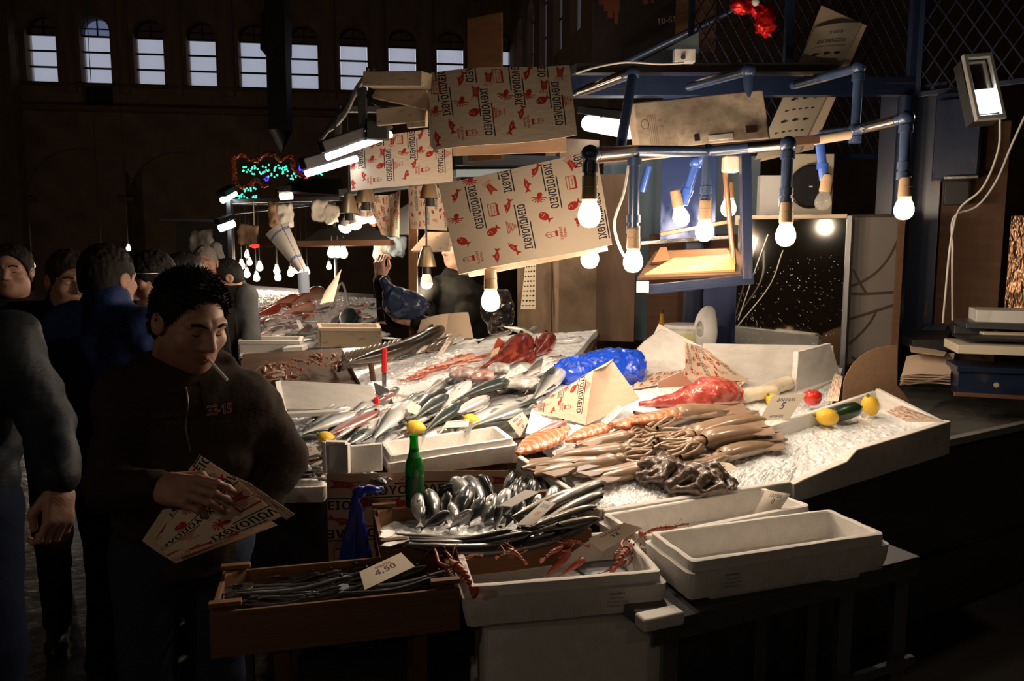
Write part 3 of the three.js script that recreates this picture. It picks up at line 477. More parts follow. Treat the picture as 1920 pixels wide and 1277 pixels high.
{ // crate shelf
  const g = thing('hanging_shelf', 'blue steel hanging shelf that carries the wooden crate lid', 'shelf');
  const dF = 2.95, dB = 3.35;
  mesh('front_rail', beam(ak(1212, 543, dF), ak(1412, 523, dF), .03, .045), M.blue, g); mesh('shelf_board', sheet(ak(1230, 470, 3.3), ak(1378, 463, 3.35), ak(1412, 513, dF), ak(1195, 521, dF), 2, 2, () => 0, .012), M.woodDark, g);
  mesh('upright', beam(ak(1397, 280, 3.0), ak(1400, 525, 2.95), .045, .04, V(0, 0, 1)), M.blue, g); mesh('back_rail', beam(ak(1200, 456, 3.25), ak(1375, 444, 3.3), .03, .02), M.steel, g);
  mesh('copper_tube', bar(ak(1360, 325, 3.1), ak(1376, 495, 3.1), .013), M.copper, g); mesh('side_rail', beam(ak(1238, 440, 3.3), ak(1370, 415, 3.35), .02, .02), M.copper, g);
  mesh('lamp_cap', rbox(.075, .08, .07, .015, 2).applyMatrix4(new THREE.Matrix4().setPosition(ak(1370, 308, 3.08))), M.cream, g); mesh('tape_tag', rbox(.055, .05, .004, .001).applyMatrix4(new THREE.Matrix4().setPosition(ak(1205, 538, 2.92))), M.white, g); settle(g);
  const c = thing('broken_crate', 'pale wooden crate end lying tilted on the hanging shelf with stamped oval', 'crate');
  const lbl = canvasTex(512, 192, (q, W, H) => { q.fillStyle = '#c79a62'; q.fillRect(0, 0, W, H); q.strokeStyle = '#8a6238'; for (let i = 0; i < 50; i++) { q.globalAlpha = .25; q.beginPath(); const y = rnd() * H; q.moveTo(0, y); q.lineTo(W, y + 8 * (rnd() - .5)); q.stroke(); } q.globalAlpha = 1; q.strokeStyle = '#4a3524'; q.lineWidth = 3; q.strokeRect(50, 96, 96, 66); q.fillStyle = '#4a3524'; q.font = 'bold 24px serif'; q.fillText('CANGO', 58, 136); q.beginPath(); q.arc(190, 118, 18, 0, 7); q.stroke(); q.fillStyle = '#d9c3a0'; q.fillRect(240, 120, 130, 16); q.fillStyle = '#4a3524'; q.font = '12px sans-serif'; q.fillText('ΠΡΟΣΟΧΗ ΕΥΘΡΑΥΣΤΟ', 244, 133); });
  mesh('front_board', sheet(ak(1262, 484, 3.1), ak(1378, 476, 3.12), ak(1378, 505, 2.98), ak(1208, 514, 2.98), 4, 2, () => 0, .012), std({ map: lbl, roughness: .8 }), c);
  mesh('upper_slat', sheet(ak(1252, 470, 3.16), ak(1362, 466, 3.18), ak(1376, 480, 3.11), ak(1254, 488, 3.11), 4, 2, () => 0, .012), M.wood, c); mesh('corner_block', sheet(ak(1238, 464, 3.12), ak(1250, 464, 3.12), ak(1256, 488, 3.08), ak(1222, 492, 3.08), 2, 2, () => 0, .02), M.wood, c); settle(c);
}
{ // walls and panels behind
  const pl = thing('stone_pillar', 'square beige stone pillar behind the ice bed', 'pillar'); mesh('shaft', (() => { const p = at(1070, 560, 5.1); return boxUV(beam(V(p.x, 0, p.z), V(p.x, 2.4, p.z), .27, .27, V(.3, 0, 1)), 2); })(), std({ map: T_wall, color: lin(1.1, 1.1, 1.1), roughness: .7 }), pl); settle(pl);
  settle(solo('wall_board', vbk(972, 5.12, 1036, 5.06, 440, 640, .06), std({ map: T_wall, color: lin(.8, .78, .75), roughness: .8 }), 'greyish stone facing left of the pillar behind the fish chart', 'board'));
  settle(solo('wall_board', vbk(1108, 5.0, 1192, 4.9, 330, 640, .02), std({ map: T_wall, color: lin(.55, .45, .38), roughness: .6 }), 'brown stained board beside the stone pillar', 'board'));
  settle(solo('blue_sheet', vbk(1240, 3.85, 1345, 3.8, 172, 452, .012), phy({ color: lin(.05, .085, .26), roughness: .3, roughnessMap: T_grain, metalness: .2 }), 'glossy blue metal sheet behind the bulbs', 'metal sheet'));
  settle(solo('rear_boarding', vbk(1130, 5.4, 1420, 5.3, 290, 640, .02), M.paleBlue, 'pale blue rear panel of the stall', 'panel'));
  settle(solo('shade_backing', vbk(1215, 4.2, 1560, 4.1, 440, 700, .02), M.woodDark, 'dark wooden backing added for the shade below the hanging shelf', 'board'));  // dark board stands in for the shade under the shelf
  settle(solo('blue_column', vbk(1283, 4.0, 1316, 4.0, 430, 640, .06), M.blue, 'blue upright column below the shelf', 'post')); settle(solo('blue_column', vbk(1318, 3.9, 1384, 3.85, 530, 650, .04), std({ color: lin(.02, .035, .12), roughness: .6 }), 'dark navy cloth panel left of the mirror', 'panel'));
  const mi = thing('wet_mirror', 'large mirror speckled with water drops behind the foam boxes', 'mirror');
  mesh('glass', vbk(1380, 3.62, 1584, 3.5, 412, 690, .008), std({ color: lin(.55, .55, .52), metalness: 1, roughness: .06 }), mi); mesh('edge_strip', vbk(1580, 3.51, 1590, 3.5, 405, 760, .03), M.steelDark, mi); mesh('top_strip', vbk(1378, 3.64, 1588, 3.5, 404, 422, .02), M.foamOld, mi);
  const dg = new THREE.SphereGeometry(1, 6, 4), drops = new THREE.InstancedMesh(dg, M.white, 240), mm = new THREE.Matrix4();
  for (let i = 0; i < 240; i++) { const u = rnd(), p = ak(1384 + 196 * u, rr(430, 645), 3.60 - .12 * u), s = rr(.0008, .0026); mm.makeScale(s, s, s * .6).setPosition(p); drops.setMatrixAt(i, mm); } drops.name = 'water_drops'; drops.userData.kind = 'stuff'; mi.add(drops); settle(mi);
  const sp = thing('stained_board', 'grey panel with brown curling stains between mirror and post', 'panel'); mesh('sheet', vbk(1590, 3.55, 1684, 3.5, 403, 690, .012), std({ map: canvasTex(256, 640, (c, w, h) => { c.fillStyle = '#5c5550'; c.fillRect(0, 0, w, h); c.strokeStyle = '#2a1a12'; c.lineCap = 'round'; c.lineWidth = 26; c.strokeRect(0, 0, w, h); for (const p of [[0, 300, 180, 260, 240, 100], [20, 230, 90, 330, 90, 320], [20, 330, 120, 330, 250, 320], [0, 440, 120, 410, 250, 370], [20, 540, 120, 470, 150, 400], [40, 600, 140, 660, 240, 560]]) { c.lineWidth = 12; c.beginPath(); c.moveTo(p[0], p[1]); c.quadraticCurveTo(p[2], p[3], p[4], p[5]); c.stroke(); } }), roughness: .6 }), sp); mesh('dark_border', vbk(1676, 3.49, 1690, 3.48, 403, 690, .02), M.woodDark, sp); settle(sp);
  const di = thing('dial_scale', 'round black dial with silver rim on a white weighing scale', 'scale'); const dc = ak(1520, 350, 3.9); mesh('rim', new THREE.TorusGeometry(.122, .009, 8, 40).translate(dc.x, dc.y, dc.z), M.chrome, di); mesh('dial', bar(dc.clone().add(V(0, 0, -.03)), dc.clone(), .12, 40), M.black, di); mesh('pointer', bx(.02, .008, .004, dc.x, dc.y, dc.z + .003), M.white, di); mesh('white_body', vbk(1422, 3.95, 1466, 3.95, 330, 405, .06), M.white, di); mesh('backing', vbk(1465, 3.97, 1560, 3.97, 290, 410, .03), M.cream, di); settle(di);
}

// ---------- counters, boxes and beds of ice ----------
const PR = plane(.29, -2.41, .86, -.35, -.94, .2), PL = plane(-.7, -2.8, .86, -.1, -.995, .25), PY = plane(.1, -3.5, 1.0, .1, -.995, .2);
const dep = (px, py, P, lift = 0) => { const p = onP(px, py, P, lift), r = ray(px, py); return (p.y - EYE) / r.y; };
const onD = (px, py, qx, qy, P) => at(px, py, dep(qx, qy, P));        // same distance as another spot on the bed
function prism(poly, y0, y1) { const s = new THREE.Shape(); poly.forEach(([x, z], i) => i ? s.lineTo(x, -z) : s.moveTo(x, -z)); s.closePath(); return boxUV(new THREE.ExtrudeGeometry(s, { depth: y1 - y0, bevelEnabled: false }).rotateX(-Math.PI / 2).translate(0, y0, 0)); }
{
  const g = thing('fish_counter', 'dark steel counter of the near stall with a bright metal edge', 'counter');
  const u = V(.87, 0, -.5).normalize(), A = V(.34, 0, -2.47), E2 = A.clone().addScaledVector(u, 3.3), bk = V(-.35, 0, -.94);
  const Bk = E2.clone().addScaledVector(bk, 1.6), Cc = A.clone().addScaledVector(bk, 1.5);
  mesh('body', prism([[A.x, A.z], [E2.x, E2.z], [Bk.x, Bk.z], [Cc.x, Cc.z]], .02, .80), M.steelDark, g);
  mesh('steel_top', sheet(V(Cc.x, .83, Cc.z), V(Bk.x, .98, Bk.z), V(E2.x, .84, E2.z), V(A.x, .82, A.z), 2, 2, () => 0, .02), std({ color: lin(.42, .41, .39), metalness: .6, roughness: .42, roughnessMap: T_grain, bumpMap: T_grain, bumpScale: .001 }), g);
  const off = V(.5, 0, .87).multiplyScalar(.01);
  mesh('edge_trim', beam(A.clone().add(off).setY(.83), E2.clone().add(off).setY(.85), .04, .035), std({ color: lin(.45, .44, .42), metalness: .5, roughness: .45 }), g);
  mesh('front_seam', beam(A.clone().add(off).setY(.32), E2.clone().add(off).setY(.32), .012, .02), M.black, g);
  settle(g);
  const g2 = thing('fish_counter', 'counter under the pile of silver fish, hung with printed paper', 'counter');
  const fl = V(-1.05, 0, -2.72), fr = V(.12, 0, -3.02), br = V(.4, 0, -4.4), bl = V(-1.3, 0, -4.15);
  mesh('body', prism([[fl.x, fl.z], [fr.x, fr.z], [br.x, br.z], [bl.x, bl.z]], .25, .80), M.dark, g2);
  for (const p of [fl, fr, br, bl]) mesh('leg', bar(V(p.x * .96, 0, p.z - .05), V(p.x * .96, .3, p.z - .05), .025), M.steelDark, g2);
  mesh('sloping_board', sheet(onP(455, 664, PY, -.05), onP(1125, 622, PY, -.05), V(fr.x, .86, fr.z), V(fl.x, .84, fl.z), 4, 4, () => 0, .03), M.woodDark, g2);
  const q = at(612, 895, 2.72), r = at(965, 868, 2.9);
  const ap = mesh('printed_apron', sheet(at(612, 888, 2.68), at(1000, 880, 2.86), V(at(1000, 880, 2.86).x, .35, at(1000, 880, 2.86).z), V(at(612, 888, 2.68).x, .35, at(612, 888, 2.68).z), 14, 8, (a, b) => .008 * Math.sin(9 * a)), std({ map: (() => { const t = T_paperA.clone(); t.rotation = Math.PI / 2; t.repeat.set(1, 1.3); t.needsUpdate = true; return t; })(), color: lin(.55, .45, .4), roughness: .8 }), g2);
  settle(g2);
}
// open foam box: profile swept round a rounded rectangle
function rectSweep(prof, L, W, cr = .02, seg = 4, wob = .0015) {
  const rings = prof.map(([ins, y]) => {
    const a = L / 2 - ins, b = W / 2 - ins, r = Math.max(.004, cr - ins * .3), pts = [];
    for (const [sx, sz, a0] of [[1, 1, 0], [-1, 1, 1], [-1, -1, 2], [1, -1, 3]]) for (let k = 0; k <= seg; k++) { const t = (a0 + k / seg) * Math.PI / 2; pts.push([sx * (a - r) + r * Math.cos(t), y, sz * (b - r) + r * Math.sin(t)]); }
    const out = []; for (let i = 0; i < pts.length; i++) { const p = pts[i], q = pts[(i + 1) % pts.length]; const n = Math.hypot(p[0] - q[0], p[2] - q[2]) > .05 ? 8 : 1; for (let k = 0; k < n; k++) { const t = k / n, v = [0, 1, 2].map(c => p[c] + (q[c] - p[c]) * t); v[1] += wob * N3(v[0] * 30, y * 20, v[2] * 30) * 2; out.push(v); } } return out;
  });
  const n = rings[0].length, pos = [], idx = []; rings.forEach(r => r.forEach(p => pos.push(...p)));
  for (let j = 0; j + 1 < rings.length; j++) for (let i = 0; i < n; i++) { const a = j * n + i, b = j * n + (i + 1) % n, c = a + n, d = b + n; idx.push(a, c, b, b, c, d); }
  const cap_ = (j, up) => { const y = prof[j][1], o = pos.length / 3; pos.push(0, y, 0); for (let i = 0; i < n; i++) { const a = j * n + i, b = j * n + (i + 1) % n; up ? idx.push(o, b, a) : idx.push(o, a, b); } };
  cap_(0, false); cap_(rings.length - 1, true);
  const g = new THREE.BufferGeometry(); g.setAttribute('position', new THREE.Float32BufferAttribute(pos, 3)); g.setIndex(idx);
  return boxUV(toCreasedNormals(g, .6), 4);
}
const T_stampBox = canvasTex(256, 96, (c, w, h) => { c.clearRect(0, 0, w, h); c.fillStyle = '#4c4a6a'; c.font = 'bold 15px sans-serif'; c.textAlign = 'center'; c.fillText('ΑΛΙΕΥΜΑΤΑ', w / 2, 20); c.font = '13px sans-serif'; c.fillText('ΝΩΠΑ ΨΑΡΙΑ', w / 2, 42); c.fillText('ΚΑΘ. ΒΑΡΟΣ  10 kg', w / 2, 62); c.fillText('ΣΥΝΤΗΡΗΣΗ 0-4 C', w / 2, 82); });
const M_stamp = std({ map: T_stampBox, transparent: true, roughness: .8, polygonOffset: true, polygonOffsetFactor: -2 });
function foamBox(label, FL, FR, h, W, H, opt = {}) {
  const a = onH(FL[0], FL[1], h), b = onH(FR[0], FR[1], opt.h2 || h); const X = b.clone().sub(a), L = X.length();
  const g = thing('foam_box', label, 'foam box', 'white foam fish boxes');
  const w = .026, fl = .02; const prof = [[.012, 0], [.004, H * .3], [0, H * .72], [.012, H * .735], [.014, H * .985], [.02, H], [w + .002, H], [w + .006, H * .97], [w + .014, fl + .006], [w + .022, fl]];
  mesh('tub', rectSweep(prof, L, W), opt.mat || M.foam, g);
  if (opt.stamp) mesh('printed_mark', new THREE.PlaneGeometry(.13, .05).translate(opt.stamp, H * .42, W / 2 + .0025), M_stamp, g);
  const Zd = X.clone().cross(UP).normalize();     // towards the viewer
  if (Zd.z < 0) Zd.negate();
  pose(g, a.clone().add(b).multiplyScalar(.5).addScaledVector(Zd, -W / 2).addScaledVector(UP, -H), X, UP); if (opt.pitch) g.rotateX(opt.pitch); g.userData.size = undefined; delete g.userData.size;
  return g;
}
const box1 = foamBox('empty white foam box nearest the right on the steel table', [1293, 1058], [1674, 1002], .90, .25, .105, { stamp: -.2 });
const box2 = foamBox('white foam box with red prawns on its rim at the front', [868, 1106], [1254, 1074], .86, .33, .105, { stamp: .13 });
const box3 = foamBox('foam box with a torn rim and a price card behind the empty box', [1205, 1012], [1532, 948], .875, .25, .1);
const box4 = foamBox('clean empty foam box lying behind the green bottle', [729, 857], [974, 822], .955, .25, .09, { h2: .985 });
const box5 = foamBox('foam tray of small silver fish beside the smoking man', [425, 906], [613, 901], .86, .36, .085);
// boxes and tables under them
{
  const g = thing('foam_box', 'upturned foam box on the floor under the prawn box', 'foam box', 'white foam fish boxes'); const p = onH(1040, 1200, .75);
  mesh('tub', rectSweep([[.012, 0], [0, .2], [0, .5], [.012, .505], [.012, .74]], .5, .34), M.foam, g); pose(g, V(box2.position.x + .03, 0, box2.position.z), V(1, 0, -.14), UP);
  const t = thing('steel_table', 'low steel table under the empty foam box', 'table');
  const a = onH(1222, 1182, .765), b = onH(1722, 1052, .765), X = b.clone().sub(a), n = V(X.z, 0, -X.x).normalize(); if (n.z > 0) n.negate();
  mesh('table_top', beam(a.clone().addScaledVector(n, .2).setY(.765), b.clone().addScaledVector(n, .2).setY(.765), .4, .035), M.steelDark, t);
  mesh('front_edge', beam(a.clone().setY(.752), b.clone().setY(.752), .012, .06), M.steelDark, t);
  for (const k of [.08, .72, .96]) for (const s of [.03, .36]) { const p2 = a.clone().lerp(b, k).addScaledVector(n, s); mesh('leg', beam(V(p2.x, 0, p2.z), V(p2.x, .73, p2.z), .04, .04, V(0, 0, 1)), M.steelDark, t); }
  mesh('stretcher', beam(a.clone().lerp(b, .08).setY(.45), b.clone().setY(.45), .02, .03), M.steelDark, t); settle(t);
  for (const [px, py, h, l, y, lab] of [[1237, 1160, .785, .12, .4, 'broken foam strip under the corner of the boxes'], [1262, 1080, .79, .07, -1.2, 'small foam wedge between the two front boxes']]) { const q = solo('foam_offcut', rbox(l, .035, .05, .008, 2), M.foam, lab, 'foam piece'); q.position.copy(onH(px, py, h)); q.rotation.y = y; }
  // slab that lifts the right-hand box
  const s2 = solo('foam_slab', rbox(.5, .025, .2, .01, 2), M.foam, 'flat foam slab under the empty foam box', 'foam piece'); s2.position.copy(box1.position); s2.position.y -= .0125; s2.quaternion.copy(box1.quaternion);
}
// wooden crate from planks
function crate(label, FL, FR, h, W, H) {
  const a = onH(FL[0], FL[1], h), b = onH(FR[0], FR[1], h), X = b.clone().sub(a), L = X.length(); const g = thing('wooden_crate', label, 'crate');
  for (const s of [-1, 1]) { mesh('side_board', rbox(L, H - .012, .01, .002).translate(0, H / 2 - .006, s * (W / 2 - .005)), M.wood, g); mesh('end_board', rbox(.012, H * .42, W - .02, .002).translate(s * (L / 2 - .006), H * .24, 0), M.wood, g); mesh('end_board', rbox(.012, H * .34, W - .02, .002).translate(s * (L / 2 - .006), H * .72, 0), M.wood, g);
    for (const t of [-1, 1]) { const tri = new THREE.Shape(); tri.moveTo(0, 0); tri.lineTo(-s * .05, 0); tri.lineTo(0, t * .05); tri.closePath(); mesh('corner_post', new THREE.ExtrudeGeometry(tri, { depth: H - .004, bevelEnabled: false }).rotateX(-Math.PI / 2).translate(s * (L / 2 - .012), 0, t * (W / 2 - .012)), M.wood, g); mesh('end_cap', rbox(.075, .012, .022, .002).translate(s * (L / 2 - .035), H + .004, t * (W / 2 - .014)), M.wood, g); } }
  for (let k = 0; k < 4; k++) mesh('bottom_slat', rbox(L - .02, .007, W / 4 - .012, .001).translate(0, .006, -W / 2 + W / 4 * (k + .5)), M.wood, g);
  let Z = X.clone().cross(UP).normalize(); if (Z.z < 0) Z.negate();
  pose(g, a.clone().add(b).multiplyScalar(.5).addScaledVector(Z, -W / 2).addScaledVector(UP, -H), X, UP); g.userData.L = undefined; delete g.userData.L; return [g, L];
}
const [crC, crL] = crate('wooden crate of slim dark fish at the front left', [391, 1142], [862, 1094], .865, .25, .125);
const [crD, crDL] = crate('wooden crate of silver bream and long fish in the middle', [716, 1022], [1110, 985], .89, .34, .13);
{ const t = thing('trestle', 'dark wooden trestle carrying the front left crate', 'trestle'); const p = crC.position; const X = V(1, 0, 0).applyQuaternion(crC.quaternion), Z = V(0, 0, 1).applyQuaternion(crC.quaternion);
  for (const sx of [-.14, .2]) { for (const sz of [-.09, .09]) { const q = p.clone().addScaledVector(X, sx).addScaledVector(Z, sz); mesh('leg', beam(V(q.x, 0, q.z), V(q.x, p.y - .03, q.z), .035, .035, Z), M.woodDark, t); } mesh('rail', beam(p.clone().addScaledVector(X, sx).addScaledVector(Z, -.11).setY(p.y - .016), p.clone().addScaledVector(X, sx).addScaledVector(Z, .11).setY(p.y - .016), .035, .03), M.woodDark, t); }
  mesh('stretcher', beam(p.clone().addScaledVector(X, -.14).setY(.3), p.clone().addScaledVector(X, .2).setY(.3), .03, .03), M.woodDark, t); settle(t);
  const t2 = thing('trestle', 'dark support stand under the middle crate', 'trestle'); const q = crD.position, X2 = V(1, 0, 0).applyQuaternion(crD.quaternion); mesh('block', beam(q.clone().addScaledVector(X2, -.2).setY(q.y / 2), q.clone().addScaledVector(X2, .24).setY(q.y / 2), .24, q.y - .004), M.dark, t2); settle(t2); }

// crushed ice
function iceBed(label, quad, P, opt = {}) {
  const [a, b, c, d] = quad.map(p => p.isVector3 ? p : onP(p[0], p[1], P, opt.lift || 0)), Lu = (a.distanceTo(b) + c.distanceTo(d)) / 2, Lv = (a.distanceTo(d) + b.distanceTo(c)) / 2, cs = opt.cell || .0065, nu = Math.round(Lu / cs), nv = Math.round(Lv / cs), am = opt.amp || .006;
  const g = sheet(a, b, c, d, nu, nv, (u, v) => am * fbm(u * Lu * 38, v * Lv * 38, 3) + am * .8 * N3(u * Lu * 95, v * Lv * 95, 9) + .012 * fbm(u * Lu * 4, v * Lv * 4, 1), .04);
  const m = solo('crushed_ice', g, opt.mat || M.ice, label, 'ice'); m.userData.kind = 'stuff'; return settle(m);
}
iceBed('crushed ice under the squid at the front of the counter', [[1000, 800], [1560, 745], [1478, 906], [1112, 956]], PR);
iceBed('crushed ice around the red monkfish', [[1020, 668], [1580, 690], [1560, 755], [985, 815]], PR, { nv: 50 });
iceBed('crushed ice below the pile of silver fish', [[560, 745], [1040, 690], [985, 812], [500, 862]], PL, { lift: -.02 });
iceBed('smooth ice bed with red mullet in the middle', [[640, 652], [1120, 618], [1040, 706], [700, 765]], PY, { amp: .004 });
{ // foam rim of the yellow bed
  const t = thing('foam_tray', 'long grey foam rim edging the middle ice bed', 'foam tray'); mesh('front_wall', beam(onP(882, 765, PY), onP(1050, 715, PY), .02, .06), M.foam, t); mesh('front_wall', beam(onP(700, 745, PY), onP(880, 766, PY), .02, .06), M.foam, t); settle(t);
  // big tray of squid
  const s = thing('foam_tray', 'wide broken foam tray that holds the squid and ice', 'foam tray');
  const A = onP(1128, 968, PR), B = onP(1478, 912, PR), C = onP(1768, 826, PR), D = onP(1640, 758, PR), Lb = onP(972, 868, PR);
  mesh('front_wall', beam(A.clone().setY(A.y - .01), B.clone().setY(B.y - .01), .024, .07, PR.n, .006), M.foam, s);
  mesh('left_wall', beam(A.clone().setY(A.y - .005), Lb.clone().setY(Lb.y), .022, .06, PR.n, .006), M.foam, s);
  // taller right part, its front wall broken down to the ice on a slant
  const Xr = C.clone().sub(B), wl = Xr.length(), sh = new THREE.Shape(); sh.moveTo(0, -.05); sh.lineTo(wl, -.05); sh.lineTo(wl, .085); sh.lineTo(wl * .36, .075); sh.lineTo(wl * .3, .04); sh.lineTo(wl * .05, .02); sh.lineTo(0, .012); sh.closePath();
  const fw = mesh('front_wall', boxUV(new THREE.ExtrudeGeometry(sh, { depth: .024, bevelSize: .004, bevelThickness: .004, bevelSegments: 2 }), 4), M.foam, s); pose(fw, B, Xr, UP);
  mesh('right_wall', beam(C.clone().setY(C.y + .02), D.clone().setY(D.y + .02), .026, .12, UP, .006), M.foam, s);
  mesh('back_wall', beam(D.clone().setY(D.y + .02), onP(1395, 838, PR).setY(onP(1395, 838, PR).y + .01), .026, .09, UP, .006), M.foam, s);
  mesh('printed_mark', new THREE.PlaneGeometry(.12, .045).applyMatrix4(new THREE.Matrix4().makeBasis(Xr.clone().normalize(), UP, Xr.clone().cross(UP).normalize()).setPosition(B.clone().addScaledVector(Xr, .86).add(V(.006, .03, .016)).addScaledVector(Xr.clone().cross(UP).normalize(), .026))), M_stamp, s);
  settle(s);
  iceBed('melting ice inside the broken right end of the squid tray', [D, C.clone().add(V(0, .03, 0)), B, onP(1390, 850, PR)], PR, { nu: 60, nv: 40 });
  // broken foam boxes standing at the back
  const bb = thing('foam_box', 'large broken foam box standing open at the back before the mirror', 'foam box', 'white foam fish boxes');
  const dB = 3.45, P0 = [[1328, 642], [1392, 634], [1560, 646], [1562, 742], [1330, 712]];
  mesh('back_wall', sheet(at(1322, 644, dep(1322, 714, PR)), at(1562, 648, dep(1562, 712, PR)), onP(1562, 712, PR), onP(1322, 714, PR), 20, 6, (u, v) => .01 * N3(u * 6, v * 4, 2), .025), M.foam, bb);
  mesh('side_wall', sheet(at(1497, 660, dep(1492, 740, PR)), at(1558, 644, dep(1570, 712, PR)), onP(1578, 712, PR), onP(1492, 740, PR), 8, 6, (u, v) => .006 * N3(u * 5, v * 5, 7), .025), M.foam, bb);
  mesh('floor', sheet(onP(1330, 712, PR, .015), onP(1565, 712, PR, .015), onP(1500, 740, PR, .015), onP(1360, 735, PR, .015), 3, 3, () => 0, .02), M.foam, bb); settle(bb);
  const b2 = thing('foam_box', 'broken foam box with a curved wall left of the mirror', 'foam box', 'white foam fish boxes');
  const sw = new THREE.Shape(); const o = onP(1178, 680, PR), ex = onP(1330, 690, PR).sub(o), sc = dep(1178, 680, PR) / F; sw.moveTo(0, -.06); sw.lineTo(152 * sc, -.06); sw.lineTo(150 * sc, 30 * sc); sw.lineTo(100 * sc, 40 * sc); sw.lineTo(60 * sc, 62 * sc); sw.lineTo(30 * sc, 40 * sc); sw.lineTo(0, 8 * sc); sw.closePath();
  pose(mesh('back_wall', boxUV(new THREE.ExtrudeGeometry(sw, { depth: .025, bevelSize: .004, bevelThickness: .004, bevelSegments: 1 }), 4), M.foam, b2), o, V(ex.x, 0, ex.z), UP);
  mesh('side_wall', sheet(at(1235, 607, dep(1200, 682, PR)), at(1325, 655, dep(1325, 712, PR)), onP(1325, 712, PR), onP(1200, 682, PR), 6, 4, () => 0, .022), M.foam, b2); mesh('floor', sheet(onP(1180, 682, PR, .012), onP(1330, 688, PR, .012), onP(1310, 715, PR, .012), onP(1200, 705, PR, .012), 2, 2, () => 0, .02), M.foam, b2); settle(b2);
  // foam panels on the left counter
  const l1 = thing('foam_box', 'foam box lying on its side behind the silver fish pile', 'foam box', 'white foam fish boxes'); mesh('back_wall', sheet(at(524, 713, 3.55), at(698, 722, 3.5), at(712, 770, 3.35), at(536, 766, 3.4), 8, 4, (u, v) => .003 * N3(u * 8, v * 8, 1), .022), M.foam, l1); mesh('end_wall', sheet(at(516, 716, 3.5), at(526, 713, 3.55), at(538, 770, 3.4), at(530, 778, 3.3), 2, 3, () => 0, .02), M.foam, l1); mesh('lip', beam(at(536, 778, 3.3), at(650, 772, 3.3), .05, .02), M.foam, l1); settle(l1);
  const l2 = thing('foam_board', 'broken foam lid standing upright left of the clean box', 'foam piece'); mesh('plate', vb(606, 2.72, 655, 2.7, 828, 886, .025), M.foam, l2); mesh('rim', vb(606, 2.70, 613, 2.7, 826, 886, .03), M.foam, l2); mesh('rim', vb(606, 2.70, 650, 2.69, 826, 833, .03), M.foam, l2); settle(l2);
  settle(solo('foam_board', vb(657, 2.74, 716, 2.78, 835, 888, .022), M.foam, 'second foam plate leaning beside the upright broken lid', 'foam piece'));
}

// ---------- fish and other seafood ----------
const wet = (o = {}) => phy(Object.assign({ vertexColors: true, roughness: .28, metalness: .3, clearcoat: .8, clearcoatRoughness: .15 }, o));
const M_fish = wet(), M_soft = wet({ metalness: 0, roughness: .38 }), M_eye = std({ color: lin(.01, .01, .01), roughness: .15 }), M_eyeRing = std({ color: lin(.75, .7, .5), roughness: .3 });
const PROF = {
  bass: [.2, .24, .46, .8, 1, .98, .8, .5, .06], bream: [.16, .26, .66, .98, 1.0, .9, .7, .42, .08], slim: [.22, .3, .6, .9, 1, .95, .78, .45, .08], eel: [.15, .4, .75, .95, 1, 1, .9, .65, .12], gurn: [.14, .2, .38, .62, .85, 1, .95, .6, .1],
};
const TT = [0, .08, .22, .42, .6, .76, .88, .965, 1];
function bodyLoft(prof, hr, tr, curve, cols, seed_, seg = 14) {
  const pos = [], col = [], idx = [], ns = 18, c = PROF[prof];
  const prof_at = t => { for (let i = 0; i + 1 < TT.length; i++) if (t <= TT[i + 1]) { const k = (t - TT[i]) / (TT[i + 1] - TT[i]), s = k * k * (3 - 2 * k); return c[i] + (c[i + 1] - c[i]) * (.5 * k + .5 * s); } return c[8]; };
  for (let j = 0; j <= ns; j++) { const t = Math.pow(j / ns, .85), h = prof_at(t) * hr / 2, w = prof_at(t) * tr / 2 * (t < .2 ? .5 + 2.5 * t : 1), cz = curve * Math.sin(t * 3.0) * .5;
    for (let i = 0; i < seg; i++) { const a = i / seg * Math.PI * 2, y = Math.cos(a), z = Math.sin(a); pos.push(t, h * y + (t > .75 ? -.02 * (t - .75) : 0), w * z + cz); const n = .5 + .5 * fbm(t * 9 + seed_, y * 3, z * 3 + seed_); let k = (y + .25 + .25 * (n - .5)) * 1.6; k = Math.max(0, Math.min(1, k)); const k2 = Math.max(0, Math.min(1, (-y - .1) * 1.5)); let q = [0, 1, 2].map(m => cols[1][m] * (1 - k) + cols[0][m] * k); q = q.map((v, m) => v * (1 - k2) + cols[2][m] * k2); const s = cols[3] && y > .1 && Math.sin(t * 60 + 3 * n) > .1 ? .35 : 1; col.push(...q.map(v => v * s * (.8 + .4 * n))); } }
  for (let j = 0; j < ns; j++) for (let i = 0; i < seg; i++) { const a = j * seg + i, b = j * seg + (i + 1) % seg; idx.push(a, a + seg, b, b, a + seg, b + seg); }
  for (const [j, f] of [[0, 1], [ns, 0]]) { const o = pos.length / 3; pos.push(j ? 1.004 : 0, 0, 0); col.push(...cols[1]); for (let i = 0; i < seg; i++) { const a = j * seg + i, b = j * seg + (i + 1) % seg; f ? idx.push(o, a, b) : idx.push(o, b, a); } }
  const g = new THREE.BufferGeometry(); g.setAttribute('position', new THREE.Float32BufferAttribute(pos, 3)); g.setAttribute('color', new THREE.Float32BufferAttribute(col, 3)); g.setIndex(idx); g.computeVertexNormals(); return g;
}
function finPlate(pts, th, col) { const s = new THREE.Shape(); pts.forEach((p, i) => i ? s.lineTo(p[0], p[1]) : s.moveTo(p[0], p[1])); s.closePath(); const g = new THREE.ExtrudeGeometry(s, { depth: th, bevelEnabled: false }).translate(0, 0, -th / 2); const n = g.attributes.position.count, c = new Float32Array(n * 3); for (let i = 0; i < n; i++) c.set(col, 3 * i); g.setAttribute('color', new THREE.BufferAttribute(c, 3)); return g; }
const protos = {};
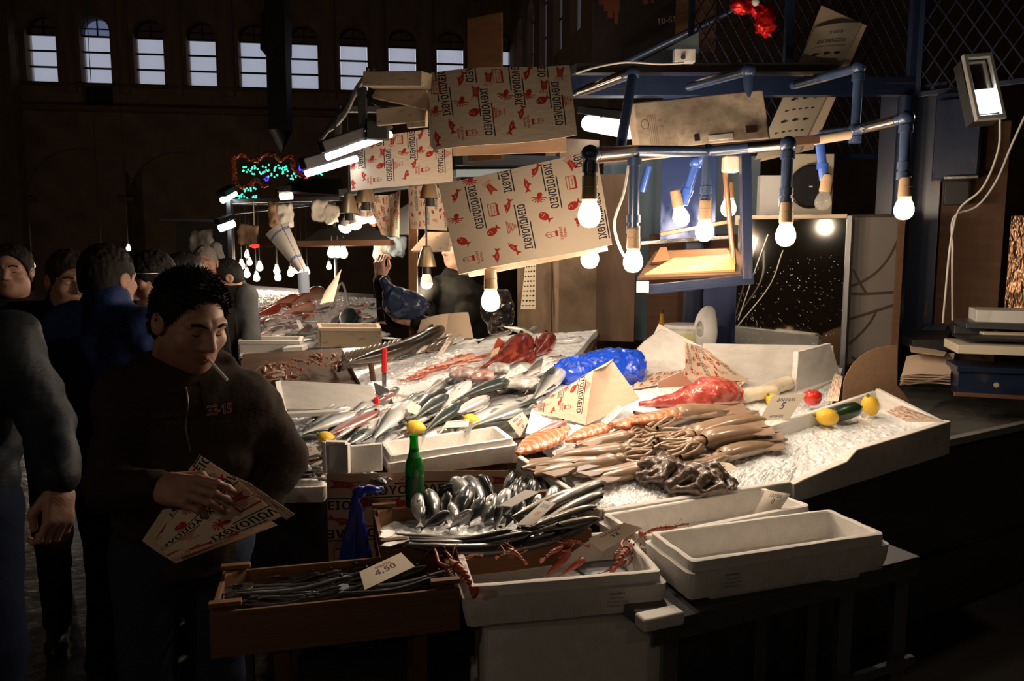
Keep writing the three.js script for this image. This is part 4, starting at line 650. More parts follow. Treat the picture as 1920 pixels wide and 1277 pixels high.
function fishProto(key, prof, hr, tr, curve, cols, name, opt = {}) {
  const parts = []; const b = bodyLoft(prof, hr, tr, curve, cols, key.length * 3.7 + hr * 50); const fc = cols[0].map((v, i) => .6 * v + .3 * cols[1][i]);
  const tl = opt.tail || .17, tw = opt.tw || .11, cz = 0;
  parts.push(['body', b, opt.mat || M_fish]); parts.push(['tail', finPlate([[.02, .02], [-tl * .35, .045], [-tl, tw], [-tl * .62, 0], [-tl, -tw], [-tl * .35, -.045], [.02, -.02]], .008, fc), M_fish]);
  parts.push(['dorsal_fin', finPlate([[.72, hr * .42], [.66, hr * .5 + .05], [.5, hr * .5 + .035], [.3, hr * .32 + .02], [.28, hr * .26]], .006, fc), M_fish]); parts.push(['anal_fin', finPlate([[.42, -hr * .36], [.36, -hr * .42 - .03], [.24, -hr * .24]], .006, fc), M_fish]);
  const ec = PROF[prof][6] * tr / 2; for (const s of [-1, 1]) { parts.push(['pectoral_fin', finPlate([[.72, -.0], [.6, .03], [.56, -.02], [.6, -.04]], .005, fc).translate(0, -hr * .08, s * (tr * .47)), M_fish]); parts.push(['eye', new THREE.SphereGeometry(.017 + hr * .02, 8, 6).scale(1, 1, .5).translate(.9, hr * .1, s * ec * .84), opt.eye || M_eye]); }
  if (opt.seam) parts.push(['gill_plate', new THREE.TorusGeometry(hr * .3, .006, 5, 14, 2.2).rotateZ(-1.1 + Math.PI).translate(.79, 0, tr * .36), M_fish].slice(0, 0));
  protos[key] = { name, parts: parts.filter(p => p.length) };
}
const gry = v => [v, v, v * 1.02];
fishProto('bass', 'bass', .25, .15, .03, [[.17, .19, .20], [.58, .59, .58], [.8, .79, .76]], 'sea_bass');
fishProto('bassDark', 'bass', .27, .16, -.05, [[.03, .045, .045], [.12, .14, .14], [.5, .5, .48]], 'dark_fish');
fishProto('pink', 'slim', .23, .15, .04, [[.36, .16, .15], [.62, .46, .44], [.75, .68, .64]], 'pink_fish');
fishProto('bream', 'bream', .36, .14, .02, [[.20, .21, .22], [.62, .62, .60], [.82, .8, .77]], 'bream');
fishProto('sardine', 'slim', .18, .11, .06, [[.06, .09, .13], [.5, .52, .53], [.78, .77, .74]], 'sardine', { tw: .08 });
fishProto('mullet', 'gurn', .22, .16, .05, [[.42, .07, .04], [.62, .18, .11], [.7, .4, .3]], 'red_mullet', { mat: M_soft });
fishProto('mackerel', 'slim', .2, .16, .03, [[.05, .07, .06], [.42, .42, .38], [.72, .68, .6], 1], 'mackerel');
fishProto('long', 'eel', .075, .06, .12, [[.025, .025, .027], [.13, .125, .12], [.4, .38, .35]], 'slim_fish', { tail: .08, tw: .03 });
fishProto('steel', 'bream', .42, .2, .02, [[.04, .045, .05], [.3, .31, .32], [.6, .6, .58]], 'bream', { mat: wet({ metalness: .55, roughness: .22 }) });
fishProto('hake', 'slim', .15, .12, .07, [[.02, .018, .016], [.07, .065, .06], [.3, .28, .25]], 'hake', { tail: .12, tw: .07 });
fishProto('tan', 'slim', .24, .2, .03, [[.14, .1, .07], [.42, .34, .26], [.66, .58, .47]], 'mackerel');
fishProto('conger', 'eel', .11, .1, .1, [[.03, .022, .016], [.10, .07, .05], [.4, .33, .25]], 'conger_eel', { tail: .06, tw: .035 });
fishProto('pale', 'slim', .22, .15, -.04, [[.42, .42, .42], [.74, .73, .71], [.85, .83, .8]], 'silver_fish');
function fish(key, tail, head, nrm, label, group, opt = {}) {
  let bodyM = null; const P = protos[key], g = thing(opt.name || P.name, label, opt.cat || 'fish', group);
  for (const [n, geo, mat] of P.parts) { if ((opt.small && /fin|eye/.test(n)) || (/long|hake|conger/.test(key) && /fin/.test(n))) continue; const q = mesh(n, geo, mat, /eye|pectoral/.test(n) ? bodyM : g); if (n === 'body') bodyM = q; }
  const d = head.clone().sub(tail), L = d.length(); pose(g, tail, d, nrm); g.rotateX((opt.roll === undefined ? Math.PI / 2 : opt.roll)); g.scale.setScalar(L / 1.0); g.scale.z *= opt.fat || 1; if (opt.tall) g.scale.y *= opt.tall; return g;
}
const rollR = () => (rnd() < .5 ? 1 : -1) * (Math.PI / 2 + rr(-.45, .25));
function lay(key, x0, y0, x1, y1, P, label, group, opt = {}) { const lift = opt.lift === undefined ? .03 : opt.lift; const a = onP(x0, y0, P, lift + (opt.dt || 0)), b = onP(x1, y1, P, lift + (opt.dh || 0)); return fish(key, a, b, P.n, label, group, Object.assign({ roll: rollR() }, opt)); }
// the pile of silver fish on the left counter: the well visible ones first
const GP = 'silver fish piled on the left counter';
for (const [k, x0, y0, x1, y1, lift, label] of [
  ['bass', 568, 812, 668, 774, .05, 'long silver fish at the left end of the fish pile'], ['pink', 612, 816, 712, 768, .06, 'pink-flanked fish near the left end of the pile'], ['pale', 650, 826, 716, 782, .05, 'pale slim fish right of the pink-flanked one'], ['bass', 676, 826, 752, 778, .05, 'grey silver fish in the left middle of the pile'], ['bass', 700, 822, 770, 752, .07, 'steeply lying silver fish left of the small white card'],
  ['bassDark', 778, 784, 842, 742, .09, 'dark fish just right of the small white card'], ['pale', 752, 806, 822, 762, .06, 'silver fish below the dark fish by the white card'], ['bassDark', 800, 806, 864, 758, .08, 'dark grey fish in the centre of the pile'], ['pale', 826, 772, 880, 714, .09, 'large pale fish lying high in the centre of the pile'], ['bassDark', 858, 748, 956, 714, .1, 'dark green fish on top of the pile toward the blue bag'],
  ['pale', 846, 780, 918, 744, .08, 'white bellied fish below the dark green one'], ['bass', 888, 796, 1030, 742, .08, 'largest silver fish pointing at the paper cone'], ['bassDark', 1000, 748, 1052, 686, .12, 'dark fish standing up before the blue bag'], ['bassDark', 545, 826, 604, 818, .03, 'small dark fish at the lower left of the pile'], ['pale', 577, 840, 644, 814, .04, 'pale fish beside the left lemon'], ['bassDark', 652, 834, 694, 802, .05, 'small dark fish above the upright foam lid'], ['pink', 736, 826, 776, 808, .05, 'small pink fish by the lemon half'], ['pink', 628, 822, 664, 800, .06, 'brownish small fish left of the small dark fish'], ['pale', 770, 826, 850, 800, .05, 'silver fish along the edge of the clean foam box'], ['bass', 860, 800, 950, 762, .06, 'silver fish right of the written card on the pile']]) lay(k, x0, y0, x1, y1, PL, label, GP, { lift });
for (let i = 0; i < 72; i++) { const u = rnd(), v = rnd(), x = 560 + 430 * u + 20 * rnd(), yy = 838 - 70 * u - v * (50 + 20 * u), L = rr(55, 95), a = rr(.35, .75); lay(pick(['bass', 'pale', 'bream', 'bass', 'pink', 'bassDark']), x, yy, x + L * Math.cos(a), yy - L * Math.sin(a) * .8, PL, 'fish half buried in the silver fish pile', GP, { lift: rr(.0, .03) }); }
// sardines in the tray and round it
for (let i = 0; i < 40; i++) { const x = rr(462, 600), y = rr(838, 896), a = rr(-.6, 2.6), L = rr(34, 58); const p = V(0, 0, 0); const A = onH(x, y, .87), B = onH(x + L * Math.cos(a), y - L * Math.sin(a) * .35, .88 + rr(0, .02)); fish(pick(['sardine', 'sardine', 'bass', 'pale']), A, B, UP, 'small silver fish in the foam tray by the smoking man', 'small fish in the left tray', { roll: rollR(), name: 'small_fish' }); }
for (const [x0, y0, x1, y1] of [[668, 884, 735, 900], [690, 880, 722, 906]]) { const A = onH(x0, y0, .9), B = onH(x1, y1, .9); fish('sardine', A, B, UP, 'small dark fish lying before the clean foam box', 'stray fish below the clean box', { name: 'small_fish' }); }
// bream standing in the middle crate
const crDh = crD.position.y;
{
  const bed = thing('crushed_ice', 'crushed ice in the middle crate', 'ice'); bed.userData.kind = 'stuff'; mesh('ice', sheet(V(-crDL / 2 + .02, .075, -.16), V(crDL / 2 - .02, .075, -.16), V(crDL / 2 - .02, .07, .16), V(-crDL / 2 + .02, .07, .16), 60, 30, (u, v) => .006 * fbm(u * 20, v * 12, 1) + .004 * N3(u * 80, v * 50, 1), .04), M.ice, bed); bed.position.copy(crD.position); bed.quaternion.copy(crD.quaternion);
  const li = (k, x0, y0, x1, y1, h0, h1, label, group, o) => fish(k, onH(x0, y0, h0), onH(x1, y1, h1), V(0, .3, 1), label, group, o);
  const GB = 'silver bream standing in the middle crate';
  for (const [x0, y0, x1, y1] of [[788, 976, 786, 932], [815, 972, 806, 926], [836, 972, 838, 930], [858, 965, 872, 918], [812, 930, 842, 915], [890, 952, 858, 908], [905, 945, 880, 902], [925, 940, 905, 900], [880, 975, 900, 938], [905, 975, 925, 935], [930, 970, 950, 925], [955, 960, 965, 915], [970, 940, 985, 902], [990, 950, 1000, 905], [1015, 945, 1010, 900], [945, 920, 960, 892], [980, 915, 1000, 892], [1030, 935, 1022, 900], [860, 985, 850, 950], [930, 985, 935, 955], [965, 978, 975, 945], [1000, 970, 1010, 935], [1030, 962, 1040, 920], [795, 985, 830, 968], [845, 985, 875, 965]]) li('steel', x0, y0 + 4, x1 + .35 * (x1 - x0), y1 - 8, .855, .90 + rr(0, .02), 'silver bream standing nose up in the middle crate', GB, { roll: rr(-1.0, 1.0) + (rnd() < .5 ? Math.PI / 2 : -Math.PI / 2), fat: 1.5 });
  const GL = 'long slim fish along the front of the middle crate';
  for (const [x0, y0, x1, y1, r] of [[735, 1000, 1030, 985], [740, 1006, 960, 992], [732, 1004, 1000, 996], [760, 1012, 1110, 978], [740, 1018, 1080, 990]]) li('long', x0, y0, x1, y1, .895, .905, 'long slim dark fish along the front of the middle crate', GL, { fat: 1.4, tall: 1.3, roll: .3 });
  for (const [x0, y0, x1, y1, lab] of [[985, 975, 1136, 904, 'dark long-snouted fish pointing up at the corner of the ice'], [1010, 985, 1134, 925, 'second dark pointed fish below the first at the ice corner'], [990, 992, 1120, 950, 'third dark pointed fish beside the price card'], [1000, 998, 1125, 972, 'lowest of the dark pointed fish by the prawn box'], [960, 970, 1090, 918, 'dark pointed fish half hidden behind the others']]) li('hake', x0, y0, x1, y1, .90, .93, lab, 'dark pointed fish at the end of the middle crate', { fat: 1.1, roll: Math.PI / 2 });
  // slim fish in the front crate
  const GC = 'slim dark fish in the front left crate';
  for (const [x0, y0, x1, y1] of [[425, 1100, 640, 1068], [430, 1108, 690, 1060], [440, 1112, 660, 1080], [450, 1096, 600, 1072], [470, 1098, 710, 1066], [480, 1118, 640, 1098], [500, 1120, 700, 1092], [460, 1126, 600, 1112], [450, 1132, 590, 1118], [540, 1110, 720, 1084], [560, 1120, 640, 1104], [600, 1078, 780, 1046], [610, 1090, 800, 1060], [650, 1100, 840, 1070], [520, 1080, 760, 1044], [640, 1110, 820, 1080], [680, 1062, 800, 1040]]) li('long', x0, y0, x1, y1, .825 + rr(0, .012), .835 + rr(0, .012), 'slim dark fish lying in the front left crate', GC, { fat: 1.4, tall: 1.35, roll: rr(-.6, .6) });
  for (let i = 0; i < 16; i++) { const x = rr(430, 690), y = 1128 - (x - 430) * .1 - rr(0, 46); li('long', x, y, x + rr(110, 150), y - rr(10, 24), .80, .81, 'slim dark fish lying in the front left crate', GC, { fat: 1.4, tall: 1.3, roll: rr(-.6, .6) }); }
}
// red mullet, scorpionfish, mackerel and eels on the yellow bed
const GY = 'red mullet on the middle ice';
for (let i = 0; i < 13; i++) { const x = 752 + i * 8 + rr(-6, 6), y = 713 - i * 3.2 + rr(-5, 5); lay('mullet', x, y, x + rr(30, 48), y - rr(6, 16), PY, 'small red mullet on the middle ice bed', GY, { lift: .015 }); }
for (let i = 0; i < 7; i++) { const x = 838 + i * 9, y = 692 - i * 4 + rr(-3, 3); lay('mullet', x, y, x + rr(24, 36), y - rr(4, 10), PY, 'small red mullet near the orange price card', GY, { lift: .02 }); }
function blob(name, label, cat, pos, f, lo, hi, cell, mat, color, quat) { const m = solo(name, surfNet(f, lo, hi, cell, color), mat, label, cat); m.position.copy(pos); if (quat) m.quaternion.copy(quat); return m; }
{ // scorpionfish: spiny red fish, larger
  const sc = (label, p0, p1, P, lift) => { const a = onP(...p0, P, lift), b = onP(...p1, P, lift), g = thing('scorpionfish', label, 'fish'); const L = a.distanceTo(b);
    const c = bodyLoft('gurn', .34, .3, .05, [[.24, .03, .016], [.34, .07, .04], [.5, .24, .17], 1], 4.2); mesh('body', c, M_soft, g); mesh('tail', finPlate([[.02, .03], [-.16, .1], [-.18, 0], [-.16, -.1], [.02, -.03]], .01, [.45, .07, .04]), M_soft, g);
    for (let k = 0; k < 8; k++) mesh('spine', new THREE.ConeGeometry(.012, .11, 5).rotateZ(.5).translate(.74 - k * .055, .17 - .004 * k, 0), phy({ color: lin(.45, .1, .07), roughness: .4 }), g); for (const s of [-1, 1]) { mesh('pectoral_fin', finPlate([[.7, 0], [.52, .12], [.44, -.02], [.54, -.12]], .008, [.5, .1, .06]).rotateX(s * .5).translate(0, -.03, s * .12), M_soft, g); mesh('eye', new THREE.SphereGeometry(.025, 8, 6).translate(.9, .08, s * .1), M_eye, g); }
    pose(g, a, b.clone().sub(a), P.n); g.rotateX(.7); g.scale.setScalar(L); return g; };
  sc('large red scorpionfish lying on the middle ice', [898, 692], [990, 640], PY, .05); sc('second red fish behind the large scorpionfish', [935, 690], [1002, 664], PY, .04); sc('cut red fish head standing behind the scorpionfish', [1000, 668], [1030, 632], PY, .05);
}
for (let i = 0; i < 12; i++) { const x = 640 + i * 9, y = 676 - i * 2.2; lay('tan', x + 2, y + 4, x + 13, y - 17, PY, 'mackerel standing in a row behind the knife', 'row of mackerel', { lift: .04, dh: .03, fat: 1.5, roll: 1.2, small: true }); }
for (let i = 0; i < 16; i++) { const x = 728 + (i % 8) * 17, y = 676 - (i % 8) * 4.5 - (i > 7 ? 10 : 0); lay(pick(['tan', 'mackerel', 'tan']), x, y, x + rr(22, 34), y - rr(6, 16), PY, 'mackerel in the rows before the dark eels', 'rows of mackerel on the middle ice', { lift: .03, fat: 1.7, tall: 1.4, small: true }); }
lay('conger', 650, 682, 832, 612, PY, 'long dark conger eel lying across the mackerel', 'conger eels', { lift: .08, fat: 1.1, roll: .3 }); lay('conger', 640, 690, 770, 652, PY, 'shorter dark conger eel below the long one', 'conger eels', { lift: .05, roll: .3 }); lay('conger', 735, 650, 826, 622, PY, 'dark conger eel tucked under the long one', 'conger eels', { lift: .05, roll: .3 });
for (const [k, x0, y0, x1, y1, lab] of [['mackerel', 945, 612, 1000, 626, 'striped fish with its tail up at the back of the ice'], ['pale', 1030, 640, 1095, 634, 'single silver fish lying alone on the middle ice'], ['hake', 900, 640, 960, 622, 'greyish fish at the back left of the ice'], ['bass', 985, 622, 1010, 612, 'small grey fish head at the back of the ice']]) lay(k, x0, y0, x1, y1, PY, lab, 'loose fish at the back of the middle ice', { lift: .03 });
// prawns
function prawnParts(g, claws, mat = phy({ color: lin(.33, .07, .03), roughness: .32, clearcoat: .6 })) {
  for (let k = 0; k < 6; k++) { const t = k / 5; mesh('shell_segment', new THREE.SphereGeometry(.085 - .035 * t, 10, 7).scale(1.15, 1, .85).translate(-.08 - .12 * k, .03 * Math.sin(t * 3) - .1 * t * t, 0), mat, g); }
  mesh('head', new THREE.CylinderGeometry(.02, .095, .38, 10).rotateZ(-Math.PI / 2).translate(.16, .01, 0), mat, g); mesh('tail_fan', finPlate([[-.68, -.08], [-.86, 0], [-.9, -.1], [-.84, -.2], [-.68, -.12]], .06, [.5, .12, .06]), M_soft, g);
  for (const s of [-1, 1]) { mesh('antenna', tube([V(.3, .03, s * .03), V(.5, .18, s * .12), V(.62, .05, s * .26), V(.7, -.1, s * .3)], .007, 12, 4), mat, g); mesh('eye', new THREE.SphereGeometry(.02, 6, 5).translate(.29, .05, s * .05), M_eye, g); if (claws) mesh('claw', tube([V(.12, -.06, s * .06), V(.35, -.08, s * .16), V(.6, -.02, s * .13), V(.78, 0, s * .1)], .03, 10, 6), mat, g); for (let k = 0; k < 3; k++) mesh('walking_leg', tube([V(.12 - k * .08, -.06, s * .05), V(.14 - k * .1, -.14, s * .16), V(.1 - k * .1, -.22, s * .12)], .01, 6, 4), mat, g); }
}
const prawnP = new THREE.Group(); prawnParts(prawnP, true);
const shrimpP = new THREE.Group(); prawnParts(shrimpP, false, phy({ color: lin(.42, .22, .14), roughness: .35, clearcoat: .5 }));
function prawn(a, b, label, group, roll = 0, P0 = prawnP) { const g = P0.clone(); g.name = numbered('langoustine'); g.userData = { label, category: 'langoustine', group }; scene.add(g); const d = b.clone().sub(a); pose(g, a.clone().lerp(b, .55), d, UP); g.rotateX(roll); g.scale.setScalar(d.length() / 1.55); return g; }
{
  const G2 = 'red langoustines on the prawn box', h = .86, H_ = (p, dh = 0) => onH(p[0], p[1], h + dh);
  for (const [a, b, dh, lab, r] of [[[895, 1100], [828, 1036], .015, 'red langoustine lying over the left rim of the prawn box', .3], [[905, 1038], [862, 1048], .02, 'langoustine behind the left rim of the prawn box', 0], [[930, 1042], [985, 1030], .01, 'langoustine with tangled legs at the back of the prawn box', .2], [[985, 1050], [945, 1022], .03, 'second langoustine tangled at the back of the prawn box', -.3], [[1015, 1046], [1070, 1018], .01, 'langoustine beside the lying price card', .2], [[1150, 1066], [1192, 1008], .0, 'langoustine climbing the right rim of the prawn box', .4], [[1200, 996], [1290, 986], .03, 'long red langoustine across to the empty box', .2], [[1105, 1020], [1040, 1012], .02, 'small langoustine behind the price card', .3]]) prawn(H_(a, dh), H_(b, dh), lab, G2, r);
  for (const [a, b, lab] of [[[1020, 1082], [1068, 1028], 'red fish standing inside the prawn box'], [[1048, 1080], [1096, 1046], 'second red fish curled inside the prawn box'], [[1130, 1074], [1175, 1050], 'red fish at the right inside the prawn box'], [[1370, 985], [1410, 968], 'small red fish in the torn box']]) fish('mullet', onH(...a, .79), onH(...b, .83), UP, lab, 'red fish in the front boxes', { roll: .6, fat: 1.3 });
  // heap of small pink prawns on the middle bed
  for (let i = 0; i < 44; i++) { const x = rr(482, 640), y = 706 - (x - 480) * .22 + rr(-16, 14), a = rnd() * 6.3, L = rr(18, 30); const A = onP(x, y, PY, rr(.01, .05)), B = onP(x + L * Math.cos(a), y + L * .35 * Math.sin(a), PY, rr(.02, .05)); const g = prawn(A, B, 'pink prawn in the heap behind the foam box', 'heap of pink prawns', 0, shrimpP); g.scale.multiplyScalar(1.5); }
}
// squid
{
  const col = (x, y, z) => { const n = .5 + .5 * fbm(x * 14, y * 14, z * 14); return [.20 + .15 * n, .125 + .11 * n, .075 + .078 * n]; };
  const mk = (bend, key) => { const parts = []; const pts = t => V(t, .02 * Math.sin(t * 5 + key), bend * Math.sin(t * 3.1));
    const rad = t => t < .62 ? .012 + .062 * Math.pow(Math.sin(Math.min(1, t / .45) * Math.PI / 2), .7) : .05; const pos = [], idx = [], cl = [], ns = 16, sg = 12;
    for (let j = 0; j <= ns; j++) { const t = .66 * j / ns, c = pts(t), r = rad(t); for (let i = 0; i < sg; i++) { const a = i / sg * 6.2832; pos.push(c.x, c.y + r * .72 * Math.cos(a), c.z + r * Math.sin(a)); cl.push(...col(t * 3 + key, Math.cos(a), Math.sin(a))); } }
    for (let j = 0; j < ns; j++) for (let i = 0; i < sg; i++) { const a = j * sg + i, b = j * sg + (i + 1) % sg; idx.push(a, a + sg, b, b, a + sg, b + sg); }
    const g = new THREE.BufferGeometry(); g.setAttribute('position', new THREE.Float32BufferAttribute(pos, 3)); g.setAttribute('color', new THREE.Float32BufferAttribute(cl, 3)); g.setIndex(idx); g.computeVertexNormals(); parts.push(['mantle', g]);
    for (const s of [-1, 1]) parts.push(['fin', finPlate([[.02, 0], [.1, .11], [.2, .1], [.3, .05]], .01, [.3, .2, .14]).rotateX(s * Math.PI / 2).translate(0, .02, pts(.15).z)]);
    const hc = pts(.7); parts.push(['head', new THREE.SphereGeometry(.045, 10, 8).scale(1.4, .8, 1).translate(hc.x, hc.y, hc.z)]);
    for (let k = 0; k < 7; k++) { const o = (k - 3) * .016; parts.push(['tentacle', tube([V(.72, hc.y, hc.z + o), V(.82, hc.y + .02 * Math.sin(k), hc.z + o * 2 + .02 * Math.sin(k * 2 + key)), V(.92, hc.y - .01, hc.z + o * 2.6), V(1 + .05 * Math.sin(k * 3), hc.y - .01 + .02 * Math.cos(k * 2), hc.z + o * 3 + .03 * Math.sin(k + key))], .014, 10, 5)]); }
    for (const p of parts) if (!p[1].attributes.color) { const n = p[1].attributes.position.count, c = new Float32Array(n * 3); for (let i = 0; i < n; i++) c.set(col(p[1].attributes.position.getX(i), p[1].attributes.position.getY(i), p[1].attributes.position.getZ(i)), 3 * i); p[1].setAttribute('color', new THREE.BufferAttribute(c, 3)); } return parts; };
  const ms = wet({ metalness: 0, roughness: .35, clearcoat: .9, clearcoatRoughness: .15 }); const vs = [mk(.06, 1), mk(-.05, 2.3), mk(.1, 4.1), mk(.02, 5.5)];
  [[978, 884, 1225, 838, .02, 'long squid at the left with its tip toward the crate'], [1000, 894, 1235, 850, .03, 'second squid from the left tip, just below the first'], [1072, 886, 1248, 862, .03, 'squid with a rounded end above the bare ice'], [1102, 900, 1300, 868, .02, 'lowest left squid just above the octopus'], [1035, 864, 1215, 818, .04, 'squid below the salmon fillets'], [1080, 838, 1230, 806, .03, 'short squid next to the salmon'], [1476, 820, 1262, 856, .03, 'right squid nearest the broken tray end'], [1452, 806, 1248, 844, .05, 'right squid second from the tray end'], [1436, 790, 1236, 830, .05, 'right squid in the middle of the bunch'], [1420, 776, 1224, 816, .05, 'right squid under the price card'], [1404, 764, 1216, 802, .04, 'upper right squid near the peeled white squid'], [1470, 832, 1290, 876, .02, 'lower right squid above the octopus'], [1345, 770, 1180, 812, .03, 'squid in the top row beside the salmon'], [1380, 845, 1250, 880, .03, 'squid end beside the lying price card']].forEach(([x0, y0, x1, y1, lift, lab], i) => {
    const g = thing('squid', lab, 'squid', 'squid heaped on the ice'); for (const [n, geo] of vs[i % 4]) mesh(n, geo, ms, g); const a = onP(x0, y0, PR, lift), b = onP(x1, y1, PR, lift); pose(g, a, b.clone().sub(a), PR.n); g.scale.setScalar(a.distanceTo(b)); g.scale.y *= 1.1; });
  for (const [x0, y0, x1, y1, lab] of [[1310, 752, 1448, 738, 'peeled white squid tube lying above the brown squid'], [1398, 745, 1476, 722, 'second peeled white squid tube with a rounded end']]) { const a = onP(x0, y0, PR, .04), b = onP(x1, y1, PR, .04), d = b.clone().sub(a), L = d.length(); const m = blob('squid_tube', lab, 'squid', a, (x, y, z) => cap(x, y, z, V(0, 0, 0), V(L, .01, 0), .026, .034) + .004 * fbm(x * 20, y * 20, z * 20), V(-.06, -.06, -.06), V(L + .06, .08, .06), .007, wet({ vertexColors: false, color: lin(.78, .68, .5), metalness: 0 })); pose(m, a, d, PR.n); }
  // octopus
  const oc = (label, px, py, s, sd) => { const arms = []; for (let k = 0; k < 8; k++) { const a = k * .785 + sd, p0 = V(0, 0, 0), p1 = V(.06 * Math.cos(a), .035 + .015 * Math.sin(k * 2.3), .045 * Math.sin(a)), p2 = V(.11 * Math.cos(a + .5), .01, .08 * Math.sin(a + .5)), p3 = V(.12 * Math.cos(a + 1.1), .0, .09 * Math.sin(a + 1.1)); arms.push([p0, p1, .024, .02], [p1, p2, .02, .015], [p2, p3, .015, .009]); }
    const m = blob('octopus', label, 'octopus', onP(px, py, PR, .02), (x, y, z) => { let d = ell(x, y, z, .01, .03, -.01, .055, .04, .045); for (const [a, b, r, q] of arms) d = smin(d, cap(x, y, z, a, b, r, q), .012); return d + .003 * Math.sin(x * 160) * Math.sin(z * 170) * Math.sin(y * 150); }, V(-.17, -.04, -.14), V(.17, .1, .14), .0055, wet({ metalness: 0, roughness: .3 }), (x, y, z) => { const n = .5 + .5 * fbm(x * 40, y * 40, z * 40); return [.03 + .12 * n, .02 + .075 * n, .015 + .055 * n]; }); m.scale.setScalar(s); return m; };
  oc('dark brown octopus curled on the ice at the left', 1240, 890, 1.0, .4); oc('pale-suckered octopus heap nearest the tray edge', 1305, 908, 1.12, 1.3);
}
{ // salmon
  const fil = (label, x0, y0, x1, y1, wdt, lift) => { const a = onP(x0, y0, PR, lift), b = onP(x1, y1, PR, lift), d = b.clone().sub(a), L = d.length(); const m = blob('salmon_fillet', label, 'fillet', a, (x, y, z) => { const t = x / L, w = wdt * (.55 + .45 * Math.sin(Math.min(1, Math.max(0, t)) * 2.6 + .3)); return ell(x, y, z, L / 2, 0, 0, L * .56, .022, w) + .0008 * Math.sin(x * 170 + 90 * Math.abs(z)); }, V(-.06, -.03, -wdt * 1.1), V(L + .06, .04, wdt * 1.1), .005, wet({ metalness: 0, roughness: .32 }), (x, y, z) => { const s = Math.sin(x * 170 + 90 * Math.abs(z)); const p = y < -.008; return p ? [.35, .33, .33] : s > .55 ? [.7, .33, .2] : [.6, .17, .07]; }); pose(m, a, d, PR.n); return m; };
  fil('large orange salmon fillet at the left below the paper cone', 975, 848, 1062, 802, .06, .03); fil('orange salmon fillet tip beside the written card', 1066, 826, 1150, 796, .04, .04); fil('salmon fillet right of the written card', 1155, 800, 1235, 782, .05, .03); fil('salmon fillet nearest the monkfish', 1190, 792, 1312, 764, .04, .05);
  const pf = lay('pink', 1000, 815, 1062, 792, PR, 'pink whole fish between salmon and paper cone', 'pink fish by the cone', { lift: .04, fat: 1.6 });
}
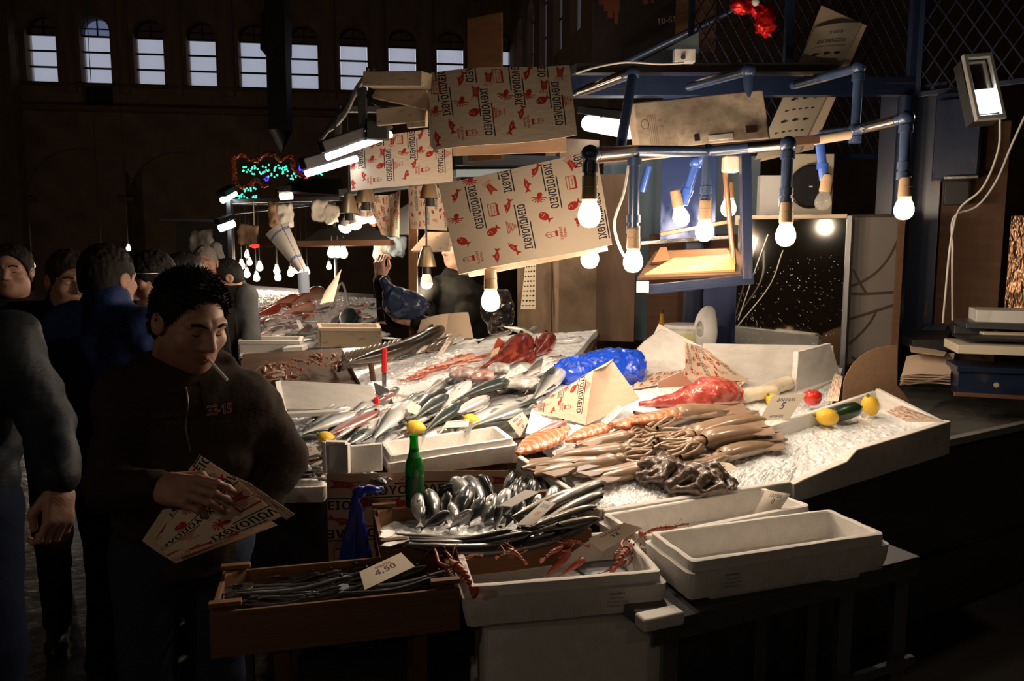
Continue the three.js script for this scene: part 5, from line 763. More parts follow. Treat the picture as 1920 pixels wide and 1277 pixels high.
{ // monkfish
  const a = onP(1352, 742, PR, .05), b = onP(1205, 752, PR, .03), d = b.clone().sub(a), L = d.length();
  const g = thing('monkfish', 'big red skinned monkfish lying on printed paper', 'fish'); const col = (x, y, z) => { const n = .5 + .5 * fbm(x * 16, y * 16, z * 16), b_ = y < -.02 ? 1 : 0; const k = Math.max(0, Math.min(1, (n - .5) * 2.2 + b_ * .6)); return [.36 + .2 * k, .045 + .2 * k, .035 + .15 * k]; };
  mesh('body', surfNet((x, y, z) => { let q = ell(x, y, z, .04, .015, 0, .11, .072, .09); q = smin(q, cap(x, y, z, V(.08, 0, 0), V(L, -.02, .01), .06, .014), .05); q = smin(q, ell(x, y, z, -.05, .0, 0, .05, .05, .07), .03); q = Math.max(q, -ell(x, y, z, -.09, .0, 0, .03, .035, .05)); return q + .007 * fbm(x * 22, y * 22, z * 22) + .002 * N3(x * 90, y * 90, z * 90); }, V(-.15, -.1, -.12), V(L + .04, .12, .12), .006, col), wet({ metalness: 0, roughness: .28 }), g);
  mesh('mouth', new THREE.SphereGeometry(.042, 12, 8).scale(.5, .8, 1.1).translate(-.075, .0, 0), phy({ color: lin(.5, .03, .03), roughness: .25 }), g); mesh('fin', finPlate([[.12, 0], [.2, .07], [.3, .03], [.3, 0]], .006, [.55, .3, .22]).translate(0, .05, .02), M_soft, g); mesh('eye', new THREE.SphereGeometry(.008, 6, 5).translate(.0, .07, .045), M_eye, g); pose(g, a, d, PR.n);
  const pp = (q, lab) => settle(solo('paper_sheet', sheet(...q, 10, 8, (u, v) => .006 * Math.sin(7 * u + 4 * v)), M_paperW, lab, 'paper sheet'));
  pp([onD(1283, 640, 1290, 745, PR), onD(1325, 655, 1330, 740, PR), onP(1405, 715, PR, .05), onP(1285, 712, PR, .05)], 'printed paper peak standing behind the monkfish'); pp([onP(1218, 702, PR, .03), onP(1290, 690, PR, .04), onP(1285, 720, PR, .02), onP(1178, 728, PR, .01)], 'printed paper under the monkfish tail'); pp([onP(1352, 680, PR, .08), onP(1405, 712, PR, .05), onP(1378, 732, PR, .02), onP(1330, 735, PR, .01)], 'printed paper under the monkfish mouth');
  // paper cone
  const c = thing('paper_cone', 'folded printed paper cone standing open on the fish', 'paper cone'), D0 = dep(1100, 797, PR), tp = d2 => D0 + d2;
  mesh('outer_face', sheet(at(1000, 762, tp(.06)), at(1112, 695, tp(.03)), at(1098, 797, tp(-.02)), at(1002, 770, tp(.06)), 12, 8, (u, v) => .006 * Math.sin(u * 3)), paperMat((() => { const t = T_paperA.clone(); t.repeat.set(.7, .6); t.offset.set(.3, .05); t.needsUpdate = true; return t; })()), c);
  mesh('inner_face', sheet(at(1108, 697, tp(.03)), at(1148, 676, tp(.1)), at(1200, 748, tp(.08)), at(1100, 797, tp(-.02)), 8, 8, (u, v) => -.012 * Math.sin(u * 3.1) * Math.sin(v * 3.1)), M_plainPaper, c); mesh('top_fold', sheet(at(1080, 712, tp(.08)), at(1150, 673, tp(.1)), at(1135, 686, tp(.05)), at(1100, 700, tp(.03)), 4, 2), M_paperW, c); settle(c);
  // blue bag
  const bp = onP(1120, 718, PR, .0), bw = .2; const q = new THREE.Quaternion().setFromAxisAngle(UP, .25);
  blob('plastic_bag', 'shiny blue plastic bag crumpled on the fish', 'plastic bag', bp, (x, y, z) => { let d_ = smin(ell(x, y, z, -.09, .05, 0, .1, .06, .09), ell(x, y, z, .07, .075, 0, .11, .065, .09), .05); d_ = smin(d_, ell(x, y, z, .15, .06, 0, .06, .065, .07), .04); const r = 1 - Math.abs(fbm(x * 8, y * 10 + 3, z * 8)), r2 = 1 - Math.abs(N3(x * 17 + 4, y * 21, z * 17)); return d_ - .02 * r * r * r + .010 - .0035 * r2 * r2; }, V(-.25, -.05, -.14), V(.27, .2, .14), .0045, phy({ color: lin(.01, .07, .62), roughness: .22, clearcoat: .6, clearcoatRoughness: .15, transmission: .15, thickness: 0 }), null, q).scale.setScalar(1.12);
}
// cuttlefish and skate pieces
for (const [px, py, P, lab, c, s, lf] of [[985, 718, PL, 'grey white skate lying by the dark standing fish', [.55, .54, .52], [.1, .03, .07], .09], [868, 700, PL, 'pinkish skinned fish piece behind the pile', [.52, .38, .36], [.07, .03, .05], .1], [905, 705, PL, 'reddish fish roe on the pile', [.5, .28, .25], [.06, .03, .045], .1], [935, 692, PL, 'grey cuttlefish beside the price card', [.5, .47, .46], [.06, .03, .05], .1], [1025, 712, PL, 'pale cuttlefish behind the paper cone', [.6, .58, .56], [.07, .03, .05], .07]]) blob('cuttlefish', lab, 'cuttlefish', onP(px, py, P, lf), (x, y, z) => ell(x, y, z, 0, 0, 0, ...s) + .008 * fbm(x * 22, y * 22, z * 22), V(-s[0] - .03, -.05, -s[2] - .03), V(s[0] + .03, .06, s[2] + .03), .006, wet({ metalness: 0 }), (x, y, z) => { const n = .75 + .5 * fbm(x * 30, y * 30, z * 30); return c.map(v => v * n); });
// fruit and vegetables
{
  const fruit = (name, label, px, py, P, lift, prof, mat, stem) => { const g = thing(name, label, name); mesh('fruit', lathe(prof, 24), mat, g); if (stem) mesh('stem', new THREE.CylinderGeometry(.004, .007, .012, 8).translate(0, prof[prof.length - 1][1] + .003, 0), stem, g); g.position.copy(onP(px, py, P, lift)); return g; };
  const lem = [[0, -.042], [.008, -.04], [.018, -.034], [.028, -.016], [.03, 0], [.028, .016], [.018, .032], [.008, .039], [0, .041]], ym = phy({ color: lin(.85, .52, .04), roughness: .4, bumpMap: T_fine, bumpScale: .002, clearcoat: .3 }), gs = std({ color: lin(.12, .2, .05), roughness: .7 });
  const l = [['lemon on the fish pile above the clean foam box', 780, 802, PL, .08, 1.2], ['lemon half buried at the left end of the fish pile', 613, 824, PL, .05, .9], ['round lemon at the right end behind the squid tray', 1632, 760, PR, .06, .4], ['lemon tucked behind the courgette', 1550, 782, PR, .05, 1.4], ['small lemon showing at the upper edge of the clean box', 885, 790, PL, .06, 1], ['lemon slice beside the squid price card', 1450, 752, PR, .03, .7]];
  l.forEach(([lab, x, y, P, h, rz]) => { const g = fruit('lemon', lab, x, y, P, h, lem, ym, gs); g.rotation.set(.3, 0, rz); if (/round|behind/.test(lab)) g.scale.setScalar(1.25); });
  fruit('tomato', 'red tomato beside the squid price card', 1523, 745, PR, .06, [[0, -.036], [.02, -.035], [.036, -.02], [.042, 0], [.038, .02], [.022, .032], [.008, .03], [0, .027]], phy({ color: lin(.55, .02, .01), roughness: .25, clearcoat: .6 }), gs);
  const z = fruit('courgette', 'thick dark green courgette between the lemons', 1586, 772, PR, .055, [[0, -.07], [.02, -.066], [.032, -.05], [.036, 0], [.033, .045], [.022, .064], [.01, .07], [0, .072]], phy({ color: lin(.012, .035, .012), roughness: .3, clearcoat: .6, map: T_foam }), gs); z.rotation.set(.2, .2, -1.35);
}
// green bottle
{
  const g = thing('beer_bottle', 'empty green glass bottle standing on the middle crate edge', 'bottle'); const r = .0305;
  mesh('glass', lathe([[0, .004], [r * .8, 0], [r, .006], [r, .125], [r * .98, .14], [r * .82, .158], [r * .58, .175], [r * .48, .195], [r * .43, .225], [r * .46, .227], [r * .46, .237], [r * .38, .238], [r * .34, .237], [r * .38, .19], [r * .5, .172], [r * .88, .138], [r * .9, .01], [0, .012]], 32), phy({ color: lin(.05, .6, .1), roughness: .05, transmission: .85, thickness: .004, ior: 1.5, attenuationColor: lin(.02, .45, .06), attenuationDistance: .01 }), g);
  const gl = g.children[0]; mesh('label', new THREE.CylinderGeometry(r + .0006, r + .0006, .055, 32, 1, true).translate(0, .075, 0), std({ color: lin(.01, .12, .03), roughness: .35, side: THREE.DoubleSide, map: canvasTex(256, 96, (c, w, h) => { c.fillStyle = '#7fd08a'; c.fillRect(0, 0, w, h); c.fillStyle = '#1d5a2a'; c.beginPath(); c.ellipse(128, 48, 70, 34, 0, 0, 7); c.fill(); }) }), gl);
  mesh('neck_label', new THREE.CylinderGeometry(r * .5 + .0006, r * .72, .02, 24, 1, true).translate(0, .176, 0), std({ color: lin(.03, .25, .05), roughness: .4, side: THREE.DoubleSide }), gl);
  const p = onH(778, 950, .86); g.position.copy(p); g.scale.setScalar(1.02);
}
// blue carrier bag hanging from the crate
{ const g = thing('carrier_bag', 'thin blue plastic bag hanging from the crate corner', 'plastic bag'), bm = phy({ color: lin(.008, .03, .42), roughness: .3, clearcoat: .4, transmission: .2, thickness: 0 });
  mesh('bag', surfNet((x, y, z) => { const t = Math.max(0, .09 - y), w = .012 + .17 * t + .1 * t * t, a = Math.atan2(z, x); const R = Math.hypot(x, z * 1.7); return Math.max((R - w * (1 + .16 * Math.sin(a * 5 + y * 9) + .08 * Math.sin(a * 11 - y * 17))) * .6, y - .1, -.36 - y) + .003 * fbm(x * 30, y * 12, z * 30); }, V(-.17, -.38, -.11), V(.17, .13, .11), .007), bm, g);
  mesh('gathered_top', surfNet((x, y, z) => smin(ell(x, y, z, .01, .1, 0, .022, .016, .016), ell(x, y, z, .05, .112, 0, .036, .012, .016), .015) + .004 * fbm(x * 50, y * 50, z * 50), V(-.03, .07, -.03), V(.1, .14, .03), .005), bm, g); g.position.copy(at(668, 985, 2.33)); }
// knives
{ const k = thing('knife', 'red handled knife stuck upright in the middle ice', 'knife'); const b = onP(720, 726, PY, 0), t = onD(721, 652, 720, 726, PY), mid = b.clone().lerp(t, .36); mesh('blade', beam(b.clone().add(V(0, -.02, 0)), mid, .002, .022, V(1, 0, 0), .0005), M.steel, k); mesh('handle', beam(mid, t, .02, .026, V(1, 0, 0), .006), M.red, k); settle(k);
  const c = thing('cleaver', 'dark cleaver with wooden handle leaning on the foam box', 'knife'); const c0 = onD(695, 680, 700, 745, PL), c1 = onD(700, 715, 700, 745, PL); mesh('handle', beam(c0, c1, .02, .024, V(1, 0, 0), .006), M.woodDark, c); mesh('blade', sheet(onD(700, 716, 700, 745, PL), onD(728, 730, 700, 745, PL), onD(742, 768, 700, 745, PL), onD(712, 768, 700, 745, PL), 2, 2, () => 0, .003), M.steelDark, c); mesh('rivet', bar(c0.clone().lerp(c1, .5), c0.clone().lerp(c1, .5).add(V(0, 0, .013)), .003), M.chrome, c); settle(c);
  settle(solo('knife', beam(onD(706, 745, 705, 770, PL), onD(708, 768, 705, 775, PL), .02, .024, V(1, 0, 0), .006), M.red, 'short red knife handle lying against the foam box', 'knife')); }
// price cards
const cardM = {};
function cardTex(lines, paper = '#ddd3c2', ink = '#2b3a8a') { const k = lines.join('|') + paper; if (!cardM[k]) cardM[k] = std({ map: canvasTex(256, 160, (c, w, h) => { c.fillStyle = paper; c.fillRect(0, 0, w, h); lines.forEach((t, i) => { const m = /^(#\w+):(\d+):(.*)$/.exec(t); c.fillStyle = m ? m[1] : ink; const sz = m ? +m[2] : 40; c.font = `bold ${sz}px sans-serif`; c.textAlign = 'center'; c.fillText(m ? m[3] : t, w / 2, 44 + i * 50, w - 12); }); }), roughness: .7 }); return cardM[k]; }
function card(label, cs, P, lift, lines, paper) { const g = thing('price_card', label, 'price card', 'price cards on the fish'); const lf = Array.isArray(lift) ? lift : [lift + .045, lift + .045, lift, lift]; const q = cs.map((p, i) => P ? at(p[0], p[1], dep(cs[3 - i > 1 ? 3 - i : i][0], Math.max(cs[2][1], cs[3][1]), P, lift) + (i < 2 ? .03 : 0)) : onH(p[0], p[1], lf[i])); mesh('card', sheet(...q, 4, 3, () => 0, .0015), cardTex(lines, paper), g); return settle(g); }
card('white card with blue writing left of the red scorpionfish', [[846, 690], [862, 686], [872, 702], [850, 712]], PY, .02, ['ΦΡΕΣ', '9']); card('small white card on the fish pile', [[770, 752], [790, 762], [782, 778], [764, 772]], PL, .09, ['']); card('large white card with blue and red writing near the cuttlefish', [[955, 695], [978, 684], [990, 694], [945, 712]], PL, .1, ['ΦΡΕΣΚΑ', '#b02020:40:8']);
card('white card lying low on the fish pile beside the lemon', [[838, 790], [880, 786], [878, 800], [830, 802]], PL, .08, ['ΤΣΙΠΟΥΡΑ']); card('tall white card with blue writing left of the salmon', [[952, 790], [980, 772], [992, 788], [975, 820]], PL, .06, ['ΦΙΛΕΤΟ', '#b02020:44:ΝΑΠΑ', '42']); card('white card with blue and red writing on the salmon', [[1126, 790], [1160, 760], [1172, 766], [1138, 796]], PR, .06, ['ΣΟΛΟΜΟΣ', '#b02020:44:9']);
card('white card with blue writing in the tray by the smoking man', [[556, 838], [590, 834], [600, 850], [552, 862]], PL, .05, ['ΓΑΥΡΟΣ', '#b02020:40:ΝΩΠΟΣ']); card('orange lettered card leaning on the mackerel', [[838, 638], [846, 640], [828, 668], [815, 670]], PY, .05, ['#c04020:46:ΦΡΕΣ', '#c04020:46:ΚΑ']); card('card reading five euros standing on the squid', [[1448, 742], [1512, 738], [1480, 786], [1424, 788]], PR, .06, ['#3b3f5c:30:ΘΡΑΨΑΛΑ', '#3b3f5c:64:5', '#3b3f5c:22:καταψυξης'], '#d8ccb8');
card('card lying over the octopus', [[1322, 864], [1368, 868], [1388, 880], [1310, 888]], PR, .05, ['#6a5a8a:30:ΧΤΑΠΟΔΙ', '#6a5a8a:44:10,90'], '#d8c8b0'); card('plain folded card beside the scorpionfish', [[925, 655], [938, 650], [928, 675], [915, 678]], PY, .05, [''], '#c9b08e');
card('folded card reading four euros on the front left crate', [[674, 1072], [752, 1036], [778, 1062], [684, 1106]], null, [.90, .90, .865, .865], ['#8a2020:30:ΨΑΡΙΑ', '#2a2624:60:4,50'], '#d8cbb8'); card('card with black lines lying on the prawn box rim', [[1104, 1010], [1170, 980], [1206, 990], [1130, 1034]], null, [.92, .93, .9, .885], ['#8a3a30:30:ΚΑΡΑΒΙΔΑ', '#2a2624:50:12'], '#d6c4ae');
card('narrow card with blue writing on the dark pointed fish', [[1020, 938], [1042, 944], [1000, 984], [968, 984]], null, [.96, .96, .92, .92], ['#3a3f8a:36:ΖΑΡΓΑΝΑ', '#b02020:36:8,90'], '#cfc6bc'); card('wet card standing in the torn foam box', [[1436, 918], [1482, 926], [1462, 956], [1412, 966]], null, [.92, .92, .87, .87], ['#4a4458:36:ΓΑΡΙΔΑ', '#4a4458:54:0'], '#cfc4b6'); card('card lying in the bream heap', [[985, 918], [1012, 922], [960, 950], [935, 948]], null, [.93, .93, .915, .915], [''], '#8e8a86');
// back of the near counter: bucket, jug, cardboard, scales
{
  settle(solo('rear_ledge', vb(1215, 4.42, 1350, 4.28, 650, 745, .3), M.woodDark, 'narrow wooden ledge behind the foam boxes', 'shelf'));
  const b = thing('bucket', 'white plastic tub with a yellow label behind the foam boxes', 'tub'); const p = at(1282, 650, 4.34); p.y += .005; mesh('tub', lathe([[0, 0], [.09, 0], [.1, .1], [.098, .1], [.088, .006], [0, .006]], 28), M.white, b); mesh('lid', lathe([[0, .118], [.1, .118], [.108, .112], [.108, .096], [.101, .096]], 28), M.white, b); mesh('label', new THREE.CylinderGeometry(.0985, .094, .05, 24, 1, true, -.9, 1.5).translate(0, .05, 0), std({ color: lin(.7, .65, .3), side: THREE.DoubleSide, roughness: .6 }), b); b.position.copy(p); b.scale.setScalar(1.05);
  const j = thing('plastic_jug', 'white plastic jug with a handle beside the tub', 'jug'); mesh('body', surfNet((x, y, z) => { let d = Math.max(ell(x, y, z, 0, .06, 0, .052, .11, .045), -y); d = smin(d, cap(x, y, z, V(.01, .12, 0), V(.015, .15, 0), .03, .022), .02); d = Math.max(d, -ell(x, y, z, -.03, .075, 0, .014, .035, .09)); return d; }, V(-.09, -.01, -.07), V(.09, .2, .07), .006), M.white, j); j.position.copy(at(1322, 650, 4.24)); j.position.y += .005; j.scale.setScalar(1.25);
  const bo = thing('oil_bottle', 'amber oil bottle left of the white tub', 'bottle'); mesh('bottle', lathe([[0, 0], [.022, 0], [.022, .12], [.012, .16], [.012, .19], [0, .19]], 18), phy({ color: lin(.7, .35, .03), roughness: .1, transmission: .6, thickness: .01 }), bo); mesh('cap', new THREE.CylinderGeometry(.013, .013, .018, 12).translate(0, .199, 0), M.black, bo); bo.position.copy(at(1240, 650, 4.4));
  const dC = dep(1640, 770, PR); const sh = new THREE.Shape(); const s = dC / F; sh.moveTo(0, 0); sh.lineTo(110 * s, 0); sh.lineTo(140 * s, 28 * s); sh.lineTo(112 * s, 60 * s); sh.lineTo(108 * s, 138 * s); sh.quadraticCurveTo(20 * s, 138 * s, 0, 70 * s); sh.closePath(); const cb = solo('cardboard_flap', new THREE.ExtrudeGeometry(sh, { depth: .005, bevelEnabled: false }), M.card, 'rounded brown cardboard flap standing behind the lemons', 'cardboard'); pose(cb, at(1578, 782, dC + .1), V(1, 0, -.15), UP);
  const ZK = 1.28, az = (x, y, d) => at(x, y, d * ZK), vz = (xa, da, xb, db, yT, yB, th) => vb(xa, da * ZK, xb, db * ZK, yT, yB, th * 1.15);
  const sp = thing('paper_stack', 'stack of folded brown wrapping paper beside the scales', 'paper stack'); for (let i = 0; i < 6; i++) mesh('sheet', sheet(az(1700 + 2 * i, 668 + i * 7, 3.25), az(1790, 660 + i * 7, 3.2), az(1782, 700 + i * 4, 3.05), az(1690 - i, 705 + i * 3, 3.08), 5, 4, (u, v) => .006 * Math.sin(5 * u + i)), i === 2 ? M_paperA : M_plainPaper, sp); mesh('open_fold', sheet(az(1705, 645, 3.3), az(1775, 660, 3.2), az(1770, 668, 3.1), az(1708, 660, 3.15), 4, 2), M_plainPaper, sp); settle(sp);
  settle(solo('paper_sheet', sheet(at(1660, 772, 3.0), at(1690, 760, 3.02), at(1770, 790, 2.95), at(1700, 790, 2.9), 6, 4), M_paperW, 'printed sheet lying on the steel counter behind the lemon', 'paper sheet')); settle(solo('paper_sheet', sheet(at(1566, 700, 3.2), at(1580, 706, 3.2), at(1572, 752, 3.08), at(1548, 752, 3.1), 4, 4), M_paperW, 'narrow printed sheet hanging beside the tomato', 'paper sheet'));
  const cx = thing('cash_box', 'worn blue steel cash box under the scales', 'cash box'); mesh('case', vz(1786, 3.05, 1960, 2.95, 688, 735, .2), M.blue, cx); mesh('lid', vz(1784, 3.04, 1960, 2.94, 680, 690, .22), M.blue, cx); mesh('lock', bar(az(1868, 722, 2.84), az(1868, 722, 2.88), .012), M.brass, cx); mesh('lower_strip', vz(1788, 2.95, 1960, 2.85, 735, 742, .02), M.copper, cx); settle(cx);
  const sc = thing('weighing_scale', 'cream weighing scale with a white tray at the right edge', 'scale'); mesh('base', vz(1782, 3.0, 1960, 2.9, 640, 656, .26), M.cream, sc); mesh('keypad', vz(1796, 3.0, 1960, 2.92, 629, 634, .2), M.black, sc); for (const x of [1830, 1862, 1894]) mesh('key_block', vz(x, 2.98, x + 26, 2.97, 632, 636, .12), std({ color: lin(.12, .16, .25), roughness: .5 }), sc); mesh('neck', vz(1868, 3.15, 1892, 3.14, 602, 632, .06), M.black, sc); mesh('platform', vz(1800, 3.2, 1960, 3.1, 600, 611, .25), M.steelDark, sc); mesh('tray', vz(1823, 3.22, 1960, 3.12, 578, 600, .22), M.white, sc); mesh('trim', vz(1840, 3.05, 1960, 3.0, 622, 628, .05), M.cream, sc); settle(sc);
  const rg = thing('cash_register', 'small black cash register left of the scale', 'cash register'); mesh('case', vz(1700, 3.35, 1790, 3.3, 632, 650, .22), M.black, rg); mesh('display_hood', sheet(az(1735, 607, 3.5), az(1792, 607, 3.48), az(1775, 634, 3.3), az(1702, 634, 3.32), 3, 3, () => 0, .03), M.black, rg); mesh('screen', sheet(az(1737, 608, 3.47), az(1780, 608, 3.46), az(1772, 618, 3.4), az(1728, 618, 3.41), 2, 2, () => 0, .004), std({ color: lin(.05, .08, .15), roughness: .2 }), rg); mesh('printer', vz(1784, 3.38, 1845, 3.34, 608, 626, .12), M.steelDark, rg); settle(rg);
  settle(solo('white_plug', merge([bar(az(1664, 648, 3.3), az(1667, 632, 3.3), .01), tube([az(1667, 632, 3.3), az(1671, 625, 3.3), az(1676, 632, 3.3), az(1681, 645, 3.3)], .005, 12, 6)]), M.white, 'small white spray nozzle behind the cardboard', 'nozzle'));
  settle(solo('clear_bag', surfNet((x, y, z) => ell(x, y, z, 0, .09, 0, .09, .12, .06) + .012 * fbm(x * 16, y * 16, z * 16), V(-.12, -.05, -.09), V(.12, .24, .09), .01).translate(...at(935, 615, 4.1).toArray()), phy({ color: lin(.97, .97, .96), roughness: .06, transmission: 1, thickness: 0 }), 'clear plastic bag hanging below the low bulb', 'plastic bag'));
  for (const [c4, lab] of [[[[790, 600], [850, 588], [836, 640], [780, 632]], 'folded brown paper leaning behind the conger eel'], [[[832, 592], [878, 586], [888, 635], [826, 640]], 'standing sheet of brown paper behind the mackerel']]) { const d = dep(840, 642, PY); settle(solo('paper_sheet', sheet(...c4.map((p, i) => at(p[0], p[1], d + (i < 2 ? .05 : 0))), 6, 5, (u, v) => .02 * Math.sin(u * 3)), M_plainPaper, lab, 'paper sheet')); }
}

// ---------- people ----------
// a figure stands at its own origin facing +z; x is its left
function headField(o) {
  const br = o.brow || 0;
  return (x, y, z) => {
    const ax = Math.abs(x);
    let d = ell(x, y, z, 0, .03, -.018, .076, .092, .096);
    d = smin(d, ell(x, y, z, 0, -.035, .018, .061, .085, .075), .03);
    d = smin(d, ell(x, y, z, 0, -.092, .045, .034, .028, .034), .03);
    d = smin(d, ell(ax, y, z, .046, -.02, .055, .022, .022, .024), .02);
    d = smin(d, ell(ax, y, z, .05, -.07, .0, .02, .034, .04), .03);
    d = smin(d, cap(ax, y, z, V(.012, .026, .083), V(.046, .026, .066), .012, .011), .014);
    const e = Math.hypot(ax - .031, (y - .006) * 1.25, z - .1) - .019; d = -smin(-d, e, .012);
    d = smin(d, Math.hypot(ax - .031, y - .006, z - .0665) - .0145, .004);
    d = smin(d, cap(x, y, z, V(0, .022, .083), V(0, -.024, .107), .008, .0125), .012);
    d = smin(d, Math.hypot(ax - .0125, y + .03, z - .094) - .0085, .008);
    d = smin(d, cap(ax, y, z, V(0, -.058, .089), V(.022, -.061, .077), .0065, .004), .006); d = smin(d, cap(ax, y, z, V(0, -.069, .086), V(.019, -.067, .077), .0075, .004), .006);
    d = Math.max(d, -(Math.hypot(x * .3, (y + .0635) * 1.6, z - .097) - .005));
    const ear = Math.max(Math.hypot((ax - .082) * 2.6, (y + .002) * .85, z + .012) - .028, -(Math.hypot((ax - .094) * 1.6, y * .9, z + .004) - .016)); d = smin(d, ear, .008);
    d = smin(d, cap(x, y, z, V(0, -.06, -.03), V(0, -.19, -.045), .053, .06), .03);
    return d;
  };
}
function hairField(o) {
  const th = o.hair === undefined ? .012 : o.hair;
  return (x, y, z) => { const n = .0022 * fbm(x * 50, y * 22, z * 50) + (y > .07 ? .006 * N3(x * 70, y * 20, z * 70) : 0) + .0016 * N3(x * 150, y * 50, z * 150); let d = ell(x, y, z, 0, .034, -.02, .076 + th, .09 + th * 1.2, .096 + th) + n; d = smin(d, ell(x, y, z, 0, -.03, -.05, .066, .06, .06) - th * .3, .03); const line = .8 * z - .6 * y - (o.line || .014) + .012 * Math.cos(x * 26); const bot = -y - .055 + (z > -.02 ? .04 + Math.min(.04, (z + .02) * .8) : 0) - (Math.abs(x) > .06 && z > -.0 && z < .035 ? .035 : 0); d = Math.max(d, line * .9, bot * .9); return d; };
}
const SKIN = [.40, .22, .155];
function handGeo(curl, thumbIn, cell = .0035, spread = .006) {   // x toward the fingertips, y out of the back of the hand, z toward the thumb
  const bones = []; const L = [[.042, .026, .02], [.046, .03, .021], [.043, .028, .02], [.034, .021, .018]];
  L.forEach((l, f) => { let a = 0, p = V(.088 - (f === 3 ? .01 : 0), .002, .031 - f * .0205); const sp = (1.5 - f) * spread * 4; l.forEach((q, k) => { a += (Array.isArray(curl) ? curl[f] : curl) * [.75, 1, .7][k]; const e = p.clone().add(V(Math.cos(a) * q, -Math.sin(a) * q, sp * q)); bones.push([p, e, [.0098, .009, .0082][k] * (f === 3 ? .86 : 1), [.009, .0082, .0072][k] * (f === 3 ? .86 : 1)]); p = e; }); });
  const t0 = V(.022, -.008, .03), t1 = V(.058, -.018 - thumbIn * .012, .058 - thumbIn * .01), t2 = V(.092, -.024 - thumbIn * .022, .058 - thumbIn * .026); bones.push([t0, t1, .014, .0115], [t1, t2, .011, .0088]);
  const f = (x, y, z) => { let d = Math.hypot(Math.max(0, Math.abs(x - .046) - .034), Math.max(0, Math.abs(y) - .003), Math.max(0, Math.abs(z) - .024)) - .0125; d = smin(d, cap(x, y, z, V(-.03, 0, 0), V(.02, 0, 0), .024, .024), .02); for (const [a, b, r0, r1] of bones) d = smin(d, cap(x, y, z, a, b, r0, r1), .0045); return d; };
  return surfNet(f, V(-.08, -.11, -.065), V(.2, .035, .095), cell);
}
function colored(g, fn) { const p = g.attributes.position, c = new Float32Array(p.count * 3); for (let i = 0; i < p.count; i++) c.set(fn(p.getX(i), p.getY(i), p.getZ(i)), 3 * i); g.setAttribute('color', new THREE.BufferAttribute(c, 3)); return g; }
const M_skin = std({ vertexColors: true, roughness: .55, bumpMap: rep(T_fine, 6, 6), bumpScale: .0006 });
const cloth = (r, g, b, ro = .9) => phy({ color: lin(r, g, b), roughness: ro, specularIntensity: ro > .75 ? .2 : .5, bumpMap: rep(T_fine, 3, 3), bumpScale: .0015 });
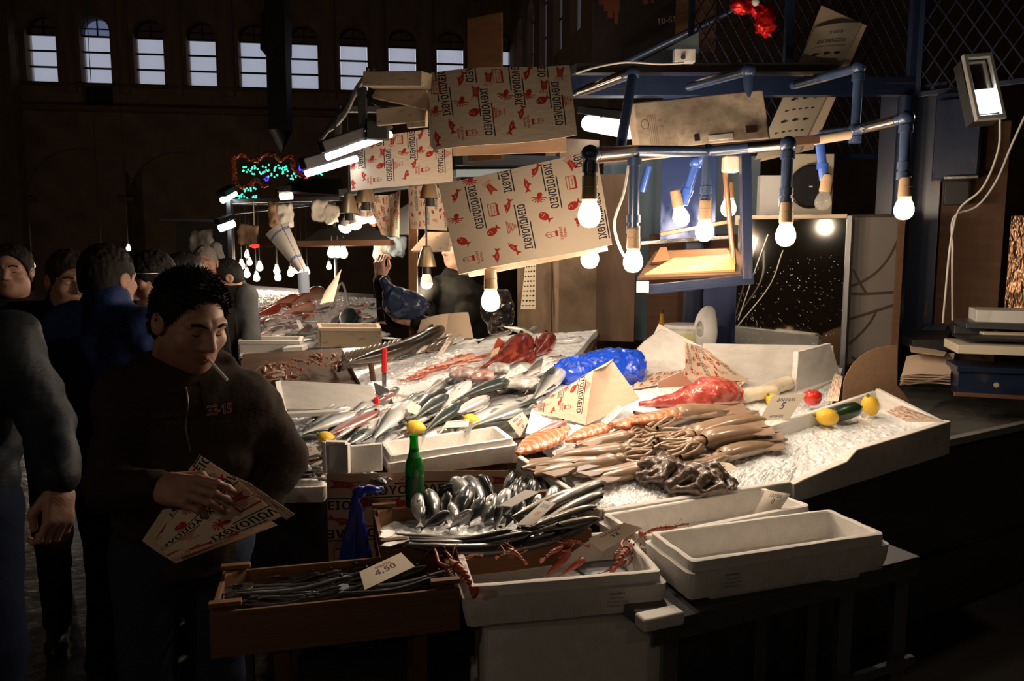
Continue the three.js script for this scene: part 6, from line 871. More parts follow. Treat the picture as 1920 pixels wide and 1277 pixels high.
function person(o) {
  const g = thing('person', o.label, 'person'); const s = o.height / 1.76; const J = Object.assign({ neck: V(0, 1.46, -.02), head: V(0, 1.63, .03), chest: V(0, 1.3, 0), belly: V(0, 1.08, .0), pelvis: V(0, .95, 0), lS: V(.18, 1.42, -.02), rS: V(-.18, 1.42, -.02), lE: V(.25, 1.13, -.03), rE: V(-.25, 1.13, -.03), lW: V(.25, .88, .06), rW: V(-.25, .88, .06), lH: V(.1, .92, 0), rH: V(-.1, .92, 0), lK: V(.11, .5, .02), rK: V(-.11, .5, .02), lA: V(.12, .09, -.03), rA: V(-.12, .09, -.03) }, o.J || {});
  const c = o.cell || .014, bulk = o.bulk || 1, skin = o.skin || SKIN;
  // clothing: top
  const fold = o.fold || .006;
  const topF = (x, y, z) => { let d; { // torso as an elliptical column
      const t = Math.max(0, Math.min(1, (y - J.pelvis.y) / (J.neck.y - J.pelvis.y))); const cx_ = J.pelvis.x + (J.neck.x - J.pelvis.x) * t, cz_ = J.pelvis.z + (J.neck.z - J.pelvis.z) * t; const w = (.165 + .045 * Math.sin(t * 2.6) ) * bulk * (t > .82 ? 1 - (t - .82) * 2.6 : 1), dp = (.115 + .025 * Math.sin(t * 3)) * bulk * (t > .85 ? 1 - (t - .85) * 1.8 : 1); const k = Math.hypot((x - cx_) / w, (z - cz_) / dp); d = (k - 1) * Math.min(w, dp) * .9; d = Math.max(d, J.pelvis.y - (o.hem || .1) - y, y - J.neck.y - .01); }
    for (const S of ['l', 'r']) { d = smin(d, cap(x, y, z, V(J[S + 'S'].x * .5, J[S + 'S'].y + .015, J[S + 'S'].z), J[S + 'S'], .062 * bulk, .068 * bulk), .07); let a = cap(x, y, z, J[S + 'S'], J[S + 'E'], .07 * bulk, .057 * bulk); a = smin(a, cap(x, y, z, J[S + 'E'], J[S + 'W'], .057 * bulk, .043 * bulk), .03); d = smin(d, a, .03); }
    d = smin(d, cap(x, y, z, V(J.neck.x, J.neck.y - .03, J.neck.z), V(J.neck.x, J.neck.y + .025, J.neck.z + .005), .085 * bulk, .073), .04); if (o.hood) d = smin(d, Math.max(ell(x, y, z, J.neck.x, J.neck.y + .01, J.neck.z - .07, .13, .05, .08), -9), .03);
    if (o.collar) d = smin(d, cap(x, y, z, V(J.neck.x, J.neck.y, J.neck.z), V(J.neck.x, J.neck.y + .055, J.neck.z - .005), .08, .078), .02);
    d += fold * (Math.sin(y * 38 + 5 * fbm(x * 4, y * 4, z * 4)) * .35 + fbm(x * 9, y * 6, z * 9)); return d; };
  const b = new THREE.Box3(); for (const k of Object.keys(J)) if (!/[KA]$|head/.test(k)) b.expandByPoint(J[k]); b.expandByScalar(.17); b.min.y = Math.min(b.min.y, J.pelvis.y - (o.hem || .1) - .03);
  const top = mesh('jacket', surfNet(topF, b.min, b.max, c), o.topMat, g);
  const legF = (x, y, z) => { let d = 9; for (const S of ['l', 'r']) { let a = cap(x, y, z, J[S + 'H'], J[S + 'K'], .098 * bulk, .07); a = smin(a, cap(x, y, z, J[S + 'K'], J[S + 'A'], .068, .056), .04); d = smin(d, a, .03); } d = smin(d, ell(x, y, z, J.pelvis.x, J.pelvis.y - .02, J.pelvis.z, .16 * bulk, .12, .115 * bulk), .05); return d + .006 * fbm(x * 10, y * 7, z * 10); };
  const lb = new THREE.Box3(); for (const k of ['lH', 'rH', 'lK', 'rK', 'lA', 'rA', 'pelvis']) lb.expandByPoint(J[k]); lb.expandByScalar(.15); lb.min.y = .02;
  mesh('trousers', surfNet(legF, lb.min, lb.max, c * 1.2), o.legMat, g);
  for (const S of ['l', 'r']) mesh('shoe', surfNet((x, y, z) => Math.max(smin(ell(x, y, z, J[S + 'A'].x, .05, J[S + 'A'].z + .0, .045, .06, .06), ell(x, y, z, J[S + 'A'].x, .035, J[S + 'A'].z + .12, .046, .045, .1), .04), -y), V(J[S + 'A'].x - .08, -.01, J[S + 'A'].z - .1), V(J[S + 'A'].x + .08, .14, J[S + 'A'].z + .25), .014), M.black, g);
  // body: head, neck, trunk, limbs and hands in one mesh
  const parts = []; const hm = new THREE.Matrix4().compose(J.head, new THREE.Quaternion().setFromEuler(new THREE.Euler(o.headPitch || 0, o.headYaw || 0, o.headRoll || 0, 'YXZ')), V(1, 1, 1).multiplyScalar(o.headScale || .97)); const hf = headField(o), st = o.stubble || 0;
  if (o.head !== false) { const hg = surfNet(hf, V(-.105, -.2, -.13), V(.105, .14, .135), o.headCell || .005); colored(hg, (x, y, z) => { const lip = Math.hypot(x * .45, y + .064, (z - .085) * .5) < .0125; const bd = st && z > -.01 + Math.abs(y + .06) * .1 && y < -.035 - .0 * x ? st * Math.min(1, (-.035 - y) * 40) : 0; const ms = st && Math.abs(x) < .032 && y < -.036 && y > -.055 && z > .07 ? st : 0; const k = Math.max(bd, ms), n = 1 + .12 * fbm(x * 40, y * 40, z * 40); const base = lip ? [skin[0] * .85, skin[1] * .6, skin[2] * .6] : skin; return base.map((v, i) => v * n * (1 - k * (.5 + .1 * i)) ); }); hg.applyMatrix4(hm); parts.push(hg);
    const hair = (geo, name, mat) => { geo.applyMatrix4(hm); return mesh(name, geo, mat, g); }; const hmat = phy({ color: lin(...(o.hairCol || [.012, .01, .009])), roughness: .7, specularIntensity: .4 });
    if (o.hair !== 0) { let hgeo = surfNet(hairField(o), V(-.11, -.1, -.14), V(.11, .16, .12), o.headCell || .005); if (o.tufts) { const P = hgeo.attributes.position, Nn = hgeo.attributes.normal, list = [hgeo]; for (let i = 0; i < o.tufts; i++) { const k = Math.floor(rnd() * P.count), p = V(P.getX(k), P.getY(k), P.getZ(k)), n = V(Nn.getX(k), Nn.getY(k), Nn.getZ(k)); if (Math.hypot(p.x / .07, (p.y - .03) / .085, (p.z + .02) / .09) < 1) continue; const dir = n.multiplyScalar(.55).add(V(rr(-.3, .3), p.y > .06 ? .5 : -.7, p.y > .06 ? .35 : rr(-.5, .1))).normalize(), l = p.y > .06 ? rr(.012, .022) : rr(.007, .012); const cg = new THREE.ConeGeometry(.0022, l, 4).translate(0, l * .4, 0); cg.applyQuaternion(new THREE.Quaternion().setFromUnitVectors(UP, dir)).translate(p.x, p.y, p.z); list.push(cg); } hgeo = merge(list); } hair(hgeo, 'hair', hmat); }
    for (const q of [-1, 1]) { hair(tube([V(q * .014, .027, .0925), V(q * .03, .032, .0905), V(q * .048, .027, .0765)], .0042, 8, 6).scale(1, 1, 1), 'eyebrow', hmat); if (o.lids !== false) hair(tube([V(q * .018, .003, .0785), V(q * .031, -.0015, .0822), V(q * .044, .002, .0745)], .0016, 8, 5), 'eyelashes', hmat); else hair(new THREE.SphereGeometry(.0085, 10, 8).translate(q * .031, .005, .0745), 'eye', std({ color: lin(.1, .08, .07), roughness: .2 })); }
    if (o.cap_) hair(surfNet((x, y, z) => Math.max(ell(x, y, z, 0, .045, -.015, .094, .09, .112) + .003 * fbm(x * 30, y * 30, z * 30), .02 - y), V(-.12, 0, -.15), V(.12, .16, .12), .008), 'cap', M.black);
    if (o.glasses) { hair(tube([V(-.088, .045, .0), V(-.07, .075, .075), V(-.02, .082, .1), V(.02, .082, .1), V(.07, .075, .075), V(.088, .045, .0)], .003, 24, 6), 'glasses_frame', M.chrome); for (const q of [-1, 1]) hair(new THREE.SphereGeometry(.024, 12, 8).scale(1, .55, .25).translate(q * .034, .083, .09), 'glasses_lens', phy({ color: lin(.1, .1, .12), roughness: .05, clearcoat: 1 })); }
    if (o.cigarette) { const cg = mesh('cigarette', bar(V(.012, -.064, .088), V(.03, -.092, .155), .004, 8).applyMatrix4(hm), M.white, g); } }
  const skel = (x, y, z) => { let d = cap(x, y, z, J.pelvis, J.chest, .085, .09); d = smin(d, cap(x, y, z, J.chest, J.neck, .085, .05), .05); for (const S of ['l', 'r']) { d = smin(d, cap(x, y, z, J[S + 'S'], J[S + 'E'], .04, .034), .03); d = smin(d, cap(x, y, z, J[S + 'E'], J[S + 'W'], .034, .026), .02); d = smin(d, cap(x, y, z, J[S + 'H'], J[S + 'K'], .06, .045), .03); d = smin(d, cap(x, y, z, J[S + 'K'], J[S + 'A'], .045, .035), .03); d = smin(d, cap(x, y, z, J.chest, J[S + 'S'], .06, .04), .03); } return d; };
  const sb = new THREE.Box3(); for (const k of Object.keys(J)) sb.expandByPoint(J[k]); sb.expandByScalar(.1); parts.push(colored(surfNet(skel, sb.min, sb.max, .022), () => skin));
  for (const S of ['l', 'r']) { const H = (o.hands || {})[S]; const W_ = J[S + 'W'], E_ = J[S + 'E']; const X = (H && H.dir ? H.dir : W_.clone().sub(E_)).clone().normalize(), Y = (H && H.back ? H.back : V(S === 'l' ? 1 : -1, .1, 0)); const hg = handGeo(H && H.curl !== undefined ? H.curl : .5, H && H.thumb !== undefined ? H.thumb : .5, H && H.cell || .005); const z0 = X.clone().cross(Y).normalize(), y0 = z0.clone().cross(X); const m = new THREE.Matrix4().makeBasis(X, y0, z0).setPosition(W_.clone().addScaledVector(X, .03)); if (S === 'l' ? (H && H.flip) : !(H && H.flip)) { } const geo = hg; const mirror = H && H.mirror; if (mirror) { geo.scale(1, 1, -1); const ix = geo.index.array; for (let i = 0; i < ix.length; i += 3) { const t = ix[i]; ix[i] = ix[i + 1]; ix[i + 1] = t; } geo.computeVertexNormals(); } colored(geo, (x, y, z) => { const n = 1 + .14 * fbm(x * 50, y * 50, z * 50); return skin.map(v => v * n); }); geo.applyMatrix4(m); parts.push(geo); }
  const norm = parts.map(p => { const q = p.index ? p.toNonIndexed() : p; for (const k of Object.keys(q.attributes)) if (!['position', 'normal', 'uv', 'color'].includes(k)) q.deleteAttribute(k); return q; });
  mesh('body', mergeGeometries(norm), M_skin, g);
  g.position.copy(o.pos); g.rotation.y = o.yaw || 0; g.scale.setScalar(s); g.updateMatrixWorld(true); return { g, top, J, hm, topF };
}
const dark1 = cloth(.018, .014, .013), denim = cloth(.022, .03, .055), blackCloth = cloth(.008, .008, .009);
const stand = (px, d) => { const p = at(px, 470, d); return V(p.x, 0, p.z); };

// joints given in the place, turned into the figure's own frame
function frame(pos, yaw, height) { const s = height / 1.76, q = new THREE.Quaternion().setFromAxisAngle(UP, -yaw); return { p: (px, py, d) => at(px, py, d).sub(pos).applyQuaternion(q).divideScalar(s), v: (x, y, z) => V(x, y, z).applyQuaternion(q) }; }
// the smoking man with the paper
{
  const pos = stand(346, 2.03), yaw = .42, height = 1.72, L = frame(pos, yaw, height);
  const h = person({ label: 'man in dark zip sweatshirt smoking while holding a printed paper', height, pos, yaw, topMat: cloth(.032, .023, .018), legMat: denim, cell: .0095, headCell: .0032, bulk: 1.0, hood: true, fold: .008, headPitch: .34, headYaw: .5, headRoll: -.06, stubble: .6, hair: .013, line: .008, cigarette: true, tufts: 2600, headScale: .98,
    J: { head: L.p(358, 606, 1.9), neck: L.p(345, 698, 1.96), lS: L.p(462, 742, 2.04), lE: L.p(537, 855, 2.14), lW: L.p(502, 942, 2.06), lH: V(.05, .92, -.03), rH: V(-.13, .92, 0), lK: V(.03, .5, -.02), rK: V(-.15, .5, .02), lA: V(.02, .09, -.08), rA: V(-.17, .09, -.03), pelvis: V(-.03, .95, 0), rS: L.p(238, 748, 1.88), rE: L.p(206, 915, 1.86), rW: L.p(288, 912, 1.68) },
    hands: { r: { dir: L.v(.85, .02, .38), back: L.v(-.3, .66, .7), curl: [.62, .68, .74, .8], thumb: .9, cell: .0032, mirror: true }, l: { curl: .9, dir: L.v(-.9, -.25, .05) } } });
  const fz = (x, y) => { let z = .35; for (let i = 0; i < 60 && h.topF(x, y, z) > 0; i++) z -= .008; return z; };
  const zp = []; for (let k = 0; k <= 8; k++) { const y = h.J.neck.y - .02 - k * .022, x = .004 * Math.sin(k); zp.push(V(h.J.neck.x + x, y, fz(h.J.neck.x + x, y) + .004)); } mesh('zip', tube(zp, .0028, 24, 6), M.steelDark, h.top);
  const cords = [-1, 1].map(s => { const q = []; for (let k = 0; k <= 5; k++) { const x = h.J.neck.x + s * (.035 + .002 * k), y = h.J.neck.y - .01 - k * .02; q.push(V(x, y, fz(x, y) + .003)); } return q; }); for (const q of cords) mesh('hood_cord', tube(q, .0025, 16, 5), dark1, h.top);
  const decal = (name, px, py, d, w, hh, yw, draw, W = 512, H = 160) => { const t = canvasTex(W, H, (c) => { c.clearRect(0, 0, W, H); draw(c); }); const geo = new DecalGeometry(h.top, at(px, py, d), new THREE.Euler(0, yw, 0), V(w, hh, .3)); geo.applyMatrix4(h.g.matrixWorld.clone().invert()); mesh(name, geo, std({ map: t, transparent: true, roughness: .9, polygonOffset: true, polygonOffsetFactor: -4 }), h.top); };
  decal('chest_number', 428, 778, 1.85, .085, .036, yaw + .2, c => { c.font = 'bold 150px sans-serif'; c.textAlign = 'center'; c.lineWidth = 9; c.strokeStyle = '#a8795a'; c.strokeText('33-15', 256, 130, 500); });
  decal('chest_lettering', 322, 795, 1.8, .13, .05, yaw - .1, c => { c.font = 'bold 66px sans-serif'; c.textAlign = 'center'; c.fillStyle = '#4a3c33'; c.fillText('VAGABOND', 256, 64, 480); c.fillText('SERIES', 270, 138, 300); });
  decal('chest_script', 430, 803, 1.85, .07, .018, yaw + .2, c => { c.font = 'italic 90px serif'; c.textAlign = 'center'; c.fillStyle = '#4a3c33'; c.fillText('authentic', 256, 110, 480); });
  const p = thing('wrapping_paper', 'folded printed paper held in the smoking man\'s hand', 'paper sheet');
  const sm = paperMat((() => { const t = T_paperA.clone(); t.repeat.set(.62, .8); t.offset.set(.06, .2); t.needsUpdate = true; return t; })());
  mesh('front_sheet', sheet(at(374, 853, 1.74), at(548, 962, 1.68), at(322, 1052, 1.66), at(290, 1004, 1.71), 16, 12, (u, v) => .01 * Math.sin(u * 3.1) + .004 * Math.sin(v * 6)), sm, p);
  mesh('back_sheet', sheet(at(360, 872, 1.76), at(520, 985, 1.71), at(330, 1056, 1.69), at(266, 1014, 1.73), 10, 8, (u, v) => .006 * Math.sin(u * 3.1)), M_plainPaper, p);
  mesh('folded_edge', sheet(at(440, 892, 1.71), at(470, 905, 1.70), at(556, 964, 1.68), at(540, 974, 1.67), 8, 3, (u, v) => .008), sm, p); settle(p);
}
{ // man at the left edge, seen from behind with his arm hanging
  const pos = stand(-140, 2.15), yaw = Math.PI - .25, height = 1.83, L = frame(pos, yaw, height);
  person({ label: 'man in dark blue jacket at the left edge with his hand hanging', height, pos, yaw, topMat: cloth(.014, .018, .026, .6), legMat: cloth(.007, .011, .026), cell: .011, bulk: 1.12, fold: .011, collar: true, hem: .14, J: { rS: L.p(12, 640, 2.12), rE: L.p(92, 790, 2.15), rW: L.p(112, 895, 2.03), neck: L.p(-125, 590, 2.16) }, hands: { r: { dir: L.v(.12, -.85, .35), back: L.v(.8, .1, .5), curl: [.85, .95, 1.0, 1.05], thumb: .8, cell: .0035 } } });
}
{ const pos = stand(120, 3.2), yaw = .45, L = frame(pos, yaw, 1.76); person({ label: 'man in black jacket with short hair looking across the aisle', height: 1.76, pos, yaw, topMat: blackCloth, legMat: dark1, headCell: .0045, headYaw: .35, headPitch: .12, hair: .008, line: .03, hairCol: [.03, .022, .016], collar: true, J: { head: L.p(132, 528, 3.12), neck: L.p(125, 598, 3.18) } }); }
{ const pos = stand(200, 2.82), yaw = Math.PI - .3, L = frame(pos, yaw, 1.76); person({ label: 'man in royal blue jacket seen from behind', height: 1.76, pos, yaw, topMat: cloth(.014, .03, .115, .7), legMat: dark1, bulk: 1.14, fold: .012, hair: .012, line: .05, collar: true, hem: .2, headPitch: .1, J: { head: L.p(206, 525, 2.85), neck: L.p(202, 592, 2.83) } }); }
{ const pos = stand(298, 3.3), yaw = -.35, L = frame(pos, yaw, 1.76); person({ label: 'man looking down with sunglasses pushed up on his head', height: 1.76, pos, yaw, topMat: blackCloth, legMat: dark1, headCell: .004, headYaw: -.25, headPitch: .38, hair: .007, line: .03, glasses: true, J: { head: L.p(284, 530, 3.15), neck: L.p(298, 592, 3.25) } }); }
{ const pos = stand(352, 3.8), L = frame(pos, 2.6, 1.76); person({ label: 'person in a black cap hidden behind the smoking man', height: 1.76, pos, yaw: 2.6, topMat: blackCloth, legMat: dark1, cell: .018, headCell: .006, cap_: true, collar: true, J: { head: L.p(348, 524, 3.8), neck: L.p(350, 580, 3.8) } }); }
{ const pos = stand(386, 5.0), L = frame(pos, .3, 1.74); person({ label: 'grey haired person far behind beside the man in grey jacket', height: 1.74, pos, yaw: .3, topMat: dark1, legMat: dark1, cell: .02, headCell: .006, hair: .006, hairCol: [.2, .18, .17], line: .035, J: { head: L.p(384, 496, 5.0) } }); }
{ const pos = stand(446, 5.2), yaw = -1.1, L = frame(pos, yaw, 1.74); person({ label: 'man in grey jacket bending toward the far stall', height: 1.74, pos, yaw, topMat: cloth(.10, .105, .11, .8), legMat: dark1, cell: .015, headCell: .005, headPitch: .35, hair: .01, line: .03, collar: true, hem: .16, J: { head: L.p(424, 522, 5.1), neck: L.p(440, 552, 5.2) } }); }
{ const pos = stand(15, 3.7), L = frame(pos, .3, 1.76); person({ label: 'dim person in dark coat at the far left behind the jacket shoulder', height: 1.76, pos, yaw: .3, topMat: dark1, legMat: dark1, cell: .018, headCell: .006, hair: .014, collar: true, J: { head: L.p(22, 510, 3.65), neck: L.p(18, 570, 3.7) } }); }
{ // fishmonger tying a bag
  const pos = stand(868, 5.3), yaw = -.75, height = 1.78, L = frame(pos, yaw, height);
  person({ label: 'fishmonger in dark olive jacket holding up a blue bag', height, pos, yaw, topMat: cloth(.010, .0095, .008), legMat: dark1, cell: .014, bulk: 1.2, fold: .012, hair: .012, hem: .2, J: { rS: L.p(800, 545, 5.0), rE: L.p(742, 590, 4.75), rW: L.p(716, 528, 4.6), lS: L.p(895, 560, 5.2), lE: L.p(850, 628, 4.8), lW: L.p(782, 604, 4.55), neck: L.p(850, 520, 5.1), head: L.p(855, 468, 5.05) }, hands: { r: { dir: L.v(-.1, .95, .1), back: L.v(-.5, .1, .85), curl: 1.0, thumb: .9 }, l: { dir: L.v(-.95, .25, .1), back: L.v(.1, -.5, .85), curl: .6, thumb: .5 } } });
  const b = solo('plastic_bag', surfNet((x, y, z) => { let d = smin(ell(x, y, z, .05, -.08, 0, .15, .1, .08), cap(x, y, z, V(-.04, 0, 0), V(-.11, .1, 0), .06, .018), .06); return d - .012 * (1 - Math.abs(fbm(x * 9, y * 9, z * 9))) ** 2; }, V(-.2, -.22, -.12), V(.24, .16, .12), .008), phy({ color: lin(.03, .045, .1), roughness: .22, clearcoat: .6, transmission: .4, thickness: 0 }), 'dark blue plastic bag in the fishmonger\'s hands', 'plastic bag'); b.position.copy(at(748, 552, 4.5)); b.scale.setScalar(.82);
}

// ---------- lamps and clutter left of the near stall ----------
const shadeG = lathe([[.0, .095], [.018, .095], [.02, .09], [.034, .05], [.046, 0], [.044, 0], [.032, .05], [.016, .088], [0, .09]], 24);
const RAIL_H = 2.42;
function shade(px, py, d, label, s = 1) { const top = (RAIL_H - at(px, py, d).y) / s; const g = thing('pendant_lamp', label, 'pendant lamp', 'brass pendant lamps over the middle stall'); mesh('cone', shadeG, M.brass, g); mesh('stem', new THREE.CylinderGeometry(.005, .005, top - .09, 8).translate(0, (top + .09) / 2, 0), M.black, g); mesh('holder', new THREE.CylinderGeometry(.018, .022, .05, 12).translate(0, -.01, 0), M.black, g); g.position.copy(at(px, py, d)); g.scale.setScalar(s); return g; }
const GM = 'lamp bulbs in clusters over the middle stall';
for (const [px, py, lab, k, lean] of [[650, 430, 'left bulb under the leftmost brass shade', .45, -.3], [664, 424, 'right bulb under the leftmost brass shade', .45, .3], [682, 412, 'left bulb of the pair right of the leftmost shade', .45, -.2], [697, 412, 'right bulb of the pair right of the leftmost shade', .4, .3], [793, 401, 'left bulb of the cluster beside the large sheet', .45, -.25], [814, 402, 'middle bulb of the cluster beside the large sheet', .45, .1], [828, 390, 'bulb at the edge of the large sheet', .3, .2]]) bulb(px, py, 4.0, lab, { led: true, k, lean, scale: 1.35, group: GM });
bulb(800, 535, 4.1, 'single bulb under the low brass shade before the fishmonger', { led: true, k: .7, scale: 1.25, group: GM });
shade(655, 400, 4.0, 'brass shade of the leftmost bulb pair', 1.1); shade(686, 380, 4.05, 'brass shade partly behind the white sheet', 1.2); shade(806, 372, 4.05, 'brass shade beside the large printed sheet', 1.2); shade(800, 500, 4.1, 'low brass shade before the fishmonger', 1.15);
{ const a = at(640, 300, 4.05), b = at(845, 300, 4.08); a.y = b.y = RAIL_H + .015; settle(solo('stall_rail', beam(a, b, .04, .03), M.steelDark, 'rail from which the brass pendant lamps hang', 'rail')); const c = at(436, 470, 8.5), e = at(630, 470, 8.5); const g = thing('lamp_rail', 'rail on two posts carrying the small far bulbs', 'rail'); mesh('bar', beam(V(c.x, 2.215, c.z), V(e.x, 2.215, e.z), .05, .03), M.steelDark, g); for (const p of [c, e]) mesh('post', bar(V(p.x, 0, p.z), V(p.x, 2.23, p.z), .025), M.steelDark, g); settle(g);
  const n = at(392, 430, 5.68); settle(solo('stall_post', beam(V(n.x, 0, n.z), n, .04, .04, V(0, 0, 1)), M.steelDark, 'thin post holding the net above the crowd', 'post')); const q = at(428, 356, 7.12); settle(solo('stall_post', beam(V(q.x, 0, q.z), q, .04, .04, V(0, 0, 1)), M.steelDark, 'thin post holding the small strip lights far left', 'post')); }
for (const [px, py] of [[622, 474], [633, 474], [644, 475]]) bulb(px, py, 5.45, 'bulb in the bright triple cluster over the far stall', { k: .5, bare: true, cord: .06, scale: 1, group: 'triple bulb cluster' });
for (const [px, py, c] of [[453, 498, 1], [487, 501, 1], [519, 508, 1], [463, 514, 1], [481, 521, 1], [545, 512, 1], [556, 506, 1], [566, 516, 0], [576, 510, 0], [521, 520, 1], [617, 500, 0], [463, 478, 0], [468, 492, 0], [441, 522, 1]]) bulb(px, py, 8.5, 'small bulb twinkling over the far stalls', { k: c ? .4 : .35, bare: true, cordTop: 2.2, scale: c ? 1.15 : .95, group: 'small bulbs over the far stalls' });
for (const [px, py, d, k, lab] of [[60, 498, 13, 2.6, 'lone bulb far behind the left figure'], [241, 466, 17, 2.6, 'bulb glowing on the far wall above the crowd'], [190, 468, 16, 2, 'dim bulb left of the far glowing one']]) bulb(px, py, d, lab, { k, bare: true, scale: 1.6, cord: 6, group: 'far wall bulbs' });
{ // added fill lamps, unseen behind the viewer, brighten the front of everything here
  const g = thing('lamp_rail', 'added rail for the unseen fill bulbs behind the viewer', 'rail'); mesh('bar', bar(V(-3.4, 2.75, .5), V(3.2, 2.75, 2.4), .02), M.bluePipe, g); for (const [x, z] of [[-3.4, .5], [3.2, 2.4]]) mesh('post', bar(V(x, 0, z), V(x, 2.75, z), .025), M.bluePipe, g); settle(g);
  [-2.7, -.2, 2.2].forEach((x, i) => { const b = thing('light_bulb', ['left', 'middle', 'right'][i] + ' added fill bulb, unseen behind the viewer', 'light bulb', 'added fill bulbs behind the viewer'); b.position.set(x, 2.62, .5 + (x + 3.4) / 6.6 * 1.9); mesh('glass', bulbG, bulbM, b); mesh('socket', sockG, M.porcelain, b); mesh('cord', new THREE.CylinderGeometry(.004, .004, .07, 6).translate(0, .11, 0), M.black, b); const L = new THREE.PointLight(WARM, [1.1, .5, .4][i]); L.position.y = -.034; L.shadow.radius = 1.4; b.add(L); });
}
// strip lights
function strip(label, a, b, w, k, cool = true, house = true) {
  const g = thing('strip_light', label, 'strip light', 'strip lights over the stalls'); const A = at(...a), B = at(...b), d = B.clone().sub(A), L = d.length(); pose(g, A.clone().add(B).multiplyScalar(.5), d, UP);
  if (house) { const hs = mesh('housing', rbox(L * 1.06, .05, w * 1.6, .006).translate(0, w / 2 + .026, 0), M.black, g); mesh('rivet', new THREE.SphereGeometry(.008, 8, 6).translate(L * .1, .05, w * .8), M.chrome, hs); }
  mesh('tube', new THREE.CylinderGeometry(w / 2, w / 2, L, 12).rotateZ(Math.PI / 2).translate(0, -.004, 0), std({ color: lin(.9, .9, .9), emissive: cool ? lin(.86, .95, 1) : lin(1, .9, .7), emissiveIntensity: 1.6 }), g);
  const R = new THREE.RectAreaLight(cool ? COOL : WARM, k, L, w); R.position.set(0, -w / 2 - .008, 0); R.rotation.x = -Math.PI / 2; g.add(R); return g;
}
strip('upper strip light in a black housing left of the white sheet', [612, 293, 3.3], [732, 250, 3.5], .032, 5); strip('lower strip light below the first one', [574, 324, 3.5], [668, 296, 3.7], .032, 5); strip('flat strip light glowing behind the pipe frame', [1103, 230, 4.9], [1182, 243, 4.4], .1, 4); strip('small strip light over the far stall at the left', [417, 375, 7], [440, 362, 7.2], .06, 5, true); strip('white hooded strip lamp below the small one', [412, 428, 7], [438, 418, 7.1], .07, 4, true); strip('yellowish strip light under the dark canopy', [525, 368, 6.5], [548, 366, 6.5], .06, 4, false);
{ // bracket frame that holds the strip lights, with cable ties
  const g = thing('lamp_bracket', 'white bracket box and black arms holding the strip lights', 'bracket'); mesh('box_rail', beam(at(690, 150, 3.3), at(800, 150, 3.15), .07, .06), M.foamOld, g); mesh('arm', vb(672, 3.4, 688, 3.4, 165, 262, .03), M.black, g); mesh('arm', vb(628, 3.6, 640, 3.6, 220, 278, .03), M.black, g); mesh('arm', vb(688, 3.35, 702, 3.35, 128, 160, .04), M.black, g); mesh('rail', bar(at(600, 262, 3.7), at(700, 132, 3.35), .012), M.steelDark, g); mesh('transformer', vb(690, 3.4, 728, 3.4, 228, 262, .06), M.black, g); settle(g);
  settle(solo('cable_bundle', merge([0, 1, 2].map(k => tube([at(692, 132 + 3 * k, 3.32), at(668, 165 + 4 * k, 3.4), at(650, 205 + 3 * k, 3.5), at(632, 222 + 6 * k, 3.58), at(618, 245, 3.66)], .007, 24, 6))), M.cord, 'bundle of pale cables draped along the lamp rail', 'cable')); settle(solo('power_cord', tube([at(690, 180, 3.4), at(705, 195, 3.35), at(728, 205, 3.33), at(732, 222, 3.33), at(722, 232, 3.35)], .007, 24, 6), M.black, 'black power cord curling into the strip light', 'cord'));
  const c = thing('foam_sign', 'dirty white foam board hanging behind the strip lights', 'foam board'); mesh('upper_board', sheet(at(705, 165, 3.36), at(800, 160, 3.2), at(800, 205, 3.2), at(697, 182, 3.36), 3, 3, () => 0, .015), M.foamOld, c); mesh('upright', vb(764, 3.28, 800, 3.24, 160, 240, .02), M.foamOld, c); mesh('lower_board', vb(708, 3.36, 800, 3.24, 205, 236, .02), M.foamOld, c); settle(c);
}
// upright posts, rails and dark canopies of the middle and far stalls
for (const [a, b, w, mat, lab] of [[[425, 378, 7.2], [640, 372, 6.8], .05, M.steelDark, 'thin rail under the garland'], [[440, 400, 6.6], [590, 384, 6.4], .02, M.bluePipe, 'thin blue rail carrying the red lamp'], [[490, 458, 5.6], [735, 455, 5.2], .05, M.woodDark, 'dark rail across the far bulbs'], [[640, 362, 5.2], [860, 335, 4.8], .06, M.steelDark, 'steel rail behind the white sheet'], [[850, 325, 4.2], [1070, 322, 4.95], .05, M.paleBlue, 'grey blue rail between the two printed sheets'], [[860, 300, 4.4], [1070, 304, 4.95], .08, M.black, 'black rail between the two printed sheets'], [[775, 350, 4.7], [775, 640, 4.7], .05, M.wood, 'wooden upright behind the bulb clusters'], [[300, 412, 10.95], [425, 414, 10.95], .05, M.steelDark, 'far rail above the crowd']]) settle(solo('stall_rail', beam(at(...a), at(...b), w, w * .8, Math.abs(a[0] - b[0]) < 5 ? V(0, 0, 1) : UP), mat, lab, 'rail'));
for (const [q, lab] of [[[[515, 356, 6.6], [560, 335, 6.8], [640, 335, 6.4], [648, 366, 6.2]], 'dark canopy sheet under the garland'], [[[600, 430, 5.6], [690, 418, 5.4], [740, 455, 5.2], [560, 458, 5.6]], 'dark canopy over the triple bulbs'], [[[745, 395, 4.9], [780, 372, 4.9], [782, 440, 4.8], [740, 440, 4.8]], 'dark board between the far printed sheets'], [[[770, 470, 4.6], [800, 435, 4.6], [845, 435, 4.5], [840, 468, 4.4]], 'pale tray hanging above the low brass shade'], [[[330, 415, 11], [425, 415, 11], [425, 691, 11], [330, 691, 11]], 'black stall front far behind the crowd']]) settle(solo('canopy', sheet(...q.map(p => at(...p)), 3, 3, () => 0, .02), /pale/.test(lab) ? M.foamOld : M.dark, lab, 'canopy'));
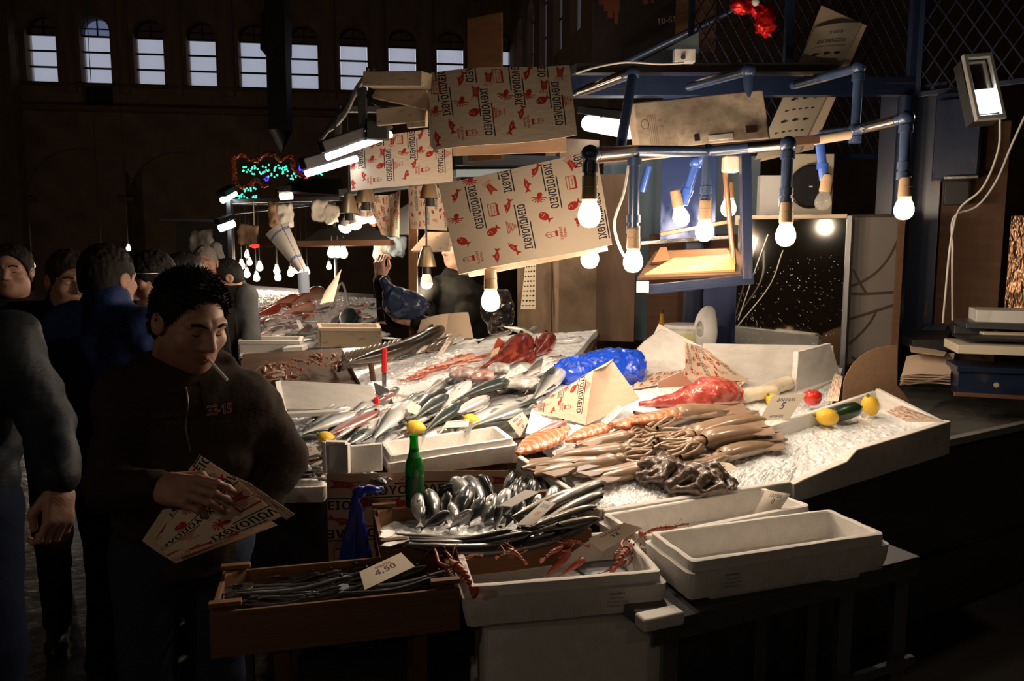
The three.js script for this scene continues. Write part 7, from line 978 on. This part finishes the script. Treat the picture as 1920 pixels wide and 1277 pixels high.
{ // red heat lamp
  const g = thing('heat_lamp', 'small red-rimmed lamp hanging over the far stall', 'lamp'); const p = at(478, 458, 6.53); g.position.copy(p); mesh('reflector', lathe([[.02, .07], [.03, .05], [.055, 0], [.05, 0], [.02, .06]], 18), M.chrome, g); mesh('glass', lathe([[.052, 0], [.045, -.02], [.02, -.03], [0, -.032]], 18), std({ color: lin(.6, .02, .02), emissive: lin(1, .05, .03), emissiveIntensity: 1.2 }), g); mesh('cord', new THREE.CylinderGeometry(.006, .006, .3, 6).translate(0, .21, 0), M.cord, g); const L = new THREE.PointLight(lin(1, .12, .08), .1); L.position.y = -.06; g.add(L);
}
{ // hanging paper towel cone and far papers
  const tex = canvasTex(200, 400, (c, w, h) => { c.fillStyle = '#ddd8cf'; c.fillRect(0, 0, w, h); c.strokeStyle = '#3a55a0'; c.lineWidth = 6; for (const y of [60, 70, 300, 310]) { c.beginPath(); c.moveTo(0, y); c.lineTo(w, y - 30); c.stroke(); } c.beginPath(); c.moveTo(150, 0); c.lineTo(150, h); c.stroke(); });
  settle(solo('towel', sheet(at(498, 440, 5.4), at(540, 418, 5.4), at(577, 508, 5.2), at(560, 512, 5.2), 8, 12, (u, v) => .03 * Math.sin(u * 3)), std({ map: tex, roughness: .9 }), 'white towel with blue stripes hanging over the far stall', 'towel'));
  settle(solo('towel', sheet(at(558, 512, 5.2), at(578, 508, 5.2), at(580, 548, 5.2), at(560, 550, 5.2), 4, 6, (u, v) => .01 * Math.sin(u * 5)), std({ color: lin(.3, .36, .48), roughness: .9 }), 'bluish cloth end hanging below the striped towel', 'towel'));
  for (const [px, py, w, h, lab] of [[600, 395, 20, 34, 'pale bag hanging beside the blue rail'], [622, 402, 16, 26, 'white card hanging by the far bulbs'], [535, 405, 22, 40, 'pale dried fish bundle hanging far left'], [515, 402, 14, 44, 'brown dried fish hanging beside the towel'], [465, 440, 30, 30, 'brown paper bundle behind the red lamp'], [378, 458, 40, 50, 'crumpled net hanging above the crowd'], [400, 475, 30, 30, 'grey cloth hanging above the man in grey'], [716, 470, 26, 26, 'small pale lit panel above the fishmonger'], [742, 462, 34, 30, 'pale blue panel above the blue bag'], [690, 395, 30, 60, 'brown creased paper behind the brass shades']]) { const d = 5.6, s = d / F; settle(solo('hanging_bundle', surfNet((x, y, z) => Math.hypot(Math.max(0, Math.abs(x) - w * s * .36), Math.max(0, Math.abs(y) - h * s * .38), z) - .03 + .018 * fbm(x * 18 + px, y * 14, z * 18), V(-w * s * .6 - .04, -h * s * .6 - .04, -.08), V(w * s * .6 + .04, h * s * .6 + .04, .08), .012).translate(...at(px, py, d).toArray()), std({ color: /pale blue/.test(lab) ? lin(.3, .36, .4) : /pale|white/.test(lab) ? lin(.5, .46, .4) : /grey|net/.test(lab) ? lin(.13, .12, .11) : lin(.25, .15, .09), roughness: .9 }), lab, 'bundle')); }
}
{ // garland with coloured lights
  const g = thing('garland', 'red tinsel garland with green and blue fairy lights far left', 'garland'); const P = (x, y) => at(x, y, 7.15); const pts = [[440, 318], [438, 298], [452, 291], [475, 302], [495, 290], [515, 291], [525, 300], [545, 292], [552, 318], [566, 330]].map(p => P(...p)), p2 = [[440, 318], [443, 345], [462, 350], [480, 338], [498, 350]].map(p => P(...p));
  const tin = std({ color: lin(.45, .09, .04), roughness: .4, metalness: .4 }); const wob = (q, k) => { const c = new THREE.CatmullRomCurve3(q), o = []; for (let i = 0; i <= 60; i++) { const p = c.getPoint(i / 60); p.x += .02 * Math.sin(i * 2.3 + k); p.y += .02 * Math.cos(i * 2.7 + k); p.z += .02 * Math.sin(i * 3.1); o.push(p); } return o; };
  for (const k of [0, 2]) { mesh('tinsel', tube(wob(pts, k), .012, 140, 5), tin, g); mesh('tinsel', tube(wob(p2, k), .012, 100, 5), tin, g); }
  const led = c => std({ color: lin(.1, .1, .1), emissive: c, emissiveIntensity: 1.6 }); const Lg = led(lin(.05, .8, .5)), Lb = led(lin(.08, .04, .9)), Lr = led(lin(.9, .05, .03)); const sg = new THREE.SphereGeometry(.009, 7, 5);
  const spots = []; for (let i = 0; i < 26; i++) spots.push([rr(455, 500), rr(308, 328), Lg]); for (let i = 0; i < 30; i++) spots.push([rr(502, 540), rr(308, 332), Lg]); for (let i = 0; i < 26; i++) spots.push([rr(442, 482), rr(352, 374), Lg]); for (let i = 0; i < 8; i++) spots.push([rr(536, 556), rr(325, 337), Lg]); for (let i = 0; i < 8; i++) spots.push([rr(585, 605), rr(316, 330), Lg]); for (let i = 0; i < 6; i++) spots.push([rr(495, 503), rr(328, 340), Lb]); for (let i = 0; i < 8; i++) spots.push([rr(561, 569), rr(312, 322), Lb]); for (let i = 0; i < 12; i++) spots.push([rr(562, 582), rr(296, 336), Lr]);
  for (const [x, y, m] of spots) { const p = P(x, y); mesh('fairy_light', sg, m, g).position.copy(p); } settle(g);
}
// ---------- far fish stall ----------
const PF = plane(-1.5, -5.5, .95, .05, -.998, .12);
{
  const g = thing('fish_counter', 'far fish counter beyond the middle ice bed', 'counter'); const q = [[450, 668], [712, 655], [700, 552], [470, 535]].map(p => onP(...p, PF, -.06)); mesh('sloping_board', sheet(q[3], q[2], q[1], q[0], 3, 3, () => 0, .04), M.steelDark, g); for (const p of q) mesh('leg', bar(V(p.x, 0, p.z), V(p.x, p.y - .03, p.z), .03), M.steelDark, g); settle(g);
  iceBed('crushed ice of the far stall', [[472, 542], [705, 560], [710, 640], [455, 650]], PF, { nu: 50, nv: 50, lift: -.03, amp: .01 });
  const G = 'fish heaped on the far stall';
  for (let i = 0; i < 95; i++) { const y = rr(570, 648), x = rr(478, 712) - (648 - y) * .1; const L = 12 + (y - 560) * .32 + rr(0, 8), a = rr(-.2, 1.0); lay(y > 600 ? pick(['pale', 'pale', 'bass', 'bream', 'pink']) : pick(['pale', 'bass', 'mullet', 'pink']), x, y, x + L * Math.cos(a), y - L * .5 * Math.sin(a), PF, y > 605 ? 'silver fish heaped on the near part of the far stall' : 'small fish heaped at the back of the far stall', G, { lift: rr(.01, .06), small: true }); }
  for (const [x0, y0, x1, y1, lab] of [[505, 578, 560, 560, 'long brown fish on the far stall'], [545, 570, 605, 548, 'brown smoked fish across the far stall'], [480, 590, 525, 575, 'brown fish at the left of the far stall'], [530, 590, 590, 575, 'orange fish slab on the far stall']]) lay('mullet', x0, y0, x1, y1, PF, lab, 'brown fish on the far stall', { lift: .06, fat: 1.4 });
  lay('bassDark', 645, 625, 655, 580, PF, 'dark fish standing upright on the far stall', 'dark upright fish', { lift: .02, dh: .1 }); lay('bassDark', 676, 620, 668, 590, PF, 'second dark fish tail standing on the far stall', 'dark upright fish', { lift: .02, dh: .06 });
  settle(solo('foam_slab', sheet(onP(500, 612, PF, .03), onP(530, 605, PF, .03), onP(540, 628, PF, .03), onP(475, 640, PF, .03), 3, 3, () => 0, .02), M.foam, 'pale foam slab lying on the far stall', 'foam piece'));
  const fb = (label, xa, xb, yT, yB, d, mat = M.foam) => { const t = thing('foam_box', label, 'foam box', 'white foam fish boxes'); mesh('front_wall', vb(xa, d, xb, d - .02, yT, yB, .025), mat, t); mesh('rim', vb(xa - 2, d - .012, xb + 2, d - .03, yT - 2, yT + 5, .035), mat, t); mesh('base', bx(.01, .01, .01), mat, t).position.copy(at((xa + xb) / 2, yB - 2, d)); mesh('back_wall', vb(xa, d + .3, xb, d + .28, yT - 10, yB - 14, .025), mat, t); for (const x of [xa, xb]) mesh('side_wall', beam(at(x, (yT + yB) / 2, d), at(x + (x < 600 ? 4 : -4), (yT + yB) / 2 - 11, d + .3), .025, Math.abs(at(x, yT, d).y - at(x, yB, d).y)), mat, t); return settle(t); };
  fb('brown stained foam box at the right end of the far stall', 602, 712, 616, 650, 4.9, M.foamOld); fb('foam box of fish at the left end of the far stall', 450, 562, 640, 668, 4.9); fb('flat foam tray below the far left box', 452, 575, 668, 690, 4.7); 
  settle(solo('foam_slab', beam(at(535, 655, 4.75), at(572, 652, 4.75), .12, .03), M.foam, 'white foam block on the flat far tray', 'foam piece')); settle(solo('foam_slab', beam(at(452, 672, 4.5), at(485, 668, 4.5), .1, .01), M.white, 'white price slate before the far boxes', 'slate')); settle(solo('wooden_crate', vb(505, 4.2, 640, 4.1, 700, 716, .2), M.wood, 'low wooden crate behind the prawn heap', 'crate')); settle(solo('foam_slab', vb(512, 4.0, 532, 4.0, 692, 712, .05), M.foam, 'small foam cube at the end of the low crate', 'foam piece'));
  settle(solo('price_card', sheet(onP(555, 600, PF, .15), onP(562, 600, PF, .15), onP(570, 615, PF, .08), onP(562, 618, PF, .08), 2, 2), cardTex(['#b02020:60:6'], '#ddd'), 'small red written card on the far stall', 'price card')); settle(solo('paper_sheet', sheet(at(610, 545, 5.8), at(640, 505, 5.8), at(625, 565, 5.6), at(600, 570, 5.6), 4, 4), M_plainPaper, 'brown paper standing at the back of the far stall', 'paper sheet')); settle(solo('bent_rod', tube([onP(622, 575, PF, .02), at(640, 530, 7.3), onP(655, 580, PF, .02)], .012, 16, 6), M.foam, 'bent white rod at the far stall', 'rod'));
}

scene.traverse(o => { if (o.isLight) o.castShadow = true; });
renderer.render(scene, camera);
